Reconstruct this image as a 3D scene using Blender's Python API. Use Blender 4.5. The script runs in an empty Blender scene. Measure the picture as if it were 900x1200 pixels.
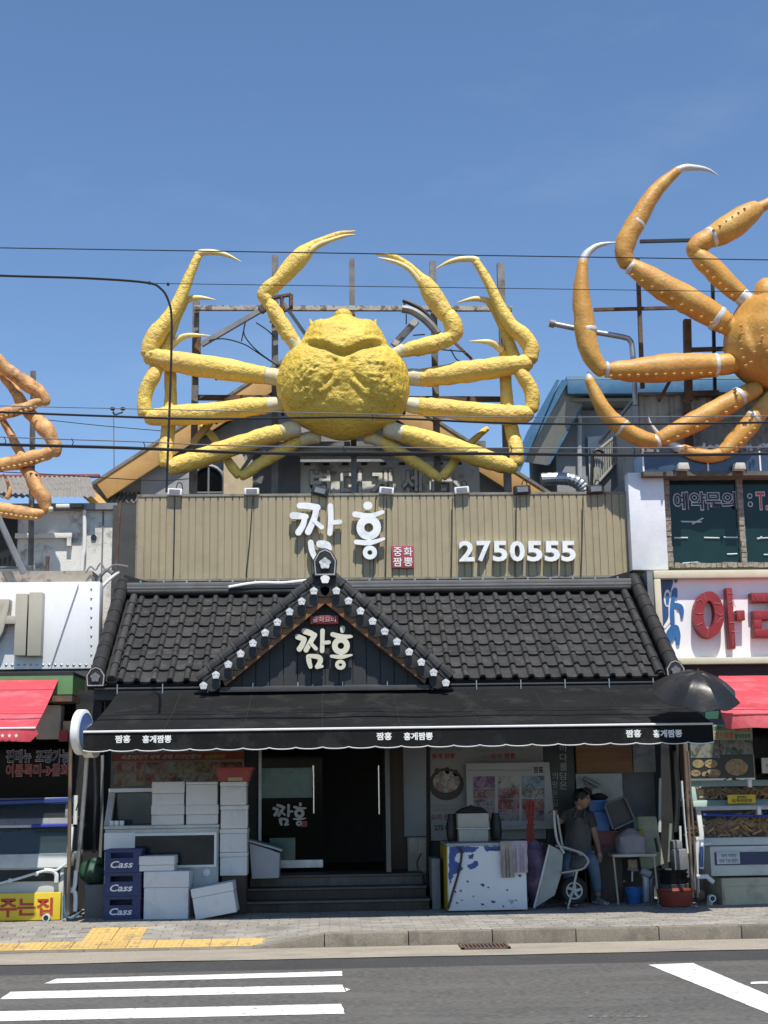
import bpy, bmesh, math, random
from mathutils import Vector, Matrix, noise
rnd = random.Random(7)
SC = bpy.context.scene
COL = SC.collection
# ---------------------------------------------------------------- camera
FPX, CAMZ = 1590.0, 1.74
YAW, PITCH, ROLL = math.radians(2.4), math.atan(315/FPX), 0.0150
_f = Vector((math.sin(YAW)*math.cos(PITCH), math.cos(YAW)*math.cos(PITCH), math.sin(PITCH)))
_r0 = Vector((math.cos(YAW), -math.sin(YAW), 0)); _u0 = _r0.cross(_f)
_r = _r0*math.cos(ROLL) - _u0*math.sin(ROLL); _u = _u0*math.cos(ROLL) + _r0*math.sin(ROLL)
CAM = Vector((0, -.7, CAMZ))
cd = bpy.data.cameras.new('camera'); cam = bpy.data.objects.new('camera', cd); COL.objects.link(cam)
cd.sensor_fit = 'VERTICAL'; cd.sensor_height = 36; cd.sensor_width = 27; cd.lens = 36*FPX/1200
cd.clip_end = 5000; cd.clip_start = .1
cam.matrix_world = Matrix(((_r.x, _u.x, -_f.x, 0), (_r.y, _u.y, -_f.y, CAM.y), (_r.z, _u.z, -_f.z, CAMZ), (0, 0, 0, 1)))
SC.camera = cam
# ---------------------------------------------------------------- daylight
SUN_DIR = Vector((-.07, .44, -1.0)).normalized()          # the way the light travels
w = bpy.data.worlds.new('World'); SC.world = w; w.use_nodes = True
nt = w.node_tree; bg = nt.nodes['Background']
sky = nt.nodes.new('ShaderNodeTexSky'); sky.sky_type = 'NISHITA'; sky.sun_disc = False
sky.sun_elevation = math.asin(-SUN_DIR.z)
sky.sun_rotation = math.atan2(-SUN_DIR.x, -SUN_DIR.y)
sky.air_density = 1.0; sky.dust_density = .15; sky.ozone_density = 2.6; sky.altitude = 900
hs_ = nt.nodes.new('ShaderNodeHueSaturation'); hs_.inputs['Saturation'].default_value = 1.07; nt.links.new(sky.outputs[0], hs_.inputs['Color'])
tc_ = nt.nodes.new('ShaderNodeTexCoord'); mp_ = nt.nodes.new('ShaderNodeMapping'); mp_.inputs['Scale'].default_value = (3, 3, 9)   # faint wisps of cloud
cn_ = nt.nodes.new('ShaderNodeTexNoise'); cn_.inputs['Scale'].default_value = 1.6; cn_.inputs['Detail'].default_value = 7; cn_.inputs['Roughness'].default_value = .6
nt.links.new(tc_.outputs['Generated'], mp_.inputs[0]); nt.links.new(mp_.outputs[0], cn_.inputs['Vector'])
mr_ = nt.nodes.new('ShaderNodeMapRange'); mr_.inputs['From Min'].default_value = .52; mr_.inputs['From Max'].default_value = .8; mr_.inputs['To Max'].default_value = .07
nt.links.new(cn_.outputs['Fac'], mr_.inputs['Value'])
mx_ = nt.nodes.new('ShaderNodeMix'); mx_.data_type = 'RGBA'; mx_.inputs[7].default_value = (5.2, 5.8, 6.4, 1)
nt.links.new(mr_.outputs[0], mx_.inputs[0]); nt.links.new(hs_.outputs[0], mx_.inputs[6]); nt.links.new(mx_.outputs[2], bg.inputs[0]); bg.inputs[1].default_value = .112
sl = bpy.data.lights.new('sun', 'SUN'); sl.energy = 4.1; sl.angle = math.radians(.5); sl.color = (1, .945, .85)
so = bpy.data.objects.new('sun', sl); COL.objects.link(so); so.location = (0, -20, 40)
so.rotation_euler = SUN_DIR.to_track_quat('-Z', 'Y').to_euler()
SC.view_settings.view_transform = 'Standard'; SC.view_settings.look = 'None'
SC.view_settings.exposure = 0.55; SC.view_settings.gamma = 1
SC.cycles.max_bounces = 6; SC.cycles.diffuse_bounces = 3; SC.cycles.use_denoising = True
SC.cycles.caustics_reflective = False; SC.cycles.caustics_refractive = False

# ---------------------------------------------------------------- where a thing stands
def ray(px, py): return _f + _r*((px-450)/FPX) + _u*((600-py)/FPX)
def P(px, py, Y):
    d = ray(px, py); return CAM + d*((Y-CAM.y)/d.y)
def G(px, py, z=0.0):
    d = ray(px, py); return CAM + d*((z-CAMZ)/d.z)
def rect(x0, y0, x1, y1, Y):
    """x and z limits of an upright rectangle that stands at depth Y"""
    ym, xm = (y0+y1)/2, (x0+x1)/2
    return P(x0, ym, Y).x, P(x1, ym, Y).x, P(xm, y1, Y).z, P(xm, y0, Y).z
SZ = .15                                                   # sidewalk height

# ---------------------------------------------------------------- materials
MATS = {}
def M(name, col, rough=.6, metal=0, var=.18, vs=5, bump=0, bs=40, dirt=None, ds=3, da=.5, streak=0, rnd_obj=0,
      spec=.5, trans=0, alpha=1, coat=0, stretch=(1, 1, 1), dt=.52, local=False, grain=0, gs=220, bd=.02):
    if name in MATS: return MATS[name]
    m = bpy.data.materials.new(name); m.use_nodes = True; n = m.node_tree; N = n.nodes; L = n.links
    b = N['Principled BSDF']
    if local:
        tc = N.new('ShaderNodeTexCoord'); pos = tc.outputs['Object']
    else:
        ge = N.new('ShaderNodeNewGeometry'); pos = ge.outputs['Position']
    mp = N.new('ShaderNodeMapping'); mp.inputs['Scale'].default_value = stretch; L.new(pos, mp.inputs[0]); pos = mp.outputs[0]
    def nz(scale, detail=5, src=None, rough_=.6):
        t = N.new('ShaderNodeTexNoise'); t.inputs['Scale'].default_value = scale; t.inputs['Detail'].default_value = detail
        t.inputs['Roughness'].default_value = rough_; L.new(src or pos, t.inputs['Vector']); return t.outputs['Fac']
    def mix(fac, a, c):
        x = N.new('ShaderNodeMix'); x.data_type = 'RGBA'
        if isinstance(fac, float): x.inputs[0].default_value = fac
        else: L.new(fac, x.inputs[0])
        for i, q in ((6, a), (7, c)):
            if isinstance(q, tuple): x.inputs[i].default_value = (*q[:3], 1)
            else: L.new(q, x.inputs[i])
        return x.outputs[2]
    def ramp(fac, a, c):
        x = N.new('ShaderNodeMapRange'); x.inputs['From Min'].default_value = a; x.inputs['From Max'].default_value = c
        L.new(fac, x.inputs['Value']); return x.outputs[0]
    lo = tuple(c*(1-var) for c in col); hi = tuple(min(1, c*(1+var)) for c in col)
    fac = nz(vs); c = mix(ramp(fac, .32, .68), lo, hi)
    c = mix(ramp(nz(vs*9, 3), .3, .7), c, mix(.5, c, lo)) if var else c
    if rnd_obj:
        oi = N.new('ShaderNodeObjectInfo'); mr = N.new('ShaderNodeMapRange')
        mr.inputs['To Min'].default_value = 1-rnd_obj; mr.inputs['To Max'].default_value = 1+rnd_obj
        L.new(oi.outputs['Random'], mr.inputs['Value'])
        hs = N.new('ShaderNodeHueSaturation'); L.new(mr.outputs[0], hs.inputs['Value']); L.new(c, hs.inputs['Color']); c = hs.outputs[0]
    if grain:
        gm = N.new('ShaderNodeMapRange'); gm.inputs['From Min'].default_value = .3; gm.inputs['From Max'].default_value = .7
        gm.inputs['To Min'].default_value = 1-grain; gm.inputs['To Max'].default_value = 1+grain; L.new(nz(gs, 2), gm.inputs['Value'])
        h2 = N.new('ShaderNodeHueSaturation'); L.new(gm.outputs[0], h2.inputs['Value']); L.new(c, h2.inputs['Color']); c = h2.outputs[0]
    if dirt:
        f = ramp(nz(ds, 8, rough_=.68), dt, dt+.09)
        mu = N.new('ShaderNodeMath'); mu.operation = 'MULTIPLY'; mu.inputs[1].default_value = da; L.new(f, mu.inputs[0])
        c = mix(mu.outputs[0], c, dirt)
    if streak:
        mp2 = N.new('ShaderNodeMapping'); mp2.inputs['Scale'].default_value = (9, 9, .5); L.new(pos, mp2.inputs[0])
        f = ramp(nz(1.6, 5, mp2.outputs[0]), .45, .75)
        mu = N.new('ShaderNodeMath'); mu.operation = 'MULTIPLY'; mu.inputs[1].default_value = streak; L.new(f, mu.inputs[0])
        c = mix(mu.outputs[0], c, tuple(x*.35+.02 for x in col))
    L.new(c, b.inputs['Base Color'])
    r = ramp(nz(vs*3), 0, 1); mr = N.new('ShaderNodeMapRange')
    mr.inputs['To Min'].default_value = max(.02, rough-.1); mr.inputs['To Max'].default_value = min(1, rough+.1)
    L.new(r, mr.inputs['Value']); L.new(mr.outputs[0], b.inputs['Roughness'])
    b.inputs['Metallic'].default_value = metal; b.inputs['Specular IOR Level'].default_value = spec
    b.inputs['Transmission Weight'].default_value = trans; b.inputs['Alpha'].default_value = alpha
    b.inputs['Coat Weight'].default_value = coat
    if bump:
        bp = N.new('ShaderNodeBump'); bp.inputs['Strength'].default_value = bump; bp.inputs['Distance'].default_value = bd
        L.new(nz(bs, 4), bp.inputs['Height']); L.new(bp.outputs[0], b.inputs['Normal'])
    MATS[name] = m; return m

def photo_mat(name, cols, scale=9, bgc=None):
    """a printed picture: blotches of a few ink colours"""
    m = bpy.data.materials.new(name); m.use_nodes = True; n = m.node_tree; N = n.nodes; L = n.links
    b = N['Principled BSDF']; b.inputs['Roughness'].default_value = .45
    g = N.new('ShaderNodeNewGeometry')
    nz = N.new('ShaderNodeTexNoise'); nz.inputs['Scale'].default_value = scale*.8; nz.inputs['Detail'].default_value = 3
    L.new(g.outputs['Position'], nz.inputs['Vector'])
    ad = N.new('ShaderNodeVectorMath'); ad.operation = 'MULTIPLY_ADD'; ad.inputs[1].default_value = (.25, .25, .25)
    L.new(nz.outputs['Color'], ad.inputs[0]); L.new(g.outputs['Position'], ad.inputs[2])
    v = N.new('ShaderNodeTexVoronoi'); v.inputs['Scale'].default_value = scale; v.feature = 'SMOOTH_F1'
    L.new(ad.outputs[0], v.inputs['Vector'])
    n2 = N.new('ShaderNodeTexNoise'); n2.inputs['Scale'].default_value = scale*.5; n2.inputs['Detail'].default_value = 6; n2.inputs['Roughness'].default_value = .7
    L.new(ad.outputs[0], n2.inputs['Vector'])
    r = N.new('ShaderNodeValToRGB'); e = r.color_ramp.elements
    while len(e) < len(cols): e.new(.5)
    for i, c in enumerate(cols): e[i].position = .37+.26*i/(len(cols)-1); e[i].color = (*c, 1)
    L.new(n2.outputs['Fac'], r.inputs[0])
    mx = N.new('ShaderNodeMix'); mx.data_type = 'RGBA'; mx.blend_type = 'MULTIPLY'; mx.inputs[0].default_value = .6
    L.new(r.outputs[0], mx.inputs[6]); L.new(v.outputs['Distance'], mx.inputs[7])
    mr = N.new('ShaderNodeMix'); mr.data_type = 'RGBA'; mr.inputs[0].default_value = .45
    L.new(mx.outputs[2], mr.inputs[6]); L.new(r.outputs[0], mr.inputs[7])
    L.new(mr.outputs[2], b.inputs['Base Color']); return m

black = M('black_metal', (.018, .018, .02), .5, var=.3)
white = M('white_paint', (.78, .78, .76), .5, var=.05, vs=3)
steel = M('galvanised_steel', (.42, .44, .46), .42, .85, var=.2, vs=8)
greysteel = M('grey_steel', (.23, .24, .25), .55, .3, var=.25, vs=4, dirt=(.16, .08, .04), ds=5, da=.6, dt=.58)
rust = M('rusty_steel', (.13, .09, .07), .8, .2, var=.4, vs=6, dirt=(.22, .1, .05), ds=7, da=.8, bump=.3)
chrome = M('chrome', (.7, .7, .7), .2, 1, var=.05)

# ---------------------------------------------------------------- mesh builder
class MB:
    def __init__(s): s.v, s.f, s.m = [], [], []
    def add(s, vs, fs, m=0):
        o = len(s.v); s.v += [Vector(q) for q in vs]
        for q in fs: s.f.append([o+i for i in q]); s.m.append(m)
        return s
    def box(s, x0, x1, y0, y1, z0, z1, m=0):
        return s.add([(x0, y0, z0), (x1, y0, z0), (x1, y1, z0), (x0, y1, z0), (x0, y0, z1), (x1, y0, z1), (x1, y1, z1), (x0, y1, z1)],
                     [(3, 2, 1, 0), (4, 5, 6, 7), (0, 1, 5, 4), (1, 2, 6, 5), (2, 3, 7, 6), (3, 0, 4, 7)], m)
    def obox(s, c, d, R=Matrix.Identity(3), m=0):
        c = Vector(c); q = []
        for z in (-.5, .5):
            for x, y in ((-.5, -.5), (.5, -.5), (.5, .5), (-.5, .5)): q.append(c + R @ Vector((x*d[0], y*d[1], z*d[2])))
        return s.add(q, [(3, 2, 1, 0), (4, 5, 6, 7), (0, 1, 5, 4), (1, 2, 6, 5), (2, 3, 7, 6), (3, 0, 4, 7)], m)
    def prism(s, poly, y0, y1, m=0):
        """polygon in x,z (counter-clockwise seen from -y) pushed from y0 to y1"""
        a = sum(poly[i][0]*poly[(i+1) % len(poly)][1]-poly[(i+1) % len(poly)][0]*poly[i][1] for i in range(len(poly)))
        if a < 0: poly = poly[::-1]
        n = len(poly)
        return s.add([(x, y0, z) for x, z in poly]+[(x, y1, z) for x, z in poly],
                     [tuple(range(n)), tuple(range(2*n-1, n-1, -1))]+[(i, i+n, (i+1) % n+n, (i+1) % n) for i in range(n)], m)
    def prismx(s, poly, x0, x1, m=0):
        """polygon in y,z pushed from x0 to x1"""
        a = sum(poly[i][0]*poly[(i+1) % len(poly)][1]-poly[(i+1) % len(poly)][0]*poly[i][1] for i in range(len(poly)))
        if a < 0: poly = poly[::-1]
        n = len(poly)
        return s.add([(x0, y, z) for y, z in poly]+[(x1, y, z) for y, z in poly],
                     [tuple(range(n-1, -1, -1)), tuple(range(n, 2*n))]+[(i, (i+1) % n, (i+1) % n+n, i+n) for i in range(n)], m)
    def slab(s, quad, t, m=0):
        """four corners thickened along their normal"""
        a, b, c, d = [Vector(q) for q in quad]; n = (b-a).cross(d-a).normalized()*t
        return s.add([a, b, c, d, a-n, b-n, c-n, d-n], [(0, 1, 2, 3), (7, 6, 5, 4), (0, 4, 5, 1), (1, 5, 6, 2), (2, 6, 7, 3), (3, 7, 4, 0)], m)
    def tube(s, pts, r, seg=8, m=0, flat=None, bumpf=None):
        pts = [Vector(p) for p in pts]; n = len(pts)
        if not hasattr(r, '__len__'): r = [r]*n
        t0 = (pts[1]-pts[0]).normalized()
        up = Vector((0, 1, 0)) if abs(t0.y) < .9 else Vector((0, 0, 1))
        o = len(s.v)
        for i, p in enumerate(pts):
            t = (pts[min(i+1, n-1)]-pts[max(i-1, 0)]).normalized()
            up = (up - t*up.dot(t)).normalized(); sd = t.cross(up)
            for k in range(seg):
                a = 2*math.pi*k/seg; d = sd*math.cos(a)+up*math.sin(a)*(flat or 1)
                q = p+d*r[i]
                if bumpf: q = q + d*bumpf(q)*min(1, r[i]*9)
                s.v.append(q)
        for i in range(n-1):
            for k in range(seg):
                k2 = (k+1) % seg
                s.f.append([o+i*seg+k2, o+i*seg+k, o+(i+1)*seg+k, o+(i+1)*seg+k2]); s.m.append(m)
        s.f.append([o+k for k in range(seg)]); s.m.append(m)
        s.f.append([o+(n-1)*seg+k for k in range(seg-1, -1, -1)]); s.m.append(m)
        return s
    def lathe(s, prof, c, seg=16, R=Matrix.Identity(3), m=0, sy=1, cap=True):
        c = Vector(c); o = len(s.v); n = len(prof)
        for r_, z in prof:
            for k in range(seg):
                a = 2*math.pi*k/seg; s.v.append(c+R @ Vector((r_*math.cos(a), r_*math.sin(a)*sy, z)))
        for i in range(n-1):
            for k in range(seg):
                k2 = (k+1) % seg; s.f.append([o+i*seg+k, o+i*seg+k2, o+(i+1)*seg+k2, o+(i+1)*seg+k]); s.m.append(m)
        if cap:
            s.f.append([o+k for k in range(seg-1, -1, -1)]); s.m.append(m)
            s.f.append([o+(n-1)*seg+k for k in range(seg)]); s.m.append(m)
        return s
    def ell(s, c, r, seg=12, rings=8, m=0, R=Matrix.Identity(3)):
        prof = [(math.sin(math.pi*(i+.02)/(rings+.04)), -math.cos(math.pi*(i+.02)/(rings+.04))) for i in range(rings+1)]
        c = Vector(c); o = len(s.v)
        for q, z in prof:
            for k in range(seg):
                a = 2*math.pi*k/seg; s.v.append(c+R @ Vector((q*math.cos(a)*r[0], q*math.sin(a)*r[1], z*r[2])))
        for i in range(rings):
            for k in range(seg):
                k2 = (k+1) % seg; s.f.append([o+i*seg+k, o+i*seg+k2, o+(i+1)*seg+k2, o+(i+1)*seg+k]); s.m.append(m)
        s.f.append([o+k for k in range(seg-1, -1, -1)]); s.m.append(m)
        s.f.append([o+rings*seg+k for k in range(seg)]); s.m.append(m)
        return s
    def mesh(s, name, mats, off=Vector((0, 0, 0)), bevel=0, smooth=None):
        me = bpy.data.meshes.new(name)
        me.from_pydata([tuple(q-off) for q in s.v], [], s.f)
        if not isinstance(mats, (list, tuple)): mats = [mats]
        for x in mats: me.materials.append(x)
        me.polygons.foreach_set('material_index', s.m)
        if bevel:
            bm = bmesh.new(); bm.from_mesh(me)
            es = [e for e in bm.edges if len(e.link_faces) == 2 and e.calc_face_angle(0) > .6]
            bmesh.ops.bevel(bm, geom=es, offset=bevel, segments=2, profile=.6, affect='EDGES', clamp_overlap=True)
            bm.to_mesh(me); bm.free(); smooth = smooth or 40
        if smooth:
            me.shade_smooth(); me.set_sharp_from_angle(angle=math.radians(smooth))
        me.update(); return me
    def build(s, name, mats, parent=None, bevel=0, smooth=None, loc=None):
        """links the mesh as ONE object; its origin is the parent's, or its own base when it has none"""
        if parent is not None: off = wloc(parent)
        elif loc is not None: off = Vector(loc)
        else:
            xs, ys, zs = zip(*[tuple(q) for q in s.v]); off = Vector(((min(xs)+max(xs))/2, (min(ys)+max(ys))/2, min(zs)))
        o = bpy.data.objects.new(name, s.mesh(name, mats, off, bevel, smooth)); COL.objects.link(o)
        if parent is not None: o.parent = parent
        else: o.location = off
        return o
def wloc(o):
    p = o.location.copy()
    while o.parent: o = o.parent; p += o.location
    return p
def tag(o, label, cat, group=None, kind=None):
    if label: o['label'] = label
    if cat: o['category'] = cat
    if group: o['group'] = group
    if kind: o['kind'] = kind
    return o
def thing(name, label, cat, loc, group=None, kind=None):
    o = bpy.data.objects.new(name, None); COL.objects.link(o); o.location = loc; o.empty_display_size = .2
    return tag(o, label, cat, group, kind)
def copy_tree(o, parent=None):
    c = o.copy(); COL.objects.link(c); c.parent = parent
    for ch in o.children: copy_tree(ch, c)
    return c
def piece(me, name, parent, loc, rot=None):
    """one of many alike pieces that share a mesh; loc in world space"""
    o = bpy.data.objects.new(name, me); COL.objects.link(o)
    if parent is not None: o.parent = parent; o.location = Vector(loc)-wloc(parent)
    else: o.location = loc
    if rot is not None: o.rotation_euler = rot
    return o
def spline(pts, n=6):
    """Catmull-Rom through tuples of any length"""
    out = []; K = len(pts)
    for i in range(K-1):
        p0, p1, p2, p3 = pts[max(i-1, 0)], pts[i], pts[i+1], pts[min(i+2, K-1)]
        for k in range(n):
            t = k/n
            out.append(tuple(.5*(2*b+(c-a)*t+(2*a-5*b+4*c-d)*t*t+(3*b-a-3*c+d)*t**3) for a, b, c, d in zip(p0, p1, p2, p3)))
    out.append(tuple(pts[-1])); return out

# ---------------------------------------------------------------- writing
def font_mesh(s, bold=0, ext=0, italic=0):
    c = bpy.data.curves.new('writing', 'FONT'); c.body = s; c.offset = bold; c.shear = italic; c.resolution_u = 3
    c.space_line = 1.0; c.align_x = 'CENTER'
    o = bpy.data.objects.new('writing', c); COL.objects.link(o)
    me = bpy.data.meshes.new_from_object(o.evaluated_get(bpy.context.evaluated_depsgraph_get()))
    vs = [v.co.copy() for v in me.vertices]; fs = [tuple(p.vertices) for p in me.polygons]
    bpy.data.objects.remove(o); bpy.data.curves.remove(c); bpy.data.meshes.remove(me); return vs, fs
def letters(s, x0, x1, z0, z1, Y, depth, mat, parent, name='lettering', bold=0, italic=0, flip=False, fn=None, label=None):
    """writing that fills the rectangle x0..x1, z0..z1 on the plane y=Y, standing out by depth towards the street"""
    vs, fs = font_mesh(s, bold, italic=italic)
    ax, bx = min(v.x for v in vs), max(v.x for v in vs); ay, by = min(v.y for v in vs), max(v.y for v in vs)
    q = [(x0+(v.x-ax)/(bx-ax)*(x1-x0), z0+(v.y-ay)/(by-ay)*(z1-z0)) for v in vs]
    b = MB()
    ed = {}
    for f in fs:
        for i in range(len(f)):
            k = (f[i], f[(i+1) % len(f)]); ed[k] = 1
    n = len(q); at = fn or (lambda x, z, d: (x, Y-d, z))
    vv = [at(x, z, depth) for x, z in q]+[at(x, z, 0) for x, z in q]
    ff = [f for f in fs]+[(a, a+n, c+n, c) for (a, c) in ed if (c, a) not in ed]
    b.add(vv, ff)
    o = b.build(name, mat, parent)
    if label: o['label'] = label
    return o
def brush(strokes, T, Y, depth, mat, parent, name='letter', label=None, step=.0025):
    """brush letters: strokes of (x, y, half width) in their own units, T maps them to x,z"""
    b = MB()
    for si, st in enumerate(strokes):
        d = depth+si*step
        if st[0] == 'o':
            _, cx, cy, rx, ry, t = st; k = 28; vo = []; vi = []
            for i in range(k):
                a = 2*math.pi*i/k
                vo.append(T(cx+(rx+t)*math.cos(a), cy+(ry+t)*math.sin(a))); vi.append(T(cx+(rx-t)*math.cos(a), cy+(ry-t)*math.sin(a)))
            v = [(x, Y-d, z) for x, z in vo]+[(x, Y-d, z) for x, z in vi]+[(x, Y, z) for x, z in vo]+[(x, Y, z) for x, z in vi]
            f = []
            for i in range(k):
                j = (i+1) % k; f += [(j, i, k+i, k+j), (i, j, 2*k+j, 2*k+i), (k+j, k+i, 3*k+i, 3*k+j)]
            b.add(v, f); continue
        p = spline(st, 5); n = len(p); L_, R_ = [], []
        for i, (x, y, r) in enumerate(p):
            a, c = p[max(i-1, 0)], p[min(i+1, n-1)]; tx, ty = c[0]-a[0], c[1]-a[1]; l = math.hypot(tx, ty) or 1; tx /= l; ty /= l
            L_.append((x-ty*r, y+tx*r)); R_.append((x+ty*r, y-tx*r))
            if i == 0: cap0 = [(x-ty*r*math.cos(q)-tx*r*math.sin(q), y+tx*r*math.cos(q)-ty*r*math.sin(q)) for q in [math.pi*j/8 for j in range(1, 8)]]
            if i == n-1: cap1 = [(x+ty*r*math.cos(q)+tx*r*math.sin(q), y-tx*r*math.cos(q)+ty*r*math.sin(q)) for q in [math.pi*j/8 for j in range(1, 8)]]
        b.prism([T(*q) for q in cap0+R_+cap1+L_[::-1]], Y-d, Y)
    o = b.build(name, mat, parent)
    if label: o['label'] = label
    return o
# ================================================================ THE GROUND
asphalt = M('asphalt', (.10, .095, .086), .85, var=.16, vs=1.2, grain=.55, gs=48, bump=.5, bs=160, dirt=(.125, .12, .11), ds=2.2, da=.6, dt=.5, stretch=(.35, 1, 1))
asphalt_new = M('newer_asphalt', (.052, .051, .05), .8, var=.15, grain=.5, gs=55, vs=1.5, bump=.5, bs=170)
road_paint = M('road_paint', (.74, .74, .72), .7, var=.06, vs=4, bump=.3, bs=90, dirt=(.19, .19, .185), ds=14, da=.9, dt=.55)
gutter_m = M('dusty_concrete', (.31, .275, .22), .9, var=.12, grain=.2, gs=90, vs=2.5, bump=.3, bs=60, dirt=(.22, .2, .17), ds=2.4, da=.7, stretch=(.4, 1, 1))
kerb_m = M('kerb_granite', (.205, .178, .14), .85, var=.18, grain=.3, gs=120, vs=4, bump=.35, bs=90, rnd_obj=.12, dirt=(.12, .105, .085), ds=3, da=.7, dt=.52)
paver_m = M('grey_paver', (.275, .258, .228), .9, var=.14, grain=.25, gs=140, vs=3, bump=.3, bs=80, rnd_obj=.2, dirt=(.13, .12, .11), ds=1.6, da=.5)
tactile_m = M('yellow_tactile', (.56, .38, .13), .8, var=.14, vs=5, bump=.2, bs=60, rnd_obj=.12, dirt=(.27, .21, .12), ds=5, da=.8, grain=.2)
earth = M('bare_ground', (.17, .16, .14), .95, var=.2, vs=.4)
wood_dark = M('dark_wood', (.05, .036, .026), .7, var=.35, vs=4, stretch=(1, 1, .15), bump=.3, bs=20)

tag(MB().box(-900, 900, -900, 2500, -.6, -.05).build('ground', earth), None, None, kind='structure')
YK = 14.38
YG, YA = 13.53, 12.76                     # gutter edge, edge of the newer asphalt strip
road = tag(MB().box(-60, 60, -30, YA, -.2, 0).build('road', asphalt, loc=(0, 0, 0)), None, None, kind='structure')
strip = MB()
strip.box(-60, 60, YA, YG, -.2, -.003)
tag(strip.build('road_edge', asphalt_new, loc=(0, YA, 0)), None, None, kind='structure')
gut = MB(); N_ = 160
for i in range(N_):                      # wavy dust line where the gutter meets the asphalt
    x0, x1 = -20+i*.25, -20+(i+1)*.25
    e0, e1 = [YG+.05*noise.noise(Vector((x*.9, 3, 0)))+.03*noise.noise(Vector((x*4, 1, 0))) for x in (x0, x1)]
    gut.add([(x0, e0, .004), (x1, e1, .004), (x1, YK+.2, .012), (x0, YK+.2, .012)], [(0, 1, 2, 3)])
tag(gut.build('gutter', gutter_m, loc=(0, YG, 0)), None, None, kind='structure')

def ragged(b, poly, z=.004, n=40, amp=.012):
    """a painted sheet with a slightly worn edge"""
    out = []
    for i in range(len(poly)):
        a, c = Vector((*poly[i], 0)), Vector((*poly[(i+1) % len(poly)], 0))
        k = max(2, int((c-a).length/.08))
        for j in range(k):
            p = a.lerp(c, j/k); q = noise.noise_vector(p*9)*amp
            out.append((p.x+q.x, p.y+q.y, z))
    b.add(out, [tuple(range(len(out)))])
    return b
def gp(*pts): return [tuple(G(x, y, 0))[:2] for x, y in pts]
xr = G(402, 1158).x; xl = G(3, 1169).x
for ya, yb, dx in ((1138.5, 1144, 0), (1154.5, 1163, .02), (1177, 1188.5, .0), (1207, 1222, 0)):
    ya_, yb_ = G(400, ya).y, G(400, yb).y
    poly = [(xl, yb_-.0), (xr+dx, yb_), (xr+dx-.02, ya_), (xl, ya_)]
    if ya < 1140: poly = [(xl+.2, yb_-.1), (xr, yb_), (xr, ya_), (xr-1.3, ya_-.06), (xl+.24, yb_+.2)]
    ragged(MB(), poly).build('crosswalk_stripe', road_paint, road)
ragged(MB(), gp((405, 1158), (411, 1160), (406, 1162))).build('paint_chip', road_paint, road)
ragged(MB(), gp((760, 1131), (812, 1129), (905, 1168.5), (960, 1195), (960, 1225), (905, 1190)), amp=.008).build('lane_marking', road_paint, road)
ragged(MB(), gp((880, 1151), (960, 1149), (960, 1152), (880, 1153.5)), amp=.005).build('lane_line', road_paint, road)
b = MB()
for i in range(9): ragged(b, gp((690+i*8, 1191+(i % 2)), (695+i*8, 1190.5), (695+i*8, 1192), (690+i*8, 1192.5)), amp=.006)
b.build('worn_dashes', M('faint_paint', (.26, .255, .25), .8, var=.2, vs=12, dirt=(.11, .11, .105), ds=20, da=1, dt=.45), road)
# drain grate in the gutter
g0, g1 = G(541, 1114, 0), G(593, 1107.5, 0)
dg_ = thing('drain_grate', 'rusty iron drain grate set in the gutter below the kerb', 'drain grate', (g0.x, g0.y, .016))
MB().box(g0.x, g1.x, g0.y, g1.y, .008, .012).build('pit', black, dg_)
b = MB()
for (a, c, d, e) in ((g0.x, g1.x, g0.y, g0.y+.03), (g0.x, g1.x, g1.y-.03, g1.y), (g0.x, g0.x+.03, g0.y, g1.y), (g1.x-.03, g1.x, g0.y, g1.y)): b.box(a, c, d+.001, e-.001, .01, .026)
b.build('grate_frame', rust, dg_)
for i in range(11):
    x = g0.x+.05+i*(g1.x-g0.x-.1)/10
    MB().box(x-.008, x+.008, g0.y+.03, g1.y-.03, .012, .022).build('grate_bar', rust, dg_)

# kerb: full-height stones on the right, one ramped stone, flush stones on the left
XK0, XK1 = P(380, 1100, YK).x, P(297, 1112, YK).x
kerb = thing('kerb', None, None, (0, YK, 0), kind='structure')
x = XK0
while x < 16:
    l = .9; b = MB().box(x+.004, x+l-.004, YK, YK+.17, -.1, SZ+.002+rnd.uniform(-.004, .004))
    b.build('kerb_stone', kerb_m, kerb, bevel=.012); x += l
MB().prism([(XK1, -.1), (XK0-.004, -.1), (XK0-.004, SZ), (XK1, .022)], YK, YK+.17).build('kerb_stone', kerb_m, kerb, bevel=.008)['label'] = 'sloping kerb stone'
x = XK1
while x > -16:
    MB().box(x-.896, x-.004, YK, YK+.17, -.1, .021+rnd.uniform(-.002, .002)).build('kerb_stone', kerb_m, kerb, bevel=.008); x -= .9

YR = YK+.17+1.15                                # back edge of the ramp
def hs(x, y):
    full = SZ
    t = min(1, max(0, (y-(YK+.17))/(YR-YK-.17))); ramp = .022+(SZ-.022)*t
    s = min(1, max(0, (x-XK1)/(XK0-XK1)))
    return ramp+(full-ramp)*s
walk_b = MB(); nx, ny = 120, 12
xs = [-20+i*40/nx for i in range(nx+1)]; ys = [YK+.17+j*(19.5-YK-.17)/ny for j in range(ny+1)]
walk_b.add([(x, y, hs(x, y)-.012) for y in ys for x in xs], [(j*(nx+1)+i, j*(nx+1)+i+1, (j+1)*(nx+1)+i+1, (j+1)*(nx+1)+i) for j in range(ny) for i in range(nx)])
walk = tag(walk_b.build('sidewalk', gutter_m, loc=(0, YK, SZ)), None, None, kind='structure')
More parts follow.
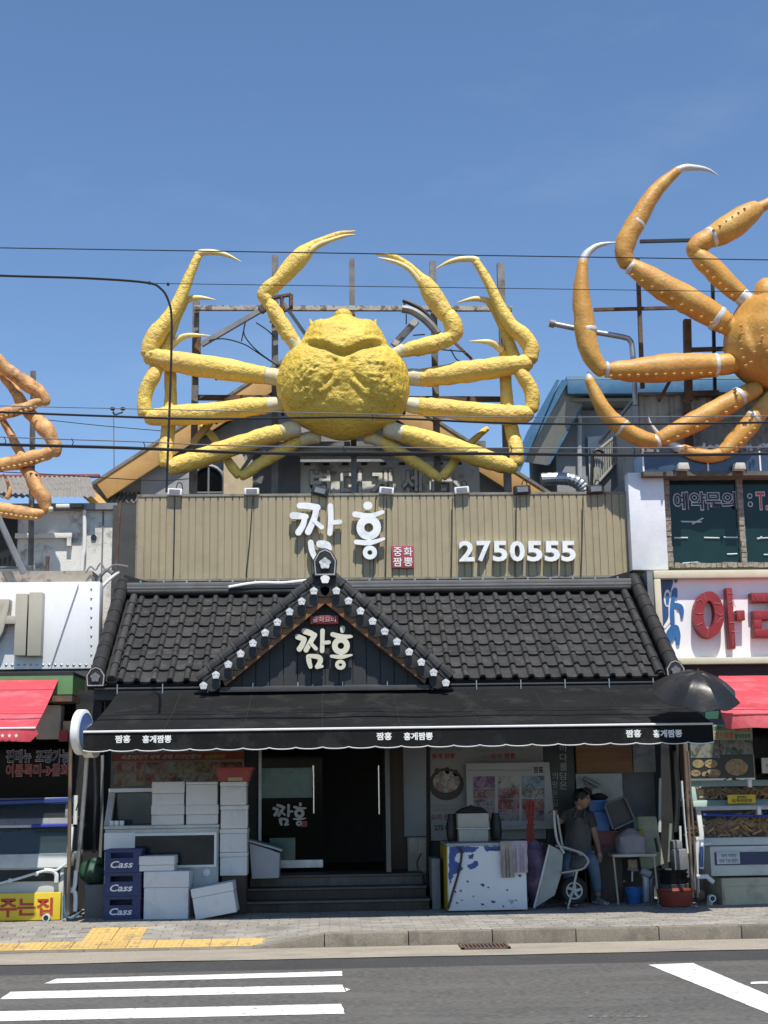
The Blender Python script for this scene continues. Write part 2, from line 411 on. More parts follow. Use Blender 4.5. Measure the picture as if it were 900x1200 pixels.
# pavers: the nearest in view one by one, the others joined
PW, PD = .235, .117
tx0, tx1 = G(93, 1105, .06).x, G(161, 1105, .06).x       # big tactile block
ty0 = YK+.19; TD = .34; ty1 = ty0+TD; ty2 = ty0+TD*3
tend = G(311, 1104, .04).x
def tactile_at(x, y): return (x < tend and ty0-.02 < y < ty1+.02) or (tx0 < x < tx1 and ty0-.02 < y < ty2+.02)
def paver_mesh(w_, d_, t=.05, bev=.006):
    b = MB(); h = bev
    b.add([(-w_/2, -d_/2, -t), (w_/2, -d_/2, -t), (w_/2, d_/2, -t), (-w_/2, d_/2, -t), (-w_/2, -d_/2, -h), (w_/2, -d_/2, -h), (w_/2, d_/2, -h), (-w_/2, d_/2, -h),
           (-w_/2+h, -d_/2+h, 0), (w_/2-h, -d_/2+h, 0), (w_/2-h, d_/2-h, 0), (-w_/2+h, d_/2-h, 0)],
          [(0, 1, 5, 4), (1, 2, 6, 5), (2, 3, 7, 6), (3, 0, 4, 7), (4, 5, 9, 8), (5, 6, 10, 9), (6, 7, 11, 10), (7, 4, 8, 11), (8, 9, 10, 11)])
    return b
pm = paver_mesh(PW-.008, PD-.008).mesh('paving_block', paver_m)
rest = MB(); n_p = 0
row = 0; y = YK+.19+PD/2
while y < 19:
    x = -14+(row % 2)*PW/2
    while x < 14:
        if not tactile_at(x, y):
            z = hs(x, y)+rnd.uniform(-.002, .002)
            sx = math.atan((hs(x, y+.05)-hs(x, y-.05))/.1); sy = -math.atan((hs(x+.05, y)-hs(x-.05, y))/.1)
            inview = -4.15 < x < 5.1
            if inview and n_p < 296 and y < 16.7:
                piece(pm, 'paving_block', walk, (x, y, z), (sx, sy, rnd.uniform(-.012, .012))); n_p += 1
            elif y < 18.3 and -9 < x < 10:
                q = paver_mesh(PW-.008, PD-.008); R = Matrix.Rotation(sy, 3, 'Y') @ Matrix.Rotation(sx, 3, 'X')
                rest.add([R @ v+Vector((x, y, z)) for v in q.v], q.f)
        x += PW
    y += PD; row += 1
rest_m = M('grey_paver_far', (.275, .258, .228), .9, var=.22, vs=5, grain=.25, gs=140, bump=.3, bs=80, dirt=(.13, .12, .11), ds=1.6, da=.5)
tag(rest.build('paving_blocks', rest_m, walk), None, None, kind='stuff')
tb = paver_mesh(.29, TD-.008)
for k in range(4): tb.box(-.115+k*.066, -.083+k*.066, -.14, .14, -.002, .005)
tm_ = tb.mesh('tactile_tile', tactile_m)
x = tend-.15
while x > -12:
    y_ = ty0+TD/2; sx = math.atan((hs(x, y_+.05)-hs(x, y_-.05))/.1)
    piece(tm_, 'tactile_tile', walk, (x, y_, hs(x, y_)+.003), (sx, 0, math.pi/2*0)); x -= .298
n_t = max(2, round((tx1-tx0)/.3))
for k in (1, 2):
    for i in range(n_t):
        x = tx0+(i+.5)*(tx1-tx0)/n_t; y_ = ty0+TD*(k+.5)
        q_ = piece(tm_, 'tactile_tile', walk, (x, y_, hs(x, y_)+.003), (math.atan((hs(x, y_+.05)-hs(x, y_-.05))/.1), 0, 0)); q_.scale.x = (tx1-tx0)/n_t/.298

# ================================================================ THE SHOP
YW = 18.2                                 # front wall
YE, YRG = 17.1, 19.1                      # eave and ridge
ZE = P(450, 799, YE).z; ZR = P(450, 695, YRG).z
tile_m = M('black_roof_tile', (.040, .040, .041), .55, spec=.25, var=.2, vs=7, bump=.15, bs=50, rnd_obj=.22, dirt=(.085, .085, .082), ds=6, da=.5, dt=.54)
tile_d = M('black_roof_ridge', (.026, .026, .027), .55, spec=.25, var=.25, vs=7, bump=.2, bs=40)
wall_d = M('charcoal_panel', (.028, .03, .033), .6, var=.2, vs=2)
wall_g = M('grey_render', (.2, .2, .19), .85, var=.15, vs=2, bump=.2, bs=40, dirt=(.1, .095, .09), ds=2, da=.5)
brown = M('brown_fascia', (.22, .10, .04), .6, var=.25, vs=5, stretch=(1, 1, 1))
shop = thing('noodle_shop', 'low dark shop with black tiled roof and entrance gable under the middle crab', 'shop', (P(450, 1050, YW).x, YW, SZ))
XL, XRT = P(120, 960, YW).x, P(792, 960, YW).x
dl, dr = P(303, 950, YW).x, P(455, 950, YW).x          # door opening
ztop = ZE+.35
MB().box(XL, dl, YW, YW+.2, SZ-.1, ztop).box(dr, XRT, YW, YW+.2, SZ-.1, ztop).box(dl, dr, YW, YW+.2, 2.75, ztop).build('front_wall', wall_d, shop)
MB().box(XL, XL+.2, YW+.2, YW+5, SZ-.1, ztop).box(XRT-.2, XRT, YW+.2, YW+5, SZ-.1, ztop).box(XL+.2, XRT-.2, YW+4.8, YW+5, SZ-.1, ztop).build('side_wall', wall_g, shop)
MB().box(XL, XRT, YW, YW+5, ztop+.002, ztop+.1).build('ceiling_slab', wall_d, shop)
MB().box(XL+.2, XRT-.2, YW+.2, YW+4.8, .45, .555).build('shop_floor', wood_dark, shop)
# roof slab + tiles
xe0, xe1 = P(112, 792, YE).x, P(791, 790, YE).x
roof = MB().slab([(xe0, YE, ZE), (xe1, YE, ZE), (xe1, YRG, ZR), (xe0, YRG, ZR)], .09).build('roof', tile_d, shop)
MB().slab([(xe0, YRG+.02, ZR), (xe1, YRG+.02, ZR), (xe1, YRG+1.2, ZR-.7), (xe0, YRG+1.2, ZR-.7)], .06).build('rear_slope', tile_d, shop)
for xx in (xe0+.1, xe1-.25):
    MB().prismx([(YE+.3, ZE+.05), (YRG, ZR-.12), (YRG+1.2, ZR-.85), (YRG+1.2, ZE+.05)], xx, xx+.15).build('gable_end', wall_d, shop)
NCOL, NROW = 34, 8
tw = (xe1-xe0-.3)/NCOL; sl_v = Vector((0, YRG-YE, ZR-ZE)); SL = sl_v.length; tl = (SL-.1)/NROW
up_s = sl_v.normalized(); nrm = Vector((1, 0, 0)).cross(up_s)
prof = []
for i in range(7): t = i/6; prof.append((-.5+.6*t, -.10*math.sin(math.pi*t)*.55))
for i in range(1, 8): a = math.pi*i/8; prof.append((.3-.2*math.cos(a)*1.0, .30*math.sin(a)))
prof.append((.5, 0))
tb = MB(); n = len(prof)
def tv(s, y, lift): return [(px_*tw, y, pz_*tw*.75+lift) for px_, pz_ in prof]
ov = .04
v = tv(1, -ov, .052)+tv(1, tl+.01, .018)+[(a, -ov, c+.052-.036) for a, c in [(p_[0]*tw, p_[1]*tw*.75) for p_ in prof]]
v2 = [(p_[0]*tw, -ov-.012, p_[1]*tw*.75+.052-.006) for p_ in prof]
fcs = [(i, i+1, n+i+1, n+i) for i in range(n-1)]+[(2*n+i, 2*n+i+1, i+1, i) for i in range(n-1)]
tb.add(v, fcs)
tme = tb.mesh('roof_tile', tile_m, smooth=50)
ang = math.atan2(ZR-ZE, YRG-YE)
apx, apz = P(381, 682, 16.8).x, P(381, 682, 16.8).z       # gable apex
gxl, gxr = P(238, 803, 16.8).x, P(523, 803, 16.8).x; gz = P(381, 803, 16.8).z
gs = (apz-gz)/((gxr-gxl)/2)
for i in range(NCOL):
    for j in range(NROW):
        s = .03+j*tl
        p = Vector((xe0+.15+(i+.5)*tw, YE, ZE))+up_s*s
        mid = p+up_s*tl*.5
        if mid.z < apz-gs*abs(mid.x-apx)-.05: continue      # below the entrance gable
        piece(tme, 'roof_tile', roof, p+nrm*.004, (ang+rnd.uniform(-.008, .012), rnd.uniform(-.022, .022), rnd.uniform(-.012, .012)))
b = MB().box(xe0+.1, xe1-.1, YRG-.17, YRG+.09, ZR+.065, ZR+.105).box(xe0+.1, xe1-.1, YRG-.16, YRG+.08, ZR+.106, ZR+.165)
b.build('ridge_board', M('grey_ridge_flashing', (.15, .15, .148), .6, .0, var=.2, vs=4), roof, bevel=.01)
b = MB().tube([(xe0+.1, YRG-.13, ZR+.02), (xe1-.1, YRG-.13, ZR+.02)], .055, 10); b.build('ridge_cap', tile_d, roof, smooth=40)
clip = MB().box(-.012, .012, -.02, .02, 0, .035).mesh('ridge_clip', steel)
for i in range(22): piece(clip, 'ridge_clip', roof, (xe0+.3+i*(xe1-xe0-.6)/21, YRG-.14, ZR+.16))
# verge ridges with flower end plates
flower_m = M('flower_relief', (.66, .67, .68), .6, var=.2, vs=20, bump=.5, bs=60)
def flower(b, c, r, m=0, d=.015, petals=5):
    pts = [(c[0]+r*(.92+.08*math.cos(petals*a))*math.cos(a+math.pi/2), c[2]+r*(.92+.08*math.cos(petals*a))*math.sin(a+math.pi/2)) for a in [2*math.pi*k/30 for k in range(30)]]
    b.prism(pts, c[1]-d, c[1]+.01, m)
def end_plate(name, cx, y, zb, w_, h_, par, fm=None):
    flower_m = fm or MATS['flower_relief']
    pts = [(cx-w_/2, zb), (cx+w_/2, zb), (cx+w_*.56, zb+h_*.55), (cx+w_*.3, zb+h_*.9), (cx, zb+h_), (cx-w_*.3, zb+h_*.9), (cx-w_*.56, zb+h_*.55)]
    pl = MB().prism(pts, y, y+.06).build(name, tile_d, par, bevel=.008)
    rim = MB()
    for i in range(len(pts)):
        a, c = pts[i], pts[(i+1) % len(pts)]
        q = lambda p_, s_: (cx+(p_[0]-cx)*s_, zb+h_*.48+(p_[1]-zb-h_*.48)*s_)
        i0, i1 = q(a, .8), q(c, .8); o0, o1 = q(a, .9), q(c, .9)
        rim.add([(o0[0], y-.006, o0[1]), (o1[0], y-.006, o1[1]), (i1[0], y-.006, i1[1]), (i0[0], y-.006, i0[1])], [(0, 1, 2, 3)])
    rim.build('plate_rim', M('plate_line', (.36, .36, .36), .5), pl)
    fl = MB(); flower(fl, (cx, y-.008, zb+h_*.45), w_*.26)
    for k in range(5):
        a = 2*math.pi*k/5+math.pi/2; flower(fl, (cx+w_*.17*math.cos(a), y-.016, zb+h_*.45+w_*.17*math.sin(a)), w_*.11, d=.01)
    fl.build('flower', flower_m, pl)
for sgn, xx in ((-1, xe0+.02), (1, xe1-.02)):
    b = MB(); k = 8
    for i in range(k):
        a, c = Vector((xx, YE-.05, ZE+.12))+up_s*(SL+.1)*i/k, Vector((xx, YE-.05, ZE+.12))+up_s*(SL+.1)*(i+1)/k+up_s*.03
        b.tube([a, c], [.1, .092], 12)
    b.build('verge_ridge', tile_d, roof, smooth=50)
    b = MB().slab([(xx-.13, YE, ZE+.05), (xx+.13, YE, ZE+.05), (xx+.13, YRG+.1, ZR+.09), (xx-.13, YRG+.1, ZR+.09)], .12); b.build('verge_base', tile_d, roof)
    b = MB()
    s0_, s1_ = Vector((xx-sgn*.19, YE-.02, ZE+.07)), Vector((xx-sgn*.19, YRG-.1, ZR+.0)); k = 7
    for i in range(k): b.tube([s0_.lerp(s1_, i/k), s0_.lerp(s1_, (i+1.06)/k)], [.062, .05], 10)
    b.build('verge_shoulder', tile_m, roof, smooth=50)
    end_plate('end_plate', xx, YE-.12, ZE-.03, .23, .27, roof, M('flower_grey', (.16, .165, .175), .5))
# raised end of the main ridge (flared tips seen at both ends)
for sgn, xx in ((-1, xe0+.05), (1, xe1-.05)):
    MB().prism([(xx, ZR-.05), (xx-sgn*.9, ZR-.02), (xx-sgn*.9, ZR+.06), (xx+sgn*.03, ZR+.32), (xx+sgn*.06, ZR+.22)], YRG+.1, YRG+.2).build('ridge_flare', tile_d, roof)
# eave: dark gutter board
eb = MB().box(xe0-.02, xe1+.03, YE+.02, YE+.5, ZE-.19, ZE-.1); eb.box(xe0-.02, xe1+.03, YE+.0, YE+.02, ZE-.1, ZE-.03)
eb.build('eave_board', black, shop)
MB().box(xe0, xe1, YE-.09, YE-.005, ZE-.065, ZE-.04).build('gutter_channel', M('grey_gutter', (.05, .05, .052), .5, var=.2), shop, bevel=.01)
hook = MB().box(-.006, .006, -.012, .01, -.10, .02).mesh('gutter_hook', steel)
for i in range(13): piece(hook, 'gutter_hook', shop, (xe0+.3+i*.58, YE-.1, ZE-.02))

# entrance gable
YGB = 16.8
gable = MB().prism([(gxl+.25, gz-.0), (gxr-.25, gz-.0), (apx, apz-.22)], YGB+.25, YGB+.3).build('gable', wall_d, shop)
nb = 14
for i in range(nb):                       # upright boards of the gable wall
    x0, x1 = gxl+.3+(gxr-gxl-.6)*i/nb, gxl+.3+(gxr-gxl-.6)*(i+1)/nb
    h0, h1 = [apz-.24-gs*abs(x_-apx) for x_ in (x0, x1)]
    top = [(x1-.006, max(h1, gz+.02)), (x0+.006, max(h0, gz+.02))]
    if x0 < apx < x1: top.insert(1, (apx, apz-.24))
    MB().prism([(x0+.006, gz), (x1-.006, gz)]+top, YGB+.22, YGB+.25).build('gable_board', wall_d, gable)
MB().box(gxl+.2, gxr-.2, YGB+.06, YGB+.3, gz-.07, gz-.005).build('gable_sill', M('grey_gutter', (.05, .05, .052), .5, var=.2), gable, bevel=.008)
for sgn in (-1, 1):
    ex = gxl if sgn < 0 else gxr
    # roof slope of the gable, running back into the main roof
    a, c = Vector((apx, YGB+.05, apz+.02)), Vector((ex, YGB+.05, gz+.02))
    back = YRG-.3
    q = [a, Vector((a.x, back, a.z)), Vector((c.x, back-1.4, c.z)), c]
    if sgn > 0: q = q[::-1]
    MB().slab(q[::-1], .06).build('gable_roof', tile_d, gable)
    d = (c-a).normalized()
    nv = Vector((-d.z, 0, d.x))*(1 if d.x > 0 else -1)
    # brown barge board under the tiles
    lo0, lo1 = a+Vector((0, 0, -.10)), c+Vector((0, 0, -.08))-d*.3
    MB().prism([(lo0.x, lo0.z), (lo1.x, lo1.z), (lo1.x-d.x*.06, lo1.z-.13), (lo0.x, lo0.z-.19)], YGB+.04, YGB+.2).build('barge_board', brown, gable)
    L_ = (c-a).length; NB = 10; st = L_/NB
    for i in range(NB):
        p = a+d*(st*(i+.5)); rot = math.atan2(d.z, d.x)
        # one barge tile: rounded lip hanging over the edge with a curved top
        pts = []
        for k in range(9):
            t = math.pi*k/8; pts.append((-math.cos(t)*st*.53, -.05-.115*math.sin(t)))
        pts += [(st*.53, .04), (-st*.53, .04)]
        b = MB().prism([(x_, z_) for x_, z_ in pts], -.05, .02)
        b.tube([(-st*.1, -.03, .06), (-st*.1, 1.0 if i < 6 else .5, .06)], .055, 8)
        b.slab([(-st*.53, -.06, .045), (st*.53, -.06, .045), (st*.53, .6, .045), (-st*.53, .6, .045)], .02)
        b.tube([(-st*.55, .03, .115), (st*.5, .03, .10)], [.07, .082], 10); b.tube([(st*.38, .03, .103), (st*.52, .03, .10)], [.09, .09], 10)
        R = Matrix(((d.x, 0, nv.x), (0, 1, 0), (d.z, 0, nv.z)))
        if R.determinant() < 0: R = Matrix(((-d.x, 0, nv.x), (0, 1, 0), (-d.z, 0, nv.z)))
        b.v = [R @ v_ + p for v_ in b.v]
        b.build('barge_tile', tile_m, gable, bevel=.006)
        b = MB(); cz = p+d*st*.5+nv*(-.015); flower(b, (cz.x, YGB-.045, cz.z), .052); [flower(b, (cz.x+.028*math.cos(2.1*q_+.5), YGB-.058, cz.z+.028*math.sin(2.1*q_+.5)), .017, d=.006) for q_ in range(3)]
        b.build('flower_disc', flower_m, gable)
b = MB(); flower(b, (apx, YGB-.05, apz+.03), .062); b.build('flower_disc', white, gable)
b = MB().prism([(apx-.22, apz-.16), (apx-.1, apz+.12), (apx+.1, apz+.12), (apx+.22, apz-.16), (apx, apz-.06)], YGB-.005, YGB+.1); b.build('apex_tile', tile_d, gable, bevel=.02)
b = MB().tube([(apx, YGB, apz+.11), (apx, YRG-.2, apz+.11)], .1, 12); b.build('gable_ridge', tile_d, gable, smooth=40)
e0, e1, e2, e3 = rect(367, 642, 394, 674, YGB-.05)
end_plate('apex_plate', apx, YGB-.06, e2-.02, (e1-e0)*.95, e3-e2+.02, gable)
# gable lettering
gl = [
 [(240, 630, 30), (300, 650, 30), (345, 672, 26)], [(350, 672, 26), (305, 745, 26), (258, 830, 26)], [(172, 690, 30), (240, 715, 26)], [(240, 722, 26), (215, 780, 28), (188, 820, 28)], [(305, 755, 18), (362, 815, 20)],
 [(432, 628, 24), (430, 730, 22), (428, 838, 24)], [(445, 755, 20), (500, 748, 20)], [(285, 900, 26), (290, 950, 26), (305, 1005, 22)], [(300, 892, 20), (390, 905, 26), (410, 945, 26), (375, 1008, 24)], [(375, 1010, 20), (428, 1002, 15)]]
hl = [[(643, 600, 26), (643, 625, 24)], [(538, 665, 24), (640, 690, 26), (735, 685, 16)], ('o', 625, 785, 64, 64, 30), [(625, 850, 16), (625, 892, 16)], [(525, 895, 16), (630, 902, 22), (738, 882, 10)], ('o', 620, 985, 37, 34, 19)]
def gT(x, y):
    p = P(330+x/9, 670+y/9, YGB+.15); return p.x, p.z
cream = M('cream_letter', (.62, .60, .48), .5, var=.08)
brush(gl, gT, YGB+.15, .05, cream, gable, 'letter'); brush(hl, gT, YGB+.15, .05, cream, gable, 'letter')
b = MB(); 
for q in ((362, 722), (385, 722), (400, 735), (372, 780), (398, 780)):
    p = P(q[0], q[1], YGB+.2); b.tube([(p.x, YGB+.15, p.z), (p.x, YGB+.24, p.z)], .012, 6)
b.build('letter_stud', black, gable)
x0, x1, z0, z1 = rect(363, 721, 397, 731.5, YGB+.1)
pl = MB().box(x0, x1, YGB+.08, YGB+.22, z0, z1).build('name_plate', M('maroon_plate', (.17, .022, .03), .5), gable, bevel=.02)
letters('중화요리', x0+.04, x1-.04, z0+.025, z1-.02, YGB+.079, .006, M('pale_pink', (.55, .38, .36), .5), pl)
# steps
step_tile = M('step_tile', (.12, .11, .1), .7, var=.3, vs=14, bump=.2, bs=30, stretch=(1, 1, .2))
sx0, sx1 = P(284, 1050, 16.9).x, P(503, 1050, 16.9).x
for i, (ya, zt, m_) in enumerate(((16.88, .285, wood_dark), (17.2, .42, wood_dark), (17.52, .555, step_tile))):
    s = MB().box(sx0+i*.03, sx1-.02*i, ya, YW+.3 if i == 2 else ya+.42, SZ-.05, zt-.03).build('step', m_, shop, bevel=.008)
    MB().box(sx0+i*.03-.01, sx1-.02*i+.01, ya-.03, YW+.28 if i == 2 else ya+.41, zt-.028, zt).build('step_nosing', M('step_edge', (.1, .09, .08), .6, var=.3, vs=6), s, bevel=.006)
# door: glass leaf on the left, dark opening, open leaf edge on the right
glass = M('dark_door_glass', (.003, .004, .004), .05, var=.2, spec=.06)
glass_g = M('teal_glass_sticker', (.03, .13, .12), .2, var=.35, vs=4)
x0, x1, z0, z1 = rect(303, 870, 378, 1017, YW-.04)
door = MB().box(x0+.04, x1, YW-.05, YW-.03, z0+.1, z1+.45).build('door', glass, shop)
MB().box(x0, x0+.04, YW-.06, YW-.02, z0, z1+.5).box(x0+.04, x1, YW-.058, YW-.022, z0, z0+.1).build('door_frame', steel, door)
a0, a1, c0, c1 = rect(306, 900, 366, 935, YW-.055); MB().box(a0, a1, YW-.056, YW-.051, c0, c1).build('sticker_panel', glass_g, door)
a0, a1, c0, c1 = rect(316, 982, 346, 1010, YW-.055); MB().box(a0, a1, YW-.056, YW-.051, c0, c1).build('sticker_panel', glass_g, door)
def bar(b, x, y0, y1, Y):
    p, q = P(x, y0, Y), P(x, y1, Y); b.tube([(p.x, Y, p.z), (p.x, Y, q.z)], .016, 8)
    for z in (p.z-.08, q.z+.08): b.tube([(p.x, Y, z), (p.x, Y+.08, z)], .01, 6)
b = MB(); bar(b, 367, 897, 953, YW-.12); b.build('handle', chrome, door, smooth=40)
fT = lambda x, y: ((lambda p: (p.x, p.z))(P(319+(x-140)/610*40, 941+(y-585)/450*27, YW-.05)))
brush(gl, fT, YW-.052, .003, M('decal_white', (.5, .5, .5), .5), door, 'letter', step=.0012)
brush(hl, fT, YW-.052, .003, MATS['decal_white'], door, 'letter', step=.0012)
a0, a1, c0, c1 = rect(353, 962, 360, 969, YW-.05); MB().box(a0, a1, YW-.056, YW-.05, c0, c1).build('seal_mark', M('seal_red', (.35, .06, .06), .6), door)
p = P(452, 950, YW)
leaf = MB().box(p.x-.03, p.x+.03, YW-.75, YW-.02, .58, 2.7).build('door', M('door_edge', (.1, .1, .1), .4, .5), shop)
leaf['label'] = 'glass door leaf swung open'
b = MB(); bar(b, 444, 897, 954, YW-.5); bar(b, 454, 897, 954, YW-.5); b.build('handle', chrome, leaf, smooth=40)
x0, x1, z0, z1 = rect(455, 870, 477, 1018, YW-.05)
MB().box(x0, x1, YW-.04, YW-.002, z0, z1+.3).build('wood_panel', M('brown_wood_panel', (.085, .06, .04), .6, var=.4, vs=5, stretch=(3, 1, .1)), shop)
x0, x1, z0, z1 = rect(453, 872, 469, 880, YW-.08)
pl = MB().box(x0, x1, YW-.07, YW-.045, z0, z1).build('number_plate', wall_d, shop)
letters('259', x0+.03, x1-.03, z0+.02, z1-.02, YW-.072, .004, M('plate_grey', (.3, .3, .3), .6), pl)
# ================================================================ AWNING
YAB, YAF = 17.05, 15.24
canvas = M('black_canvas', (.011, .0115, .012), .85, spec=.15, var=.3, vs=2, bump=.3, bs=9, dirt=(.026, .026, .026), ds=2.2, da=.7)
piping = M('white_piping', (.7, .7, .7), .6, var=.08)
ax0, ax1 = P(98, 856, YAF).x, P(835, 850, YAF).x
az_f = P(450, 852.5, YAF).z; az_b = P(450, 808, YAB).z
aw = thing('awning', 'long black canvas awning with white brush lettering over the shop front', 'awning', ((ax0+ax1)/2, YAF, az_f-.3))
b = MB(); n = 40
for i in range(n+1):
    x = ax0+(ax1-ax0)*i/n
    for j in range(7):
        t = j/6; sag = -.035*math.sin(math.pi*t)+.022*noise.noise(Vector((x*1.1, t*2, 0)))+.008*noise.noise(Vector((x*4, t*3, 5)))
        xx = x+(.1*t if i == 0 else 0)
        b.v.append(Vector((xx, YAF+(YAB-YAF)*t, az_f+(az_b-az_f)*t+sag*(1 if 0 < j < 6 else 0))))
o_ = len(b.v); b.v += [v-Vector((0, 0, .012)) for v in b.v]
for i in range(n):
    for j in range(6):
        a = i*7+j; q = [a, a+7, a+8, a+1]; b.f.append(q); b.m.append(0); b.f.append([k+o_ for k in q[::-1]]); b.m.append(0)
for a, c in [(i*7, i*7+7) for i in range(n)]+[(i*7+13, i*7+6) for i in range(n)]+[(j+1, j) for j in range(6)]+[(n*7+j, n*7+j+1) for j in range(6)]:
    b.f.append([c, a, a+o_, c+o_]); b.m.append(0)
b.build('canvas', canvas, aw, smooth=60)
b = MB(); vp = []; SCN = 24; drop = .215
for i in range(SCN*8+1):
    t = i/8; x = ax0+(ax1-ax0)*i/(SCN*8)
    z = az_f-drop-.012*abs(math.cos(math.pi*t))**.5*0 - .018*abs(math.sin(math.pi*t))**.6
    vp.append((x, z))
b.prism([(ax0, az_f-.008)]+vp+[(ax1, az_f-.008)], YAF-.008, YAF)
vl = b.build('valance', canvas, aw)
MB().tube([(x, YAF-.006, z) for x, z in vp], .007, 5).build('valance_piping', piping, vl)
MB().tube([(ax0, YAF-.012, az_f-.006), (ax1, YAF-.012, az_f-.006)], .013, 6).build('front_bar', piping, aw)
for cx, lab in ((168, ''), (474, ''), (766, '')):
    for s, u0, u1 in (('짬홍', -33, -15), ('홍게짬뽕', -1, 33)):
        x0, x1, z0, z1 = rect(cx+u0, 857.5-.011*(cx-450), cx+u1, 865.5-.011*(cx-450), YAF)
        letters(s, x0, x1, z0-.02, z1-.01, YAF-.0085, .003, white, vl, bold=.03)
for px in (120, 300, 470, 640, 815):
    p = P(px, 850, YAF)
    MB().tube([(p.x, YAF+.04, az_f-.04), (p.x+.02, YAF+.9, az_f+.05), (p.x, YAB+.02, az_b-.25)], .022, 6).build('folding_arm', greysteel, aw)
MB().tube([(ax0+.1, YAB+.02, az_b+.0), (ax1, YAB+.02, az_b)], .05, 10).build('roller_tube', black, aw)
b = MB()
for px, py in ((120, 839), (160, 822)): pass
for k in range(1, 8):
    i_ = k*5; x = ax0+(ax1-ax0)*i_/40
    MB().tube([Vector((x, YAF+(YAB-YAF)*j/6, az_f+(az_b-az_f)*j/6-.035*math.sin(math.pi*j/6)*(1 if 0 < j < 6 else 0)+.022*noise.noise(Vector((x*1.1, j/3, 0)))+.008*noise.noise(Vector((x*4, j/2, 5)))+.002)) for j in range(7)], .006, 4).build('seam', M('seam_black', (.0135, .0135, .014), .85), aw)
# white oval signal sign at the left end of the awning
c = P(96, 858, YAF+.35)
ov = thing('round_sign', 'round white and blue projecting sign at the left end of the black awning', 'sign', (c.x, c.y, c.z-.28))
Rx = Matrix.Rotation(math.radians(79), 3, 'Z') @ Matrix.Rotation(math.pi/2, 3, 'X')
MB().lathe([(.25, -.05), (.265, -.04), (.265, .04), (.25, .05)], c, 32, Rx).build('sign_rim', white, ov, smooth=40)
MB().lathe([(.225, .0), (.225, .058)], c, 32, Rx).lathe([(.225, -.058), (.225, 0)], c, 32, Rx).build('sign_face', M('sign_blue', (.12, .2, .42), .4), ov, smooth=40)
c2 = P(107, 868, YAF+.55)
MB().lathe([(.2, -.06), (.2, .06)], c2, 28, Rx).build('sign_back', white, ov, smooth=40)
MB().tube([c, (c.x+.1, YW, c.z)], .02, 6).build('bracket', black, ov)

# ================================================================ BEIGE SIGN
YS = 19.3
beige = M('beige_corrugated', (.355, .30, .19), .6, .0, var=.07, vs=1.5, streak=.18, dirt=(.26, .22, .14), ds=2, da=.35)
bx0, bx1, bz0, bz1 = rect(161, 582, 736, 677, YS)
bz1 = P(450, 580.5, YS).z; bz0 = P(450, 676.5, YS).z
sg = thing('roof_sign', 'long beige corrugated sign board with white letters and phone number', 'sign', ((bx0+bx1)/2, YS, bz0))
b = MB(); NR = 34; wv = (bx1-bx0)/NR; pr = []
for i in range(NR):
    x = bx0+i*wv
    pr += [(x, YS), (x+wv*.44, YS), (x+wv*.47, YS+.015), (x+wv*.53, YS+.015), (x+wv*.56, YS)] if i % 1 == 0 else []
    pr += [(x+wv*.93, YS), (x+wv*.95, YS+.015), (x+wv*.985, YS+.015)]
pr.append((bx1, YS))
b.v = [Vector((x, y, z)) for z in (bz0, bz1) for x, y in pr]; k = len(pr)
b.f = [[i, i+1, k+i+1, k+i] for i in range(k-1)]; b.m = [0]*len(b.f)
b.box(bx0, bx1, YS+.03, YS+.22, bz0, bz1)
b.build('corrugated_panel', beige, sg)
fr = MB().box(bx0-.02, bx1+.02, YS-.012, YS+.24, bz1, bz1+.035).box(bx0-.02, bx1+.02, YS-.012, YS+.24, bz0-.035, bz0).box(bx0-.022, bx0, YS-.01, YS+.23, bz0+.001, bz1-.001).box(bx1, bx1+.022, YS-.01, YS+.23, bz0+.001, bz1-.001)
fr.build('sign_frame', M('beige_trim', (.25, .23, .19), .6, .2, dirt=(.12, .08, .05), ds=4, da=.7), sg)
sj = [
 [(165, 70, 18), (215, 72, 20), (275, 82, 20)], [(270, 84, 18), (255, 150, 19), (218, 232, 20)], [(125, 132, 22), (165, 134, 20), (205, 138, 16)], [(198, 140, 16), (186, 190, 18), (158, 236, 20)], [(256, 165, 12), (302, 204, 15)],
 [(356, 72, 16), (358, 150, 17), (352, 242, 16)], [(368, 176, 14), (414, 172, 15)], [(234, 300, 18), (242, 350, 18), (262, 395, 16)], [(290, 308, 22), (335, 318, 24), (338, 355, 22), (315, 398, 18)], [(262, 400, 13), (330, 400, 13)]]
hj = [[(583, 70, 24), (592, 70, 24)], [(508, 124, 18), (600, 134, 16), (678, 110, 12)], ('o', 593, 206, 52, 52, 24), [(597, 262, 14), (597, 292, 14)], [(516, 296, 15), (600, 300, 15), (686, 276, 9)], ('o', 600, 361, 30, 29, 14)]
sT = lambda x, y: ((lambda p: (p.x, p.z))(P(320+x/5.294, 580+y/5.294, YS-.06)))
wl_ = M('white_letter', (.84, .85, .85), .35, .0, var=.06, vs=3, dirt=(.55, .56, .56), ds=5, da=.5)
brush(sj, sT, YS-.05, .06, wl_, sg, 'letter'); brush(hj, sT, YS-.05, .06, wl_, sg, 'letter')
b = MB()
for q in ((365, 600), (372, 615), (390, 610), (440, 620), (440, 605), (370, 645)):
    p = P(*q, YS); b.tube([(p.x, YS-.06, p.z), (p.x, YS+.01, p.z)], .01, 5)
b.build('letter_stud', black, sg)
x0, x1, z0, z1 = rect(459, 640, 485, 666, YS-.03)
seal = MB().box(x0, x1, YS-.05, YS, z0, z1).build('seal', M('seal_rose', (.33, .05, .075), .5, var=.12), sg, bevel=.012)
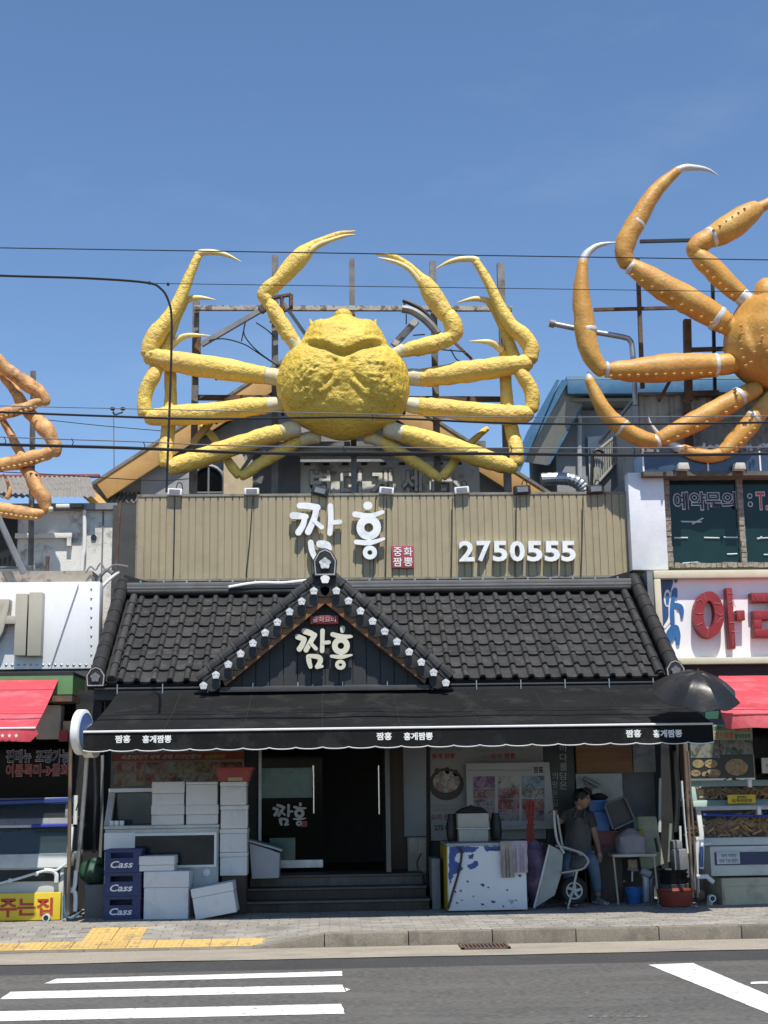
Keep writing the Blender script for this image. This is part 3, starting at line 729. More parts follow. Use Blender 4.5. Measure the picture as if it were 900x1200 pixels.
for s, u0, u1, v0, v1 in (('중', .08, .46, .54, .94), ('화', .54, .94, .54, .94), ('짬', .06, .46, .08, .48), ('뽕', .54, .94, .08, .48)):
    letters(s, x0+u0*(x1-x0), x0+u1*(x1-x0), z0+v0*(z1-z0), z0+v1*(z1-z0), YS-.051, .004, white, seal, bold=.012)
dp = [(537.5, 555.5), (558.5, 575), (577, 594), (597, 614.5), (617, 635), (637.5, 655.5), (657, 674)]
for ch, (u0, u1) in zip('2750555', dp):
    x0, x1, z0, z1 = rect(u0, 634.5, u1, 660, YS-.06)
    letters(ch, x0, x1, z0+.02, z1-.0, YS-.01, .1, wl_, sg, 'digit', bold=.03)
    # sign legs down to the roof
for px in (200, 330, 470, 600, 720):
    p = P(px, 660, YS+.4); MB().box(p.x-.04, p.x+.04, YS+.26, YS+.34, 3.3, bz1-.1).build('sign_post', greysteel, sg)
MB().box(bx0, bx1, YS+.24, YS+.29, bz0+.1, bz0+.16).build('sign_rail', greysteel, sg)
p0, p1 = P(660, 682, YS+.3), P(735, 672, YS+.3)
acu = thing('air_conditioner_case', 'pale cream equipment box tucked under the right end of the beige sign', 'air conditioner', (P(687, 690, YS+.7).x, YS+.5, 4.0))
x0, x1, z0, z1 = rect(662, 674, 713, 700, YS+.5); cs = MB().box(x0, x1, YS+.5, YS+.9, 4.0, z1).build('case', M('cream_case', (.55, .54, .48), .6), acu, bevel=.02)
MB().box(x0+.3, x1-.05, YS+.49, YS+.498, z1-.1, z1-.05).build('grille_label', M('plate_grey', (.3, .3, .3), .6), acu)
cb = [tuple(P(x, y, 18.9)) for x, y in ((268, 688), (300, 683), (330, 683), (352, 681), (362, 680))]
tag(MB().tube(spline(cb, 5), .022, 6).build('white_hose', white), 'white hose lying along the ridge left of the gable', 'hose')
# floodlights along the sign top
fl_w = 'floodlights along the top of the beige sign'
for px, py, kind, lab in ((205, 577, 0, 'white floodlight box at the left end of the sign top'), (295, 578, 0, 'white floodlight box above the sign under the crab\'s lower left leg'),
                     (453, 577, 0, 'white floodlight box on the sign top just right of the crab body'), (541, 577.5, 0, 'white floodlight box on the sign top right of the crab leg tip'),
                     (375, 577, 1, 'tilted black floodlight above the first big letter'), (612, 574.5, 1, 'black floodlight on the sign top beside the yellow gutter'), (698, 575, 1, 'black floodlight on the sign top at its right end')):
    p = P(px, py, YS-.05)
    t = thing('floodlight', lab, 'floodlight', (p.x, p.y, bz1+.035), fl_w)
    ms = white if kind == 0 else black
    R = Matrix.Rotation(rnd.uniform(-.1, .1) if kind == 0 else (.25 if px == 375 else -.05), 3, 'Y')
    hgt = .1 if kind == 0 else .13
    hd = MB().obox((p.x, YS-.02, bz1+.06), (.22 if kind == 0 else .25, .14, hgt), R).build('lamp_head', ms, t, bevel=.012)
    MB().obox((p.x, YS-.095, bz1+.06), (.16, .008, hgt*.6), R).build('lens', M('lens_grey', (.2, .21, .22), .2), hd)
    MB().tube([(p.x, YS+.03, bz1+.05), (p.x, YS+.2, bz1+.02)], .014, 6).build('bracket', greysteel, t)
    b = MB().tube(spline([(p.x, YS+.05, bz1+.1), (p.x+.03, YS+.05, bz1+.22), (p.x+.09, YS+.08, bz1+.2), (p.x+.1, YS+.12, bz1+.03)], 4), .008, 5); b.build('cable', black, t)

for i, (xa, xb) in enumerate(((205, 203), (296, 288), (440, 437), (453, 452), (530, 529), (605, 604), (683, 681))):
    a, c = P(xa, 583, YS-.08), P(xb, 676, YS-.08)
    tag(MB().tube([a, (a.x*.6+c.x*.4, YS-.06, (a.z+c.z)/2), c], .008, 5).build('hanging_cable', black), ('first', 'second', 'third', 'fourth', 'fifth', 'sixth', 'last')[i]+' thin black cable from the left hanging down the beige sign', 'cable', 'cables hanging down the beige sign')
# ================================================================ CRABS
yel = M('yellow_crab_paint', (.79, .56, .115), .55, var=.14, vs=2.2, bump=1.0, bd=.035, bs=15, dirt=(.72, .42, .13), ds=2.4, da=.5, dt=.5, streak=.12)
yel_b = M('yellow_shell_paint', (.70, .505, .075), .55, var=.15, vs=2.5, bump=1.0, bd=.05, bs=11, dirt=(.56, .37, .045), ds=3.2, da=.5, dt=.5)
yel_w = M('white_crab_joint', (.62, .57, .38), .55, var=.15, vs=4, bump=.5, bs=20, dirt=(.62, .45, .14), ds=4, da=.7, dt=.5)
yel_t = M('pale_claw_tip', (.74, .60, .27), .45, var=.15, vs=4)
org = M('orange_crab_paint', (.56, .28, .055), .5, var=.16, vs=3, bump=.5, bs=20, dirt=(.60, .36, .08), ds=2.2, da=.75, dt=.52, streak=.18)
org_s = M('silver_crab_tip', (.62, .62, .6), .4, .2, var=.15, vs=6)
org_k = M('spike_cream', (.65, .42, .15), .5)
brn = M('weathered_crab_paint', (.62, .33, .12), .6, var=.35, vs=7, bump=.7, bs=16, dirt=(.20, .09, .045), ds=5, da=.8, dt=.54, stretch=(1, 1, 1))
def lumps(q): return .022*noise.noise(q*14)+.012*noise.noise(q*31)
def fine(q): return .014*noise.noise(q*7)
def limb(pts, Y, n=5, seg=14, bumpf=fine):
    sp = spline([(*p, 0)[:4] if len(p) == 3 else p for p in pts], n)
    mb = MB(); V_, R_ = [], []
    for x, y, w_, dy in sp:
        V_.append(P(x, y, Y+dy)); R_.append(max(.004, w_/2*(Y+dy)/FPX))
    # rounded ends
    a, c = V_[0]-V_[1], V_[-1]-V_[-2]
    if a.length > 0: V_.insert(0, V_[0]+a.normalized()*R_[0]*.35); R_.insert(0, R_[0]*.7)
    if c.length > 0: V_.append(V_[-1]+c.normalized()*R_[-1]*.35); R_.append(R_[-1]*.6)
    return mb.tube(V_, R_, seg, bumpf=bumpf)
SPIKE = []
def spikes(pts, Y, par, r=.027):
    """rows of small blunt spikes, each a piece of its own"""
    if not SPIKE: SPIKE.append(MB().lathe([(r, 0), (r*.85, r*.8), (r*.2, r*2.1)], (0, 0, 0), 8, Matrix.Rotation(math.pi/2, 3, 'X')).mesh('spike', org_k, smooth=60))
    for x, y, w_, dy in pts: piece(SPIKE[0], 'spike', par, P(x, y, Y+dy))
def crab_leg(crab, Y, segs, label=None, bf=fine):
    """segs: list of (part name, material, points); the first is the leg itself, the rest its pieces"""
    leg = None
    for nm, mt, pts, *k in segs:
        o = limb(pts, Y, bumpf=(lumps if nm == 'leg' and bf is fine and mt is yel else bf)).build(nm if leg is not None else 'leg', mt, leg or crab, smooth=50)
        if leg is None:
            leg = o
            if label: o['label'] = label
    return leg
def shell(outline, cx, cy, Y, depth, relief, name, mt, crab, ns=46, nth=140):
    oc = spline([(*p,) for p in outline+[outline[0]]], 6)
    def rad(a):
        best = None
        for i in range(len(oc)-1):
            ax_, ay_, bx_, by_ = oc[i][0]-cx, oc[i][1]-cy, oc[i+1][0]-cx, oc[i+1][1]-cy
            dx, dy = math.cos(a), math.sin(a); det = dx*(ay_-by_)-dy*(ax_-bx_)
            if abs(det) < 1e-9: continue
            t = (ax_*(ay_-by_)-ay_*(ax_-bx_))/det; s = (dx*ay_-dy*ax_)/det
            if t > 0 and -1e-6 <= s <= 1+1e-6: best = max(best or 0, t)
        return best
    rs = [rad(2*math.pi*k/nth) or 60 for k in range(nth)]
    b = MB(); s_ = Y/FPX
    for side in (1, -1):
        for i in range(ns+1):
            t = i/ns; q = math.sin(t*math.pi/2)        # 0 centre .. 1 rim
            for k in range(nth):
                a = 2*math.pi*k/nth; px, py = cx+rs[k]*q*math.cos(a), cy+rs[k]*q*math.sin(a)
                d = math.sqrt(max(0, 1-q**2.6))*depth*(1 if side > 0 else .55)
                if side > 0: d += relief(px, py, q)
                base = P(px, py, Y); b.v.append(base-Vector((0, d*side, 0)))
    m_ = (ns+1)*nth
    for i in range(ns):
        for k in range(nth):
            k2 = (k+1) % nth; q = [i*nth+k, i*nth+k2, (i+1)*nth+k2, (i+1)*nth+k]
            b.f.append(q[::-1]); b.m.append(0); b.f.append([m_+j for j in q]); b.m.append(0)
    bm = bmesh.new(); me = b.mesh('t', mt); bm.from_mesh(me); bmesh.ops.remove_doubles(bm, verts=bm.verts, dist=.0015)
    b2 = MB(); bm.verts.index_update(); b2.v = [v.co.copy() for v in bm.verts]; b2.f = [[v.index for v in f.verts] for f in bm.faces]; b2.m = [0]*len(b2.f); bm.free(); bpy.data.meshes.remove(me)
    return b2.build(name, mt, crab, smooth=75)
def ss(a, c, x): t = max(0, min(1, (x-a)/(c-a))); return t*t*(3-2*t)
def seg_d(px, py, pts):
    best = 1e9
    for (ax_, ay_), (bx_, by_) in zip(pts, pts[1:]):
        dx, dy = bx_-ax_, by_-ay_; t = max(0, min(1, ((px-ax_)*dx+(py-ay_)*dy)/(dx*dx+dy*dy)))
        best = min(best, math.hypot(px-ax_-t*dx, py-ay_-t*dy))
    return best

YC = 19.9
c0 = P(402, 517, YC)
crab = thing('giant_crab', 'giant yellow crab figure spread above the beige sign in the middle', 'crab figure', (c0.x, YC, bz1), 'giant crabs on the roofs')
out = [(401, 370.5), (408, 371), (414, 373), (420, 375.5), (428, 376.5), (435, 377), (441, 382), (446, 388), (450, 395), (456, 407), (463, 413), (471, 421), (477, 431), (479.5, 443), (480, 460), (478, 472), (473, 483), (463, 495), (452, 501), (443, 505), (422, 513), (401, 516.5), (382, 512), (358, 502), (341, 492), (329, 476), (325, 464), (323.5, 450), (326, 436), (333, 420), (344, 409), (353, 401), (359, 389), (363, 383), (369, 377.5), (376, 377), (384, 375.5), (391, 372.5), (396, 371)]
V_groove = [(345, 406), (357, 411), (383, 421), (395, 427), (403, 429), (413, 425), (424, 419), (447, 413), (458, 407)]
def relief(px, py, q):
    x = px-402
    gv = seg_d(px, py, V_groove); d = -.065*math.exp(-(gv/3.2)**2)
    yv = 429-abs(x)*.36
    head = ss(2, -8, py-yv); d += .055*head*(1-q**6)                       # raised head lobe
    for sx in (-1, 1):
        d -= .034*math.exp(-(seg_d(px, py, [(402+sx*9, 437), (402+sx*8, 447), (402+sx*14, 456), (402+sx*26, 465)])/3.0)**2)
        d -= .045*math.exp(-(seg_d(px, py, [(402+sx*26, 407), (402+sx*40, 403), (402+sx*52, 402)])/2.2)**2)*ss(.99, .8, q)
        d += .06*math.exp(-(((x-sx*38)/15)**2+((py-410)/6)**2))
        d += .06*math.exp(-(((x-sx*38)/26)**2+((py-448)/22)**2))
        d -= .024*math.exp(-(seg_d(px, py, [(402+sx*8, 464), (402+sx*24, 478), (402+sx*50, 487), (402+sx*66, 485)])/3.5)**2)
        d += .03*math.exp(-(((x-sx*20)/10)**2+((py-388)/6)**2))
    d += .05*math.exp(-((x/7)**2+((py-446)/13)**2))
    d += .03*math.exp(-((x/9)**2+((py-372)/6)**2))
    d -= .03*math.exp(-((x/6)**2+((py-403)/5)**2))
    # warts on the flanks, softer pits elsewhere
    p3 = Vector((px*.145, py*.145, 0))
    wart = max(0, noise.noise(p3*1.9)+.1)*.065 + .02*noise.noise(p3*3.6)
    wm = ss(14, 45, abs(x))*ss(424, 440, py)*ss(500, 478, py)
    d += wart*(.18+.85*wm)*ss(1.0, .93, q)
    d += .02*noise.noise(p3*.5)
    return d
sh = shell(out, 402, 443, YC, .62, relief, 'shell', yel_b, crab)
MB().ell(P(402, 371.5, YC-.04), (.155, .2, .125), 16, 10).build('rostrum', yel_b, crab, smooth=60)
for sx in (-1, 1):
    p = P(402+sx*26, 377, YC-.05); MB().ell(p, (.07, .08, .05), 12, 8).build('eye', M('grey_eye', (.28, .29, .27), .35), crab, smooth=60)
    p = P(402+sx*36.5, 381, YC); MB().lathe([(.05, -.05), (.03, .05), (.005, .11)], p, 8, Matrix.Rotation(sx*.3, 3, 'Y')).build('shell_spine', yel_b, crab, smooth=40)
# claws
crab_leg(crab, YC-.15, [('leg', yel, [(346, 402, 17), (338, 392, 20), (327, 374, 20), (318, 359, 17), (313, 353, 15)]), ('joint', yel_w, [(349, 410, 16), (345, 402, 18), (343, 398, 18)]),
    ('wrist', yel, [(313, 352, 17), (309, 345, 18), (316, 337, 20), (326, 331, 19)]), ('hand', yel, [(325, 332, 18), (333, 322, 22), (346, 308, 25), (357, 296, 21), (366, 288, 13), (380, 281, 9), (398, 274, 6.5), (416, 271, 2)]),
    ('finger', yel_t, [(356, 300, 11, -.03), (372, 288, 8, -.04), (388, 281.5, 6, -.05), (404, 276.5, 4, -.05), (416, 275, 1.2, -.05)])], 'left claw arm')
crab_leg(crab, YC-.15, [('leg', yel, [(474, 411.5, 16), (487, 408, 21), (505, 404, 22), (522, 399, 21), (528, 395, 18)]), ('joint', yel_w, [(462, 415, 15), (470, 412, 18), (473, 411, 18)]),
    ('wrist', yel, [(528, 397, 19), (532, 389, 23), (530, 378, 24), (524, 369, 22)]), ('hand', yel, [(523, 370, 22), (516, 360, 24), (507, 346, 26), (500, 335, 22), (492, 325, 14), (476, 309, 8.5), (459, 300, 6), (440, 298, 1.5)]),
    ('finger', yel_t, [(494, 332, 10, -.03), (480, 316, 7, -.04), (466, 308, 5.5, -.05), (454, 304.5, 4, -.05), (443, 302, 1.2, -.05)])], 'right claw arm')
# walking legs, left then right
crab_leg(crab, YC, [('leg', yel, [(311, 440, 21), (295, 438, 25), (250, 431, 29), (205, 424, 27), (180, 419, 23), (172, 418, 19)]), ('joint', yel_w, [(334, 445, 19), (322, 442, 22), (311, 440, 21.5)]),
    ('lower_leg', yel, [(174, 416, 20), (177, 404, 23), (184, 391, 24), (196, 376, 20), (208, 357, 17), (222, 324, 13), (232, 300, 10)]), ('tip', yel_t, [(230, 299, 9.5), (238, 296, 9), (252, 296, 7.5), (266, 299, 5.5), (283, 307, 1)])])
crab_leg(crab, YC, [('leg', yel, [(313, 475, 20), (295, 477, 23), (250, 484, 27), (205, 487, 26), (180, 489, 21), (172, 490, 17)]), ('joint', yel_w, [(336, 473, 17), (324, 473.5, 19), (313, 475, 20)]),
    ('lower_leg', yel, [(170, 486, 18), (169, 472, 18), (172, 455, 19), (181, 438, 18), (192, 412, 16, .2), (204, 378, 14, .25), (216, 354, 10, .2)]), ('tip', yel_t, [(215, 354, 9, .2), (224, 350, 8, .15), (236, 349, 6, .1), (253, 351.5, 1, .1)])])
crab_leg(crab, YC, [('leg', yel, [(330, 507, 22), (310, 512, 23), (262, 527, 24), (225, 540, 24), (205, 546, 21), (198, 548, 17)]), ('joint', yel_w, [(350, 503, 18), (340, 504, 22), (330, 507, 22)]),
    ('lower_leg', yel, [(194, 544, 17), (194, 530, 18), (197, 505, 18, .15), (200, 470, 16, .2), (199, 435, 15, .25), (195, 412, 11, .25)]), ('tip', yel_t, [(198, 408, 9.5, .2), (209, 398, 8.5, .15), (222, 393, 6.5, .1), (247, 393.5, 1, .1)])])
crab_leg(crab, YC+.15, [('leg', yel, [(352, 516, 16), (338, 523, 17), (312, 539, 15), (290, 554, 13), (282, 558, 11)]), ('joint', yel_w, [(374, 513, 15), (364, 513, 17), (352, 516, 17)]),
    ('lower_leg', yel, [(280, 557, 12), (272, 547, 12), (262, 532, 10, .2), (248, 510, 9, .4), (236, 500, 7, .5)])])
crab_leg(crab, YC, [('leg', yel, [(493, 443, 23), (510, 441, 25), (553, 435, 28), (595, 429, 25), (615, 426, 22), (621, 424, 17)]), ('joint', yel_w, [(470, 442, 18), (481, 442, 22), (493, 443, 22.5)]),
    ('lower_leg', yel, [(622, 422, 19), (622, 408, 21), (614, 395, 22), (600, 382, 19), (587, 362, 16), (572, 330, 13), (558, 307, 10)]), ('tip', yel_t, [(560, 306, 9.5), (552, 303.5, 9), (538, 304, 7.5), (524, 308, 5), (511, 314.5, 1)])])
crab_leg(crab, YC, [('leg', yel, [(491, 476, 22), (510, 478, 24), (555, 483, 26), (595, 486, 25), (616, 485, 21), (622, 484, 17)]), ('joint', yel_w, [(470, 473, 16), (480, 474.5, 20), (491, 476, 21)]),
    ('lower_leg', yel, [(623, 480, 18), (624, 466, 18), (620, 452, 19), (610, 436, 18), (600, 412, 16, .2), (590, 382, 14, .25), (574, 354, 10, .2)]), ('tip', yel_t, [(575, 354.5, 9, .2), (566, 351, 8, .15), (553, 350.5, 6, .1), (535, 355, 1, .1)])])
crab_leg(crab, YC, [('leg', yel, [(472, 508, 22), (490, 513, 25), (535, 526, 25), (575, 540, 24), (597, 546, 20), (604, 547, 16)]), ('joint', yel_w, [(452, 503, 18), (462, 505, 22), (472, 508, 22)]),
    ('lower_leg', yel, [(605, 543, 17), (605, 528, 18), (600, 505, 18, .15), (594, 470, 16, .2), (592, 435, 15, .25), (590, 412, 11, .25)]), ('tip', yel_t, [(588, 411, 9.5, .2), (580, 404, 8.5, .15), (570, 400.5, 6.5, .1), (549, 400, 1, .1)])])
crab_leg(crab, YC+.15, [('leg', yel, [(449, 518, 16), (462, 526, 17), (489, 543, 15), (510, 557, 13), (517, 561, 11)]), ('joint', yel_w, [(428, 513, 15), (438, 514, 17), (449, 518, 17)]),
    ('lower_leg', yel, [(519, 559, 12), (527, 549, 12), (538, 533, 10, .2), (556, 515, 9, .4), (571, 502, 7, .5)])])

# right-hand orange crab (its right half lies outside the photograph)
YO = 19.0
c0 = P(925, 465, YO)
oc_ = thing('giant_crab', 'giant orange crab figure with cream spikes and silver tips at the right edge', 'crab figure', (c0.x, YO, c0.z-.3), 'giant crabs on the roofs')
cx_, cy_ = 925, 402
out = []
for k in range(28):
    a = 2*math.pi*k/28; r = 74+3*math.cos(2*a); out.append((cx_+r*math.cos(a), cy_+r*.86*math.sin(a)-(6 if math.sin(a) < -.6 else 0)))
def rel2(px, py, q): return .05*noise.noise(Vector((px*.05, py*.05, 2)))+.012*noise.noise(Vector((px*.3, py*.3, 2)))-.05*math.exp(-(seg_d(px, py, [(866, 390), (872, 420), (885, 445)])/3)**2)
shell(out, cx_, cy_, YO, .75, rel2, 'shell', org, oc_, 26, 64)
MB().ell(P(898, 350, YO-.25), (.2, .22, .33), 14, 10).build('head_lobe', org, oc_, smooth=60)
sp = []
for (u, v) in ((868, 382), (869, 391), (868, 401), (869, 410), (871, 420), (880, 425), (884, 413), (890, 404), (893, 395), (893, 386), (899, 412), (874, 429)):
    q = math.hypot((u-cx_)/74, (v-cy_)/66); sp.append((u, v, 1, -.75*math.sqrt(max(0, 1-q**2.6))+.01))
spikes(sp, YO, oc_)
def mir(pts): return [(2*cx_-p[0], *p[1:]) for p in pts]
def line(a, c, n, w_=1, dy=0): return [(a[0]+(c[0]-a[0])*i/(n-1), a[1]+(c[1]-a[1])*i/(n-1), w_, dy) for i in range(n)]
org_legs = [
 ([('leg', org, [(851, 380, 29), (835, 369, 33), (805, 352, 36), (772, 333, 33), (748, 317, 26), (738, 310, 18)]), ('hip', org, [(880, 393, 20), (862, 386, 25), (850, 380, 26)]), ('joint', org_s, [(842, 374, 34.5), (839, 372, 35)]),
   ('lower_leg', org, [(735, 310, 20), (731, 298, 24), (735, 280, 26), (747, 258, 25), (760, 236, 22), (775, 217, 18), (794, 200, 12)]), ('knee_band', org_s, [(741, 314, 22), (739, 312.5, 22)]), ('shin_band', org_s, [(745, 263, 25.5), (746.5, 260.5, 25.5)]),
   ('tip', org_s, [(793, 200, 11), (804, 196.5, 9.5), (820, 197, 7), (832, 200, 4), (842, 206, 1)])], line((741, 323), (845, 386), 10)),
 ([('leg', org, [(838, 428, 30), (815, 429, 34), (785, 431, 37), (750, 434, 32), (722, 434, 24), (713, 433, 18)]), ('hip', org, [(868, 425, 22), (852, 427, 28), (838, 428, 28)]), ('joint', org_s, [(840, 428, 31), (837, 428, 31.5)]),
   ('lower_leg', org, [(707, 435, 19), (697, 424, 23), (688, 402, 27), (684, 372, 26), (681, 340, 21), (683, 306, 13)]), ('knee_band', org_s, [(712, 433, 21), (710, 433, 21)]), ('shin_band', org_s, [(688, 389, 27.5), (687.5, 386, 27.5)]),
   ('tip', org_s, [(683, 307, 12), (688, 297, 10.5), (698, 289, 7.5), (710, 285.5, 4.5), (724, 284, 1)])], line((716, 441), (832, 438), 12)),
 ([('leg', org, [(866, 466, 25), (845, 478, 28), (815, 494, 27), (788, 508, 24), (772, 516, 20)]), ('hip', org, [(888, 455, 20), (876, 461, 24), (866, 466, 24)]), ('joint', org_s, [(868, 464, 26), (865, 466, 26.5)]),
   ('lower_leg', org, [(768, 518, 20), (752, 514, 22), (733, 504, 23), (712, 486, 21), (699, 464, 17), (690, 444, 11)]), ('knee_band', org_s, [(770, 517, 21), (768, 518, 21)]), ('shin_band', org_s, [(730, 502, 23.5), (728, 500.5, 23.5)]),
   ('tip', org_s, [(691, 446, 11), (690, 441, 9), (689, 436, 2)])], line((862, 478), (783, 518), 8)),
 ([('leg', org, [(886, 488, 24), (870, 508, 25), (854, 525, 22), (845, 532, 18)]), ('hip', org, [(905, 465, 20), (895, 477, 22), (886, 488, 23)]), ('joint', org_s, [(884, 490, 25), (882, 492, 25.5)]),
   ('lower_leg', org, [(846, 532, 17), (830, 535, 18), (812, 531, 16), (798, 526, 13)]), ('tip', org_s, [(799, 527, 12), (786, 520, 9), (774, 511, 6), (763, 497, 3), (760, 488, 1)])], line((884, 503), (858, 531), 6)),
 ([('leg', org, [(868, 346, 22), (852, 332, 27), (836, 316, 28), (822, 303, 25), (816, 297, 20)]), ('joint', org_s, [(888, 366, 20), (878, 355, 23), (868, 346, 22)]),
   ('wrist', org, [(816, 298, 20), (815, 291, 24), (824, 283, 27), (834, 278, 26)]), ('hand', org, [(833, 279, 27), (846, 272, 34), (862, 262, 36), (878, 250, 30), (888, 244, 22)]), ('joint', org_s, [(832, 279, 28), (835, 277.5, 29)]),
   ('finger', org, [(885, 246, 20), (895, 241, 15), (910, 231, 10), (930, 221, 6), (948, 216, 1)])], line((822, 312), (858, 347), 6)+line((836, 270), (872, 245), 6))]
for segs, spk in org_legs:
    for fl_ in (False, True):
        sg2 = [(n_, m_, mir(p) if fl_ else p) for n_, m_, p in segs]
        leg = crab_leg(oc_, YO-.1, sg2)
        if not fl_: spikes([(x, y, w_, -.1-.16) for x, y, w_, d in spk], YO, leg)
# left-hand weathered crab: only the ends of its right legs reach into the photograph
YL = 19.6
c0 = P(-110, 600, YL)
lc = thing('giant_crab', 'giant weathered brown crab figure reaching in at the left edge', 'crab figure', (c0.x, YL, c0.z), 'giant crabs on the roofs')
shell([(-110+85*math.cos(2*math.pi*k/24), 500+80*math.sin(2*math.pi*k/24)) for k in range(24)], -110, 500, YL, .7, lambda x, y, q: .06*noise.noise(Vector((x*.06, y*.06, 5))), 'shell', brn, lc, 20, 48)
big = lambda q: .035*noise.noise(q*6)
for segs in ([('leg', brn, [(-90, 470, 24), (-40, 490, 17), (-10, 488, 17), (20, 481, 17), (42, 472, 14), (52, 469, 11)]), ('lower_leg', brn, [(54, 473, 12), (50, 463, 18), (36, 452, 20), (16, 438, 19), (-8, 418, 18), (-30, 395, 14)]), ('tip', brn, [(-30, 396, 12), (-55, 385, 7), (-80, 390, 1)])],
             [('leg', brn, [(-90, 510, 26), (-40, 548, 22), (-10, 547, 20), (25, 540, 20), (50, 533, 18), (64, 528, 13)]), ('lower_leg', brn, [(66, 533, 14), (64, 520, 20), (52, 502, 22), (38, 487, 18, .15), (26, 472, 16, .2), (12, 450, 15, .25), (-8, 425, 14, .25)]), ('tip', brn, [(-8, 427, 12, .2), (-30, 410, 8, .2), (-60, 408, 1, .2)])],
             [('leg', brn, [(-90, 540, 24), (-40, 592, 20), (-10, 595, 20), (20, 600, 19), (42, 602, 16), (52, 600, 11)]), ('lower_leg', brn, [(54, 598, 13), (51, 585, 20), (40, 565, 20), (30, 548, 16, .15), (22, 528, 13, .25), (12, 508, 11, .3), (2, 490, 8, .3)]), ('joint', yel_w, [(57, 597, 9), (61, 596.5, 8)]), ('tip', brn, [(4, 556, 3), (9, 566, 6), (11, 576, 8), (8, 584, 8)])]):
    segs = [(n_, m_, [(q[0], q[1], q[2]*.88, *q[3:]) for q in p_]) for n_, m_, p_ in segs]
    lg_ = crab_leg(lc, YL, segs, bf=big); a_ = segs[0][2]
    spikes([(x, y+w_*.33, w_, -.12) for x, y, w_ in [(a_[2][0]+(a_[4][0]-a_[2][0])*i/9, a_[2][1]+(a_[4][1]-a_[2][1])*i/9+(0 if i < 5 else .5), a_[3][2]) for i in range(10)]], YL, lg_)
MB().tube([(P(-110, 600, YL).x, YL+.3, 4.2), (P(-110, 520, YL).x, YL+.3, P(-110, 520, YL).z)], .08, 8).build('support_pole', greysteel, lc)
# ================================================================ FRAMES BEHIND THE CRABS
YF = 20.5
fp = P(402, 560, YF)
frame = thing('steel_scaffold', 'steel post and beam frame holding up the yellow crab', 'steel frame', (fp.x, YF, 4.6))
galv = M('weathered_post', (.21, .20, .195), .6, .2, var=.4, vs=5, streak=.4, dirt=(.09, .05, .035), ds=4, da=.8, dt=.54)
for px, pt, wd in ((227, 353, 8), (322, 300, 8), (415, 304, 7), (513, 307, 8), (595, 309, 9)):
    p, q = P(px, 570, YF), P(px, pt, YF); w_ = wd*YF/FPX/2
    po = MB().box(p.x-w_, p.x+w_, YF-w_, YF+w_, 4.6, q.z).build('post', galv, frame)
    if px in (227, 595): 
        a = P(px, 400, YF); MB().box(p.x-w_*.5, p.x+w_*1.8, YF-.12, YF-w_-.004, a.z-.6, a.z+.1).build('rust_plate', rust, po)
def beam(par, a, c, Y, w_=5, name='beam', mt=None):
    p, q = P(*a, Y), P(*c, Y); r = w_*Y/FPX/2
    d = (q-p); L_ = d.length; R = d.to_track_quat('X', 'Z').to_matrix()
    return MB().obox((p+q)/2, (L_, r*2, r*2), R).build(name, mt or rust, par)
white_rust = M('flaking_beam_paint', (.45, .44, .43), .7, .2, var=.2, vs=6, dirt=(.1, .07, .06), ds=6, da=.9, dt=.47)
beam(frame, (228, 361), (600, 362), YF-.13, 6, mt=white_rust)
beam(frame, (330, 528), (610, 531), YF-.14, 11, mt=greysteel); beam(frame, (232, 466), (600, 468), YF+.14, 6, mt=rust)
beam(frame, (236, 404), (305, 364), YF-.3, 6, 'brace', greysteel); beam(frame, (305, 364), (320, 353), YF-.3, 9, 'brace', rust)
beam(frame, (330, 352), (358, 392), YF-.3, 4, 'brace', greysteel); beam(frame, (461, 405), (488, 376), YF-.3, 8, 'brace', white_rust)
beam(frame, (528, 397), (553, 421), YF-.1, 3, 'brace', rust); beam(frame, (277, 560), (305, 520), YF-.2, 4, 'brace', greysteel)
beam(frame, (226, 520), (262, 475), YF-.2, 8, 'brace', M('tan_beam', (.42, .27, .12), .7))
bl = MB()
for a, c in (((316, 350), (341, 345)), ((341, 345), (341, 362)), ((341, 362), (322, 366)), ((322, 366), (318, 378)), ((330, 348), (332, 366))):
    p, q = P(*a, YF-.3), P(*c, YF-.3); bl.tube([p, q], .035, 6)
bl.build('bracket_box', rust, frame)
for rr in (0, 1):
    pts = [(472-rr*1, 352+rr*10), (482, 356+rr*8), (494, 363+rr*8), (505, 374+rr*7), (513, 388+rr*3)]
    MB().tube([P(x, y, YF-.3) for x, y in spline(pts, 4)], .035 if rr == 0 else .07, 8).build('dish_arc', greysteel if rr else black, frame)
beam(frame, (474, 352), (474, 364), YF-.3, 3, 'dish_arm', black)
for pts in ([(283, 400), (288, 376), (286, 392), (300, 410), (320, 425), (330, 432)], [(245, 399), (262, 397), (285, 403), (300, 412), (318, 424)], [(300, 378), (312, 386), (322, 395)], [(478, 405), (500, 408), (520, 410), (545, 412)], [(476, 368), (476, 380)], [(484, 393), (498, 392)], [(528, 409), (534, 420), (540, 424)]):
    MB().tube([P(x, y, YF-.35) for x, y in spline(pts, 5)], .011, 5).build('cable', black, frame)
for px, py, sx in ((330, 443, 1), (330, 474, 1), (475, 443, 1), (475, 474, 1), (250, 431, 1), (555, 434, 1), (250, 484, 1), (555, 482, 1), (400, 470, 1), (400, 420, 1)):
    p = P(px, py, YC); MB().tube([(p.x, YC+.08, p.z), (p.x, YF, p.z)], .03, 6).build('standoff', rust, frame)
of = thing('steel_scaffold', 'rusty square tube frame behind the orange crab', 'steel frame', (P(800, 460, 19.5).x, 19.5, 5.5))
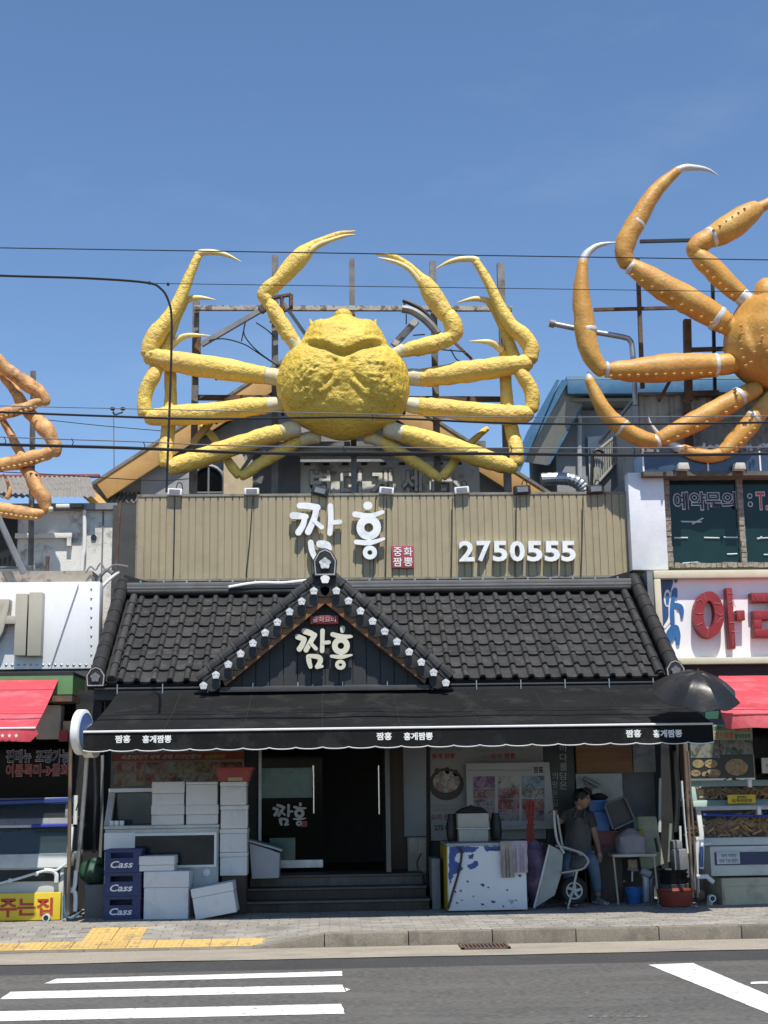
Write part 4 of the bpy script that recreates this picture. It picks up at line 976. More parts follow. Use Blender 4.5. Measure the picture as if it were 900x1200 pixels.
for a, c, w_, m_ in (((747, 303), (753, 455), 5, rust), ((805, 375), (807, 470), 9, rust), ((750, 283), (832, 281), 4, black), ((696, 363), (830, 360), 4, rust), ((835, 330), (838, 470), 4, black),
                    ((808, 410), (880, 408), 5, rust), ((806, 462), (842, 461), 7, rust), ((805, 410), (772, 470), 4, rust), ((742, 285), (742, 360), 0, rust)):
    if w_: beam(of, a, c, 19.5, w_, 'beam', m_)
p = P(805, 470, 19.5); MB().box(p.x-.05, p.x+.05, 19.45, 19.55, P(805, 527, 19.5).z, p.z).build('post', rust, of); p = P(925, 440, 19.5); MB().box(p.x-.08, p.x+.08, 19.45, 19.6, P(805, 527, 19.5).z, p.z+.4).build('post', rust, of)
pts = [P(x, y, 19.6) for x, y in spline([(646, 379), (690, 388), (730, 395), (738, 399), (741, 408), (743, 440), (745, 475)], 4)]
vp = thing('vent_pipe', 'grey bent pipe rising beside the orange crab with its end cap to the left', 'pipe', pts[-1])
MB().tube(pts, .045, 10).build('bent_pipe', steel, vp, smooth=40)
MB().tube([P(644, 378.5, 19.6), P(650, 380, 19.6)], .065, 12).build('end_cap', greysteel, vp, smooth=40)

# ================================================================ BUILDINGS BEHIND
render_w = M('flaking_white_wall', (.74, .73, .69), .9, var=.1, vs=1.5, bump=.3, bs=30, dirt=(.26, .25, .23), ds=1.7, da=.9, dt=.545)
render_g = M('grey_plaster', (.30, .31, .31), .9, var=.12, vs=1.2, bump=.2, bs=30, dirt=(.2, .2, .2), ds=1.5, da=.5)
cor_m = M('asbestos_roof', (.24, .225, .205), .9, var=.25, vs=3, bump=.3, bs=30, dirt=(.12, .11, .1), ds=3, da=.7)
yel_g = M('ochre_gutter', (.58, .34, .12), .6, var=.12, vs=1.8, dirt=(.42, .25, .1), ds=2, da=.5)
dark_gl = M('dark_window', (.006, .007, .008), .12, var=.2, spec=.06)
def corr_sheet(b, p00, p10, p11, p01, n, amp=.03):
    p00, p10, p11, p01 = map(Vector, (p00, p10, p11, p01)); nn = (p10-p00).cross(p01-p00).normalized()
    if nn.z < 0: nn = -nn
    o = len(b.v); k = n*4
    for i in range(k+1):
        t = i/k; h = nn*amp*math.sin(2*math.pi*i/4)
        b.v += [p00.lerp(p10, t)+h, p01.lerp(p11, t)+h]
    for i in range(k): b.f.append([o+2*i, o+2*i+2, o+2*i+3, o+2*i+1]); b.m.append(0)
    return b
# gabled house with ochre gutters behind the sign
YH = 22.5
hz = lambda x, y: (lambda p: (p.x, p.z))(P(x, y, YH))
hp = P(380, 560, YH)
house = thing('gabled_house', 'grey gabled house with broad ochre fascia boards behind the yellow crab', 'house', (hp.x, YH, 0))
ap = hz(366, 400); el = hz(112, 565); er = hz(652, 583)
MB().prism([(el[0]+.3, 0), (er[0]-.3, 0), (er[0]-.3, er[1]-.1), (ap[0], ap[1]-.45), (el[0]+.3, el[1]-.1)], YH+.35, YH+4).build('wall', render_g, house)
bw = .36
for e in (el, er):
    MB().prism([(ap[0], ap[1]), e, (e[0]+(.17 if e is el else -.17)*1.2, e[1]-bw*.8), (ap[0], ap[1]-bw*1.25)], YH, YH+.06).build('fascia', yel_g, house, bevel=.008)
    q = [(ap[0], YH-.02, ap[1]+.03), (e[0]-(.1 if e is el else -.1), YH-.02, e[1]-.03), (e[0]-(.1 if e is el else -.1), YH+4.3, e[1]-.03), (ap[0], YH+4.3, ap[1]+.03)]
    MB().slab(q if e is er else q[::-1], .05).build('roof', cor_m, house)
a, c = P(88, 571, YH-.05), P(128, 604, YH-.05)
MB().tube([P(89, 566, YH-.08), P(108, 582, YH-.08), P(126, 600, YH-.08)], [.1, .11, .09], 4).build('gutter_end', yel_g, house)
b = MB(); corr_sheet(b, P(122, 588, YH+.1), P(170, 588, YH+.1), P(172, 545, YH+1.2), P(165, 545, YH+1.2), 8); b.build('lower_roof', cor_m, house)
x0, x1, z0, z1 = rect(166, 552, 222, 600, YH+.3)
MB().box(x0, x1, YH+.2, YH+.34, z0, P(190, 545, YH+.3).z).build('wall_panel', M('pale_grey_panel', (.33, .34, .36), .7), house)
# arched window
x0, x1, z0, z1 = rect(226, 545, 262, 600, YH+.2)
pts = [(x0, z0), (x1, z0)]+[((x0+x1)/2+(x1-x0)/2*math.cos(t), z1-.28+.28*math.sin(t)) for t in [math.pi*i/10 for i in range(11)]]
win = MB().prism(pts, YH+.25, YH+.34).build('window', dark_gl, house)
fr = MB()
for i in range(1, len(pts)):
    p, q = pts[i], pts[(i+1) % len(pts)]; fr.tube([(p[0], YH+.24, p[1]), (q[0], YH+.24, q[1])], .03, 5)
fr.tube([((x0+x1)/2, YH+.24, z0), ((x0+x1)/2, YH+.24, z1)], .02, 5); fr.tube([(x0, YH+.24, z0+.35), (x1, YH+.24, z0+.35)], .02, 5); fr.build('frame', greysteel, win)
x0, x1, z0, z1 = rect(262, 530, 296, 600, YH+.1); MB().prism([(x0, z0), (x1+.3, z0), (x1+.05, z0+.5), (x1-.2, z1), (x0, z1)], YH+.1, YH+.3).build('cream_bay', M('cream_wall', (.56, .46, .3), .8, dirt=(.4, .33, .22), ds=2), house)
# parapet with raised letters
YPW = 21.3
x0, x1, z0, z1 = rect(296, 541, 562, 590, YPW)
par = thing('parapet_wall', 'pale parapet wall with large raised box letters behind the beige sign', 'wall', ((x0+x1)/2, YPW, 4.2))
MB().box(x0, x1, YPW, YPW+.3, 3.0, z1).build('wall', render_w, par)
xa, xb, _, _ = rect(296, 541, 352, 590, YPW-.05); MB().box(xa, xb, YPW-.04, YPW-.002, 3.6, z1+.12).build('grey_panel', M('slate_panel', (.16, .165, .18), .7), par)
xa, xb, _, _ = rect(536, 541, 585, 590, YPW-.05); 
MB().box(x0-.1, x1+.1, YPW-.2, YPW+.32, z1+.12, z1+.3).build('coping', greysteel, par)
cap = M('shadow_grey', (.30, .30, .29), .8)
xl0 = P(360, 560, YPW).x; xl1 = P(538, 560, YPW).x; zb, zt = P(450, 585, YPW).z, P(450, 550.5, YPW).z
cw = (xl1-xl0)/5
for i, ch in enumerate('별대게센터'):
    letters(ch, xl0+i*cw+.04, xl0+(i+1)*cw-.1, zb-.02, zt+.02, YPW-.002, .05, M('letter_outline', (.27, .262, .25), .8), par, 'letter', bold=.05); letters(ch, xl0+i*cw+.05, xl0+(i+1)*cw-.11, zb, zt, YPW-.052, .006, render_w, par, 'letter', bold=.02)
for i in range(9):
    p = xl0+i*(xl1-xl0)/8.; MB().box(p-.05, p+.05, YPW-.03, YPW-.002, z1-.06, z1-.02).build('drip_slot', black, par)
# dark upper-floor block below the beige sign (the gap under the sign)
ub = MB().box(P(130, 690, 20.2).x, P(735, 690, 20.2).x, 20.2, 23.0, 0, P(450, 590, 20.2).z).build('upper_floor', M('dark_render', (.07, .07, .07), .85), shop)
for px0, px1 in ((205, 232), (268, 300), (408, 500), (522, 600)):
    x0, x1, z0, z1 = rect(px0, 678, px1, 698, 20.18)
    MB().box(x0, x1, 20.15, 20.197, z0-.2, z1+.4).build('window', M('teal_window', (.02, .05, .05), .15), shop)

# left neighbour's upper wall with corrugated roof
YLW = 20.4
lb = thing('left_rear_building', 'low building with a flaking white wall and corrugated grey roof at the far left', 'building', (P(50, 640, YLW).x, YLW, 0))
xw0, xw1 = P(-160, 640, YLW).x, P(134, 640, YLW).x; zt = P(80, 590, YLW).z
MB().box(xw0, xw1, YLW, YLW+3.6, 0, zt).build('wall', render_w, lb)
MB().box(xw1, P(170, 640, YLW).x, YLW+.25, YLW+3, 0, zt).build('side_bay', render_g, lb)
b = MB(); corr_sheet(b, (xw0, YLW-.25, zt+.05), (P(112, 590, YLW-.25).x, YLW-.25, zt+.05), (P(100, 560, YLW+2).x, YLW+2.4, P(60, 558, YLW+2.4).z), (xw0, YLW+2.4, P(60, 558, YLW+2.4).z), 36, .018); b.build('corrugated_roof', cor_m, lb, smooth=80)
MB().box(xw0, P(112, 560, YLW+2).x, YLW+2.35, YLW+2.5, P(60, 559, YLW+2.4).z, P(60, 556.5, YLW+2.4).z).build('ridge_strip', M('red_ridge', (.35, .08, .07), .6), lb)
MB().box(xw0, xw1+.05, YLW-.12, YLW-.002, zt-.12, zt-.02).build('eave_gutter', greysteel, lb)
x0, x1, z0, z1 = rect(66, 591, 82, 595, YLW-.2); MB().box(x0, x1, YLW-.25, YLW-.13, z0, z1).build('tube_light', white, lb, bevel=.01)
x0, x1, z0, z1 = rect(83, 591, 97, 595, YLW-.2); MB().box(x0, x1, YLW-.25, YLW-.13, z0, z1).build('dark_clip', black, lb)
x0, x1, z0, z1 = rect(-4, 604, 20, 664, YLW-.01); win = MB().box(x0, x1, YLW-.02, YLW-.002, z0, z1).build('window', M('black_opening', (.01, .01, .01), .5), lb)
MB().box(x0, x1+.02, YLW-.05, YLW-.021, z1, z1+.03).box(x0-.02, x1+.02, YLW-.05, YLW-.021, z0-.03, z0).build('frame', greysteel, win)
x0, x1, z0, z1 = rect(18, 625, 85, 631, YLW-.05); MB().box(x0, x1, YLW-.09, YLW-.002, z0, z1).build('ledge', render_w, lb, bevel=.01)
x0, x1, z0, z1 = rect(79, 625, 84, 640, YLW-.05); MB().box(x0, x1, YLW-.09, YLW-.002, z0, z1-.08).build('ledge_return', render_w, lb)
p = P(110, 630, YLW); MB().lathe([(.045, 0), (.045, .02)], (p.x, YLW-.001, p.z), 14, Matrix.Rotation(math.pi/2, 3, 'X')).build('vent_hole', black, lb)
xs_ = P(120, 640, YLW).x; MB().box(xs_-.012, xs_+.012, YLW-.012, YLW-.002, 3.6, zt-.13).build('wall_joint', M('joint_grey', (.2, .2, .2), .9), lb)
def pipe(name, label, pts, Y, w_, mt, seg=8, n=4, sm=True, cat='pipe'):
    v = [P(p[0], p[1], Y+(p[2] if len(p) > 2 else 0)) for p in (spline([(*q, 0)[:3] for q in pts], n) if sm else pts)]
    return tag(MB().tube(v, w_*Y/FPX/2, seg).build(name, mt, smooth=40), label, cat)
pipe('drain_pipe', 'white plastic drain pipe down the flaking wall', [(99, 598), (99, 640), (97, 655), (96, 672)], YLW-.1, 5, white)
pipe('drain_pipe', 'short white elbow pipe below the ochre gutter end', [(123, 603), (127, 609), (140, 615), (156, 621)], YH-.6, 5, white)
pipe('rusty_pole', 'rusty pole with a white cap standing left of the beige sign', [(141, 588), (139, 620), (136, 672)], 19.6, 3.5, rust)
pipe('grey_post', 'square grey steel post standing in front of the flaking white wall', [(39, 435), (38, 520), (36, 662)], 20.1, 7, galv, seg=4, sm=False, cat='post')
pipe('steel_strut', 'slanting grey steel strut at the far left above the white sign', [(-6, 598), (28, 672)], 18.8, 8, greysteel, seg=6, sm=False, cat='strut')
mast = pipe('antenna_mast', 'thin mast with two small insulators against the sky at left', [(133, 478), (134, 575)], 23, 1.4, greysteel, seg=5, sm=False, cat='mast')
b = MB()
for px, py in ((132, 479), (144, 479)):
    p = P(px, py, 23); b.ell(p, (.05, .05, .035), 8, 6); b.tube([P(px, py+4, 23), P(135, 486, 23)], .015, 5)
b.build('insulator', black, mast)

# right: blue-roofed building, stairs, corrugated wall
YB = 24.5
bb = thing('blue_roofed_building', 'grey building with blue roof trim and deep soffit behind the orange crab', 'building', (P(700, 600, YB).x, YB, 0))
blue = M('blue_trim', (.045, .15, .27), .55, var=.12, vs=2, dirt=(.1, .2, .3), ds=3)
soff = M('soffit', (.30, .30, .26), .8, var=.15, vs=2)
gx = P(664, 450, YB).x; gz_ = P(664, 451, YB).z; ex_ = P(612, 580, YB).x; ez = P(612, 575, YB).z
xr1 = P(1000, 450, YB).x
wx = P(658, 560, YB).x
MB().box(wx, xr1, YB+.6, YB+4, 0, gz_-.35).build('wall', M('blue_grey_wall', (.25, .29, .31), .9, var=.1, vs=1, streak=.15), bb)
MB().box(wx-.0, P(693, 560, YB).x, YB+.52, YB+.598, 0, gz_-.35).build('wall_strip', render_g, bb)
x0, x1, z0, z1 = rect(690, 512, 722, 570, YB+.5); MB().prism([(x0, z0), (x1, z0), (x1, z1+.05), (x0, z1)], YB+.5, YB+.597).build('patch', M('white_patch', (.52, .53, .53), .9), bb)
def bslab(pix, d0, t, name, mt): 
    q = [P(x, y, YB+d) for x, y, d in pix]; return MB().slab(q, t).build(name, mt, bb)
# sloping verge on the left: outer blue board, soffit, inner blue board
for (xa, ya), (xb, yb), wd, dY, nm, mt in (((661, 446), (608, 541), 9, 0, 'verge_board', blue), ((692, 452), (640, 545), 7, .3, 'inner_board', blue)):
    a, c = P(xa, ya, YB+dY), P(xb, yb, YB+dY); w_ = wd*YB/FPX
    MB().prism([(a.x-w_*.4, a.z), (a.x+w_*.6, a.z-.02), (c.x+w_*.6, c.z), (c.x-w_*.4, c.z)], YB+dY-.06, YB+dY+.06).build(nm, mt, bb)
a, c, d, e = P(663, 452, YB+.04), P(692, 456, YB+.28), P(640, 545, YB+.28), P(610, 541, YB+.04)
MB().slab([a, c, d, e], .04).build('soffit', soff, bb)
for i in range(9):
    t = (i+.5)/9; p = a.lerp(e, t); q = c.lerp(d, t); MB().tube([p-Vector((0, .02, 0)), q-Vector((0, .02, 0))], .012, 4).build('soffit_joint', M('joint_grey', (.2, .2, .2), .9), bb)
MB().slab([(gx-.15, YB-.1, gz_+.06), (ex_-.2, YB-.1, ez), (ex_-.2, YB+4, ez), (gx-.15, YB+4, gz_+.06)], .06).build('roof_slope', blue, bb)
MB().box(gx, xr1, YB-.06, YB+.1, gz_-.2, gz_+.08).build('eave_fascia', blue, bb, bevel=.02)
MB().box(gx+.1, xr1, YB+.1, YB+.598, gz_-.3, gz_-.24).build('eave_soffit', soff, bb)
MB().box(gx, xr1, YB-.05, YB+4, gz_+.09, gz_+.16).build('roof', M('pale_blue_roof', (.17, .29, .38), .5, var=.1, vs=1), bb)
dp_ = [P(x, y, YB+.4) for x, y in spline([(659, 466), (661, 473), (668, 480), (677, 487), (679, 492), (679, 530), (680, 575)], 3)]
MB().tube(dp_, .05, 8).build('downpipe', M('grey_pvc', (.4, .41, .42), .5), bb, smooth=40)
# outside stair with a baluster railing
YST = 21.5
st_ = thing('stair_railing', 'grey stair flank with slanting baluster railing left of the orange crab legs', 'railing', (P(715, 560, YST).x, YST, 4.2))
q = [(lambda p: (p.x, p.z))(P(x, y, YST)) for x, y in ((698, 585), (738, 585), (738, 500), (734, 498), (700, 568))]
MB().prism(q, YST+.05, YST+.9).build('stair_flank', M('stair_slate', (.14, .15, .17), .8), st_)
rail = M('pale_railing', (.33, .33, .29), .6, var=.15)
t0, t1, b0, b1 = (696, 532), (729, 505), (697, 570), (729, 534)
for i in range(13):
    t = i/12; a, c = P(t0[0]+(t1[0]-t0[0])*t, t0[1]+(t1[1]-t0[1])*t, YST), P(b0[0]+(b1[0]-b0[0])*t, b0[1]+(b1[1]-b0[1])*t, YST)
    MB().tube([a, c], .017, 5).build('baluster', rail, st_)
MB().tube([P(*t0, YST), P(*t1, YST)], .026, 6).build('top_rail', rail, st_); MB().tube([P(*b0, YST), P(*b1, YST)], .026, 6).build('bottom_rail', rail, st_)
MB().tube([P(x, y, YST-.1) for x, y in spline([(693, 585), (694, 540), (696, 530), (701, 527), (708, 531)], 4)], .03, 8).build('newel_post', black, st_)
# silver duct
pts = [P(x, y, 20.3) for x, y in spline([(634, 562), (652, 561), (668, 562), (680, 568), (686, 577), (686, 592)], 5)]
duct = tag(MB().tube(pts, [.10+.008*(i % 2) for i in range(len(pts))], 14).build('silver_duct', steel, smooth=20), 'bent silver ventilation duct right of the ochre gutter above the beige sign', 'duct')
tag(MB().ell(P(668, 582, 19.9), (.16, .12, .06), 10, 6).build('white_bundle', white, smooth=40), 'small white plastic bundle lying by the silver duct', 'bundle')

# ================================================================ OVERHEAD WIRES
wire_m = M('wire_black', (.012, .012, .013), .6, var=.1); wire_g = M('wire_grey', (.2, .2, .21), .5, var=.1)
def wire(pts, Y, w_, label, mt=wire_m, group='overhead wires across the street', sag=4, name='overhead_wire'):
    a, c = pts[0], pts[-1]
    v = [P(x, y, Y) for x, y in (spline(pts, 6) if len(pts) > 2 else [(a[0]+(c[0]-a[0])*i/24, a[1]+(c[1]-a[1])*i/24+sag*4*(i/24)*(1-i/24)) for i in range(25)])]
    return tag(MB().tube(v, w_*Y/FPX/2, 5).build(name, mt, smooth=60), label, 'wire', group)
wire([(-60, 289.5), (960, 305.5)], 15.5, 1.5, 'topmost thin wire crossing the sky over all the crabs', sag=0)
wire([(170, 332), (960, 343)], 15.3, 1.0, 'very thin wire crossing the middle crab claws below the topmost one', sag=0)
wire([(-60, 319), (0, 323), (100, 326), (170, 331), (188, 338), (197, 352), (201, 375), (200, 440), (197, 520), (195, 577)], 15.0, 3.2, 'thick black cable that bends down across the left legs of the yellow crab', name='drop_cable')
cl = MB()
for px, py in ((175, 331.5), (197, 333)): cl.ell(P(px, py, 15.2), (.02, .02, .025), 8, 6)
tag(cl.build('wire_clamp', black), 'pair of tiny black clamps where the bent cable meets the thin wire', 'clamp')
wire([(-60, 480), (0, 483), (120, 487.5), (240, 491), (400, 489), (480, 491), (600, 496), (760, 497), (960, 494)], 14.6, 3.0, 'black wire running across the lower half of the yellow shell')
wire([(-60, 474), (60, 477), (240, 481), (420, 485), (600, 489), (960, 487)], 14.7, 1.3, 'pale thin wire just above the black one on the yellow shell', wire_g)
wire([(-60, 519), (0, 521), (150, 525), (300, 531), (420, 531), (600, 532), (760, 533.5), (960, 531)], 14.5, 4.2, 'thickest black cable just under the yellow shell')
wire([(-60, 509), (0, 512), (80, 515), (170, 518), (300, 523), (600, 525), (960, 524)], 14.5, 1.6, 'thin grey messenger wire above the thickest cable', wire_g)
wire([(230, 528), (330, 532), (470, 533), (560, 530)], 14.55, 3, 'second cable looped under the thickest one below the shell')
wire([(55, 492), (120, 499), (190, 505)], 22.6, 1.0, 'faint wire in the sky behind the antenna mast', sag=0)
wire([(-60, 550), (60, 556), (180, 563), (230, 560)], 22.3, 1.2, 'faint wire running in front of the ochre fascia at left')
b = MB()
for px, y0, y1 in ((5, 513, 521), (84, 514, 523), (168, 518, 527), (402, 523, 531), (436, 486, 492), (598, 522, 531), (690, 525, 533), (742, 524, 533), (866, 524, 532), (676, 488, 497)):
    b.tube([P(px, y0, 14.5), P(px+2, (y0+y1)/2, 14.48), P(px, y1, 14.5)], .006, 4)
tag(b.build('wire_ties', wire_m), 'small wire ties hanging between the cable and its messenger wire', 'wire tie')
# ================================================================ SHOP ON THE RIGHT
YN = 17.7
rs = thing('right_shop', 'right neighbour shop with green upper window, white panel and stone trim', 'shop', (P(850, 1050, YN).x, YN, SZ))
rx0 = P(806, 960, YN).x; rxe = P(1040, 900, YN).x
stone_w = M('rough_stone_trim', (.30, .27, .22), .95, var=.3, vs=14, bump=.8, bs=30, dirt=(.12, .1, .08), ds=9, da=.7)
MB().box(P(738, 610, 19.3).x, rxe, 19.32, 23, P(800, 905, YN).z+.001, P(830, 556, 19.2).z).box(rx0, rxe, YN+1.6, 23, 0, P(800, 905, YN).z).build('upper_wall', M('shop_grey_wall', (.24, .25, .26), .85), rs)
MB().box(P(806, 960, YN).x, P(812, 960, YN).x, YN, YN+1.6, 0, P(800, 870, YN).z).build('side_wall', wall_g, rs)
YU = 19.2
# white metal panel beside the window
x0, x1, z0, z1 = rect(738, 554, 780, 668, YU-.1)
MB().box(x0, x1, YU-.12, YU+.118, z0, z1).build('white_panel', M('brushed_white_panel', (.74, .75, .77), .4, .1, var=.12, vs=2.2, bump=.1, bs=10), rs, bevel=.01)
# window with lettering
wx0, wx1, wz0, wz1 = rect(781, 556, 940, 664, YU)
gl_m = M('green_window_glass', (.010, .034, .033), .1, var=.25, vs=.8, spec=.3)
for i, (a, c) in enumerate(((786, 865), (873, 945))):
    x0, x1, z0, z1 = rect(a, 559, c, 660, YU+.02)
    win = MB().box(x0, x1, YU+.06, YU+.1, z0, z1).build('window', gl_m, rs)
    MB().box(x0-.02, x1+.02, YU+.04, YU+.058, z0-.03, z0).box(x0-.02, x1+.02, YU+.04, YU+.058, z1, z1+.03).box(x0-.03, x0, YU+.04, YU+.058, z0, z1).box(x1, x1+.03, YU+.04, YU+.058, z0, z1).build('frame', greysteel, win)
    def lab(s, u0, u1, v0, v1, par=win):
        a_, b_, c_, d_ = rect(u0, v0, u1, v1, YU+.05)
        letters(s, a_-.015, b_+.015, c_-.015, d_+.015, YU+.06, .006, M('decal_pale', (.62, .64, .66), .6), par, bold=.055)
        letters(s, a_, b_, c_, d_, YU+.052, .004, M('decal_navy', (.02, .025, .06), .5) if s != 'T.' else M('decal_red', (.45, .1, .12), .5), par, bold=.015)
    if i == 0: lab('예약문의', 790, 862, 577, 597)
    else: lab(':', 877, 881, 579, 593); lab('T.', 887, 899, 577, 597); lab('054', 903, 930, 577, 597)
    rf = M('light_reflection_paint', (.5, .62, .64), .4)  # pale strips stand in for light reflections, painted onto the glass
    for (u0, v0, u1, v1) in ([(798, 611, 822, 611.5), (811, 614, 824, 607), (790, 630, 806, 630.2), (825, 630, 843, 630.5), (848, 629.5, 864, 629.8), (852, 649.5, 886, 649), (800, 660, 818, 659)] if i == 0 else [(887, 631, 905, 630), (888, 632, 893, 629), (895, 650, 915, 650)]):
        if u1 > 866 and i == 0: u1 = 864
        p, q = P(u0, v0, YU+.05), P(u1, v1, YU+.05); MB().tube([p, q], .011, 4).build('reflection_streak', rf, win)
b = MB()
def rough(b, x0, x1, z0, z1, n):
    for i in range(n):
        if x1-x0 > z1-z0: a, c = x0+(x1-x0)*i/n, x0+(x1-x0)*(i+1)/n; b.box(a+.003, c-.003, YU-rnd.uniform(0, .03), YU+.06, z0-rnd.uniform(0, .015), z1+rnd.uniform(0, .015))
        else: a, c = z0+(z1-z0)*i/n, z0+(z1-z0)*(i+1)/n; b.box(x0-rnd.uniform(0, .015), x1+rnd.uniform(0, .015), YU-rnd.uniform(0, .03), YU+.06, a+.003, c-.003)
rough(b, P(780, 600, YU).x, P(785, 600, YU).x, wz0, wz1, 18); rough(b, P(866, 600, YU).x, P(871, 600, YU).x, wz0+.05, wz1-.05, 16)
rough(b, wx0, wx1, wz0-.0, P(830, 660, YU).z, 26); rough(b, wx0, wx1, P(830, 559, YU).z, wz1, 26)
tag(b.build('stone_trim', stone_w, rs), None, None, kind='stuff')
# blue glossy ledge with two lamps, corrugated parapet above
lx0, lx1, lz0, lz1 = rect(752, 530, 960, 553, YU-.2)
lg = MB().box(lx0, lx1, YU-.25, YU+.3, lz0, lz1).build('blue_ledge', M('blue_ledge', (.05, .08, .14), .15, var=.3, vs=2), rs)
for px in (752.5, 828, 889):
    p = P(px, 541, YU-.2); MB().box(p.x-.012, p.x+.012, YU-.27, YU-.252, lz0, lz1).build('ledge_joint', white, lg)
MB().box(lx0, lx1, YU-.27, YU+.1, lz0-.07, lz0-.004).build('ledge_underside', M('dirty_edge', (.12, .11, .09), .9, var=.3, vs=8), rs)
zc = P(850, 466, YU+.6).z
b = MB(); x0c, x1c = P(750, 500, YU+.5).x, lx1; k = int((x1c-x0c)/.05); o = 0
for i in range(k+1):
    x = x0c+(x1c-x0c)*i/k; d = .025*(1 if i % 4 in (0, 1) else 0)
    b.v += [Vector((x, YU+.5-d, lz1-.1)), Vector((x, YU+.5-d, zc))]
b.f = [[2*i, 2*i+2, 2*i+3, 2*i+1] for i in range(k)]; b.m = [0]*k
b.box(x0c, x1c, YU+.55, YU+3.5, lz1-.1, zc)
b.build('corrugated_parapet', M('rain_streaked_sheet', (.42, .43, .42), .7, .1, var=.12, vs=3, streak=.55, dirt=(.2, .16, .11), ds=2.5, da=.6), rs)
MB().box(x0c-.03, x1c, YU+.45, YU+3.6, zc, zc+.05).build('parapet_coping', greysteel, rs)
for q, r_ in (((845, 526), .9), ((862, 521), 1.0), ((880, 530), .8), ((900, 524), 1.1)): pass
b = MB()
for i in range(16):
    px = 822+i*6; pts = [P(px+rnd.uniform(-5, 5), 528+rnd.uniform(-8, 3), YU+.0-rnd.uniform(0, .15)) for _ in range(3)]; b.tube([tuple(v) for v in spline([tuple(p) for p in pts], 3)], [.025]*7, 6)
tag(b.build('plastic_wrap', white, smooth=60), 'crumpled white plastic wrap lying on the blue ledge under the orange crab', 'plastic wrap')
for px, s in ((800, 'small white lamp on the blue ledge above the green window'), (866, 'second small white lamp on the blue ledge near the photo edge')):
    p = P(px, 547, YU-.35); t = thing('ledge_lamp', s, 'lamp', (p.x, YU-.3, lz0), 'lamps under the blue ledge')
    MB().prism([(p.x-.09, p.z-.05), (p.x+.09, p.z-.05), (p.x+.07, p.z+.05), (p.x-.07, p.z+.05)], YU-.42, YU-.28).build('lamp_head', M('cream_case', (.55, .54, .48), .6), t, bevel=.01); MB().tube([(p.x, YU-.3, p.z), (p.x, YU-.2, p.z+.08)], .015, 6).build('bracket', greysteel, t)
# lit sign board with red letters
YQ = 18.85
sx0, sx1, s0, s1 = rect(767, 670, 1010, 780, YQ); s1 = P(835, 669, YQ).z; s0 = P(835, 779, YQ).z
sb = thing('shop_sign', 'white sign board with big cracked red letters and a blue figure at right', 'sign', ((sx0+sx1)/2, YQ, s0), 'neighbouring shop signs')
MB().box(sx0+.08, sx1, YQ+.04, YQ+.35, s0+.06, s1-.06).build('board', M('sign_white', (.86, .87, .87), .35, var=.03, vs=2), sb)
fr = M('cream_frame', (.62, .58, .42), .45, var=.08)
for nm, a, c, d, e in (('frame_rail', sx0, sx1, s1-.12, s1), ('frame_rail', sx0, sx1, s0, s0+.1), ('frame_post', sx0, sx0+.1, s0+.102, s1-.122)): MB().box(a, c, YQ-.1, YQ+.36, d, e).build(nm, fr, sb, bevel=.02)
MB().box(sx0-.09, sx0-.003, YQ-.05, YQ+.36, s0, s1).build('frame_side', greysteel, sb)
red_l = M('cracked_red_letter', (.27, .022, .03), .5, var=.2, vs=3, bump=.2, bs=20)
rT = lambda x, y: ((lambda p: (p.x, p.z))(P(750+x/6, 640+y/6, YQ-.1)))
b = MB(); 
brush([('o', 483, 483, 73, 132, 33)], rT, YQ+.04, .16, red_l, sb, 'letter')
def blocky(rects):
    b = MB()
    for i, (u0, v0, u1, v1) in enumerate(rects): (x0, zt), (x1, zb) = rT(u0, v0), rT(u1, v1); b.box(x0, x1, YQ-.12-.003*i, YQ+.04, zb, zt)
    return b
blocky([(603, 293, 672, 720), (673, 452, 738, 522)]).build('letter', red_l, sb, bevel=.012)
blocky([(778, 328, 1010, 392), (945, 393, 1010, 452), (795, 453, 1010, 516), (795, 517, 858, 580), (800, 581, 1030, 640)]).build('letter', red_l, sb, bevel=.012)
blocky([(1050, 293, 1115, 720), (1190, 293, 1250, 720)]).build('letter', red_l, sb, bevel=.012)
crk = MB()
def crack(pts):
    v = []
    for x, y in pts: a = rT(x, y); v.append((a[0], YQ-.125, a[1]))
    crk.tube(v, .0042, 4)
for pts in (((395, 390), (425, 375), (440, 400)), ((450, 330), (455, 380)), ((385, 470), (410, 480), (440, 470)), ((395, 560), (440, 540), (450, 570)), ((470, 640), (480, 590)), ((520, 400), (550, 410), (570, 400)), ((535, 470), (560, 490), (580, 480)), ((540, 540), (570, 500)), ((615, 330), (660, 340)), ((620, 400), (650, 390), (668, 430)), ((640, 300), (655, 380), (650, 470), (668, 480)), ((625, 540), (690, 535)), ((640, 600), (690, 605)), ((650, 620), (650, 700)), ((690, 460), (700, 515)), ((800, 340), (830, 385)), ((860, 335), (870, 390)), ((820, 470), (850, 500)), ((810, 540), (850, 550)), ((830, 600), (840, 635))): crack(pts)
crk.build('letter_crack', M('crack_pink', (.42, .19, .18), .6), sb)
bl1 = M('sign_navy', (.03, .075, .2), .4); bl2 = M('sign_mid_blue', (.03, .14, .35), .4)
def flat(par, polys, d, mt, nm):
    b = MB()
    for i, pl in enumerate(polys): b.prism([rT(*q) for q in pl], YQ+.036-d-.0015*i, YQ+.039)
    return b.build(nm, mt, par)
flat(sb, [[(128, 205), (250, 205), (246, 260), (232, 300), (236, 420), (222, 520), (185, 570), (160, 560), (128, 480)]], .002, bl1, 'blue_field')
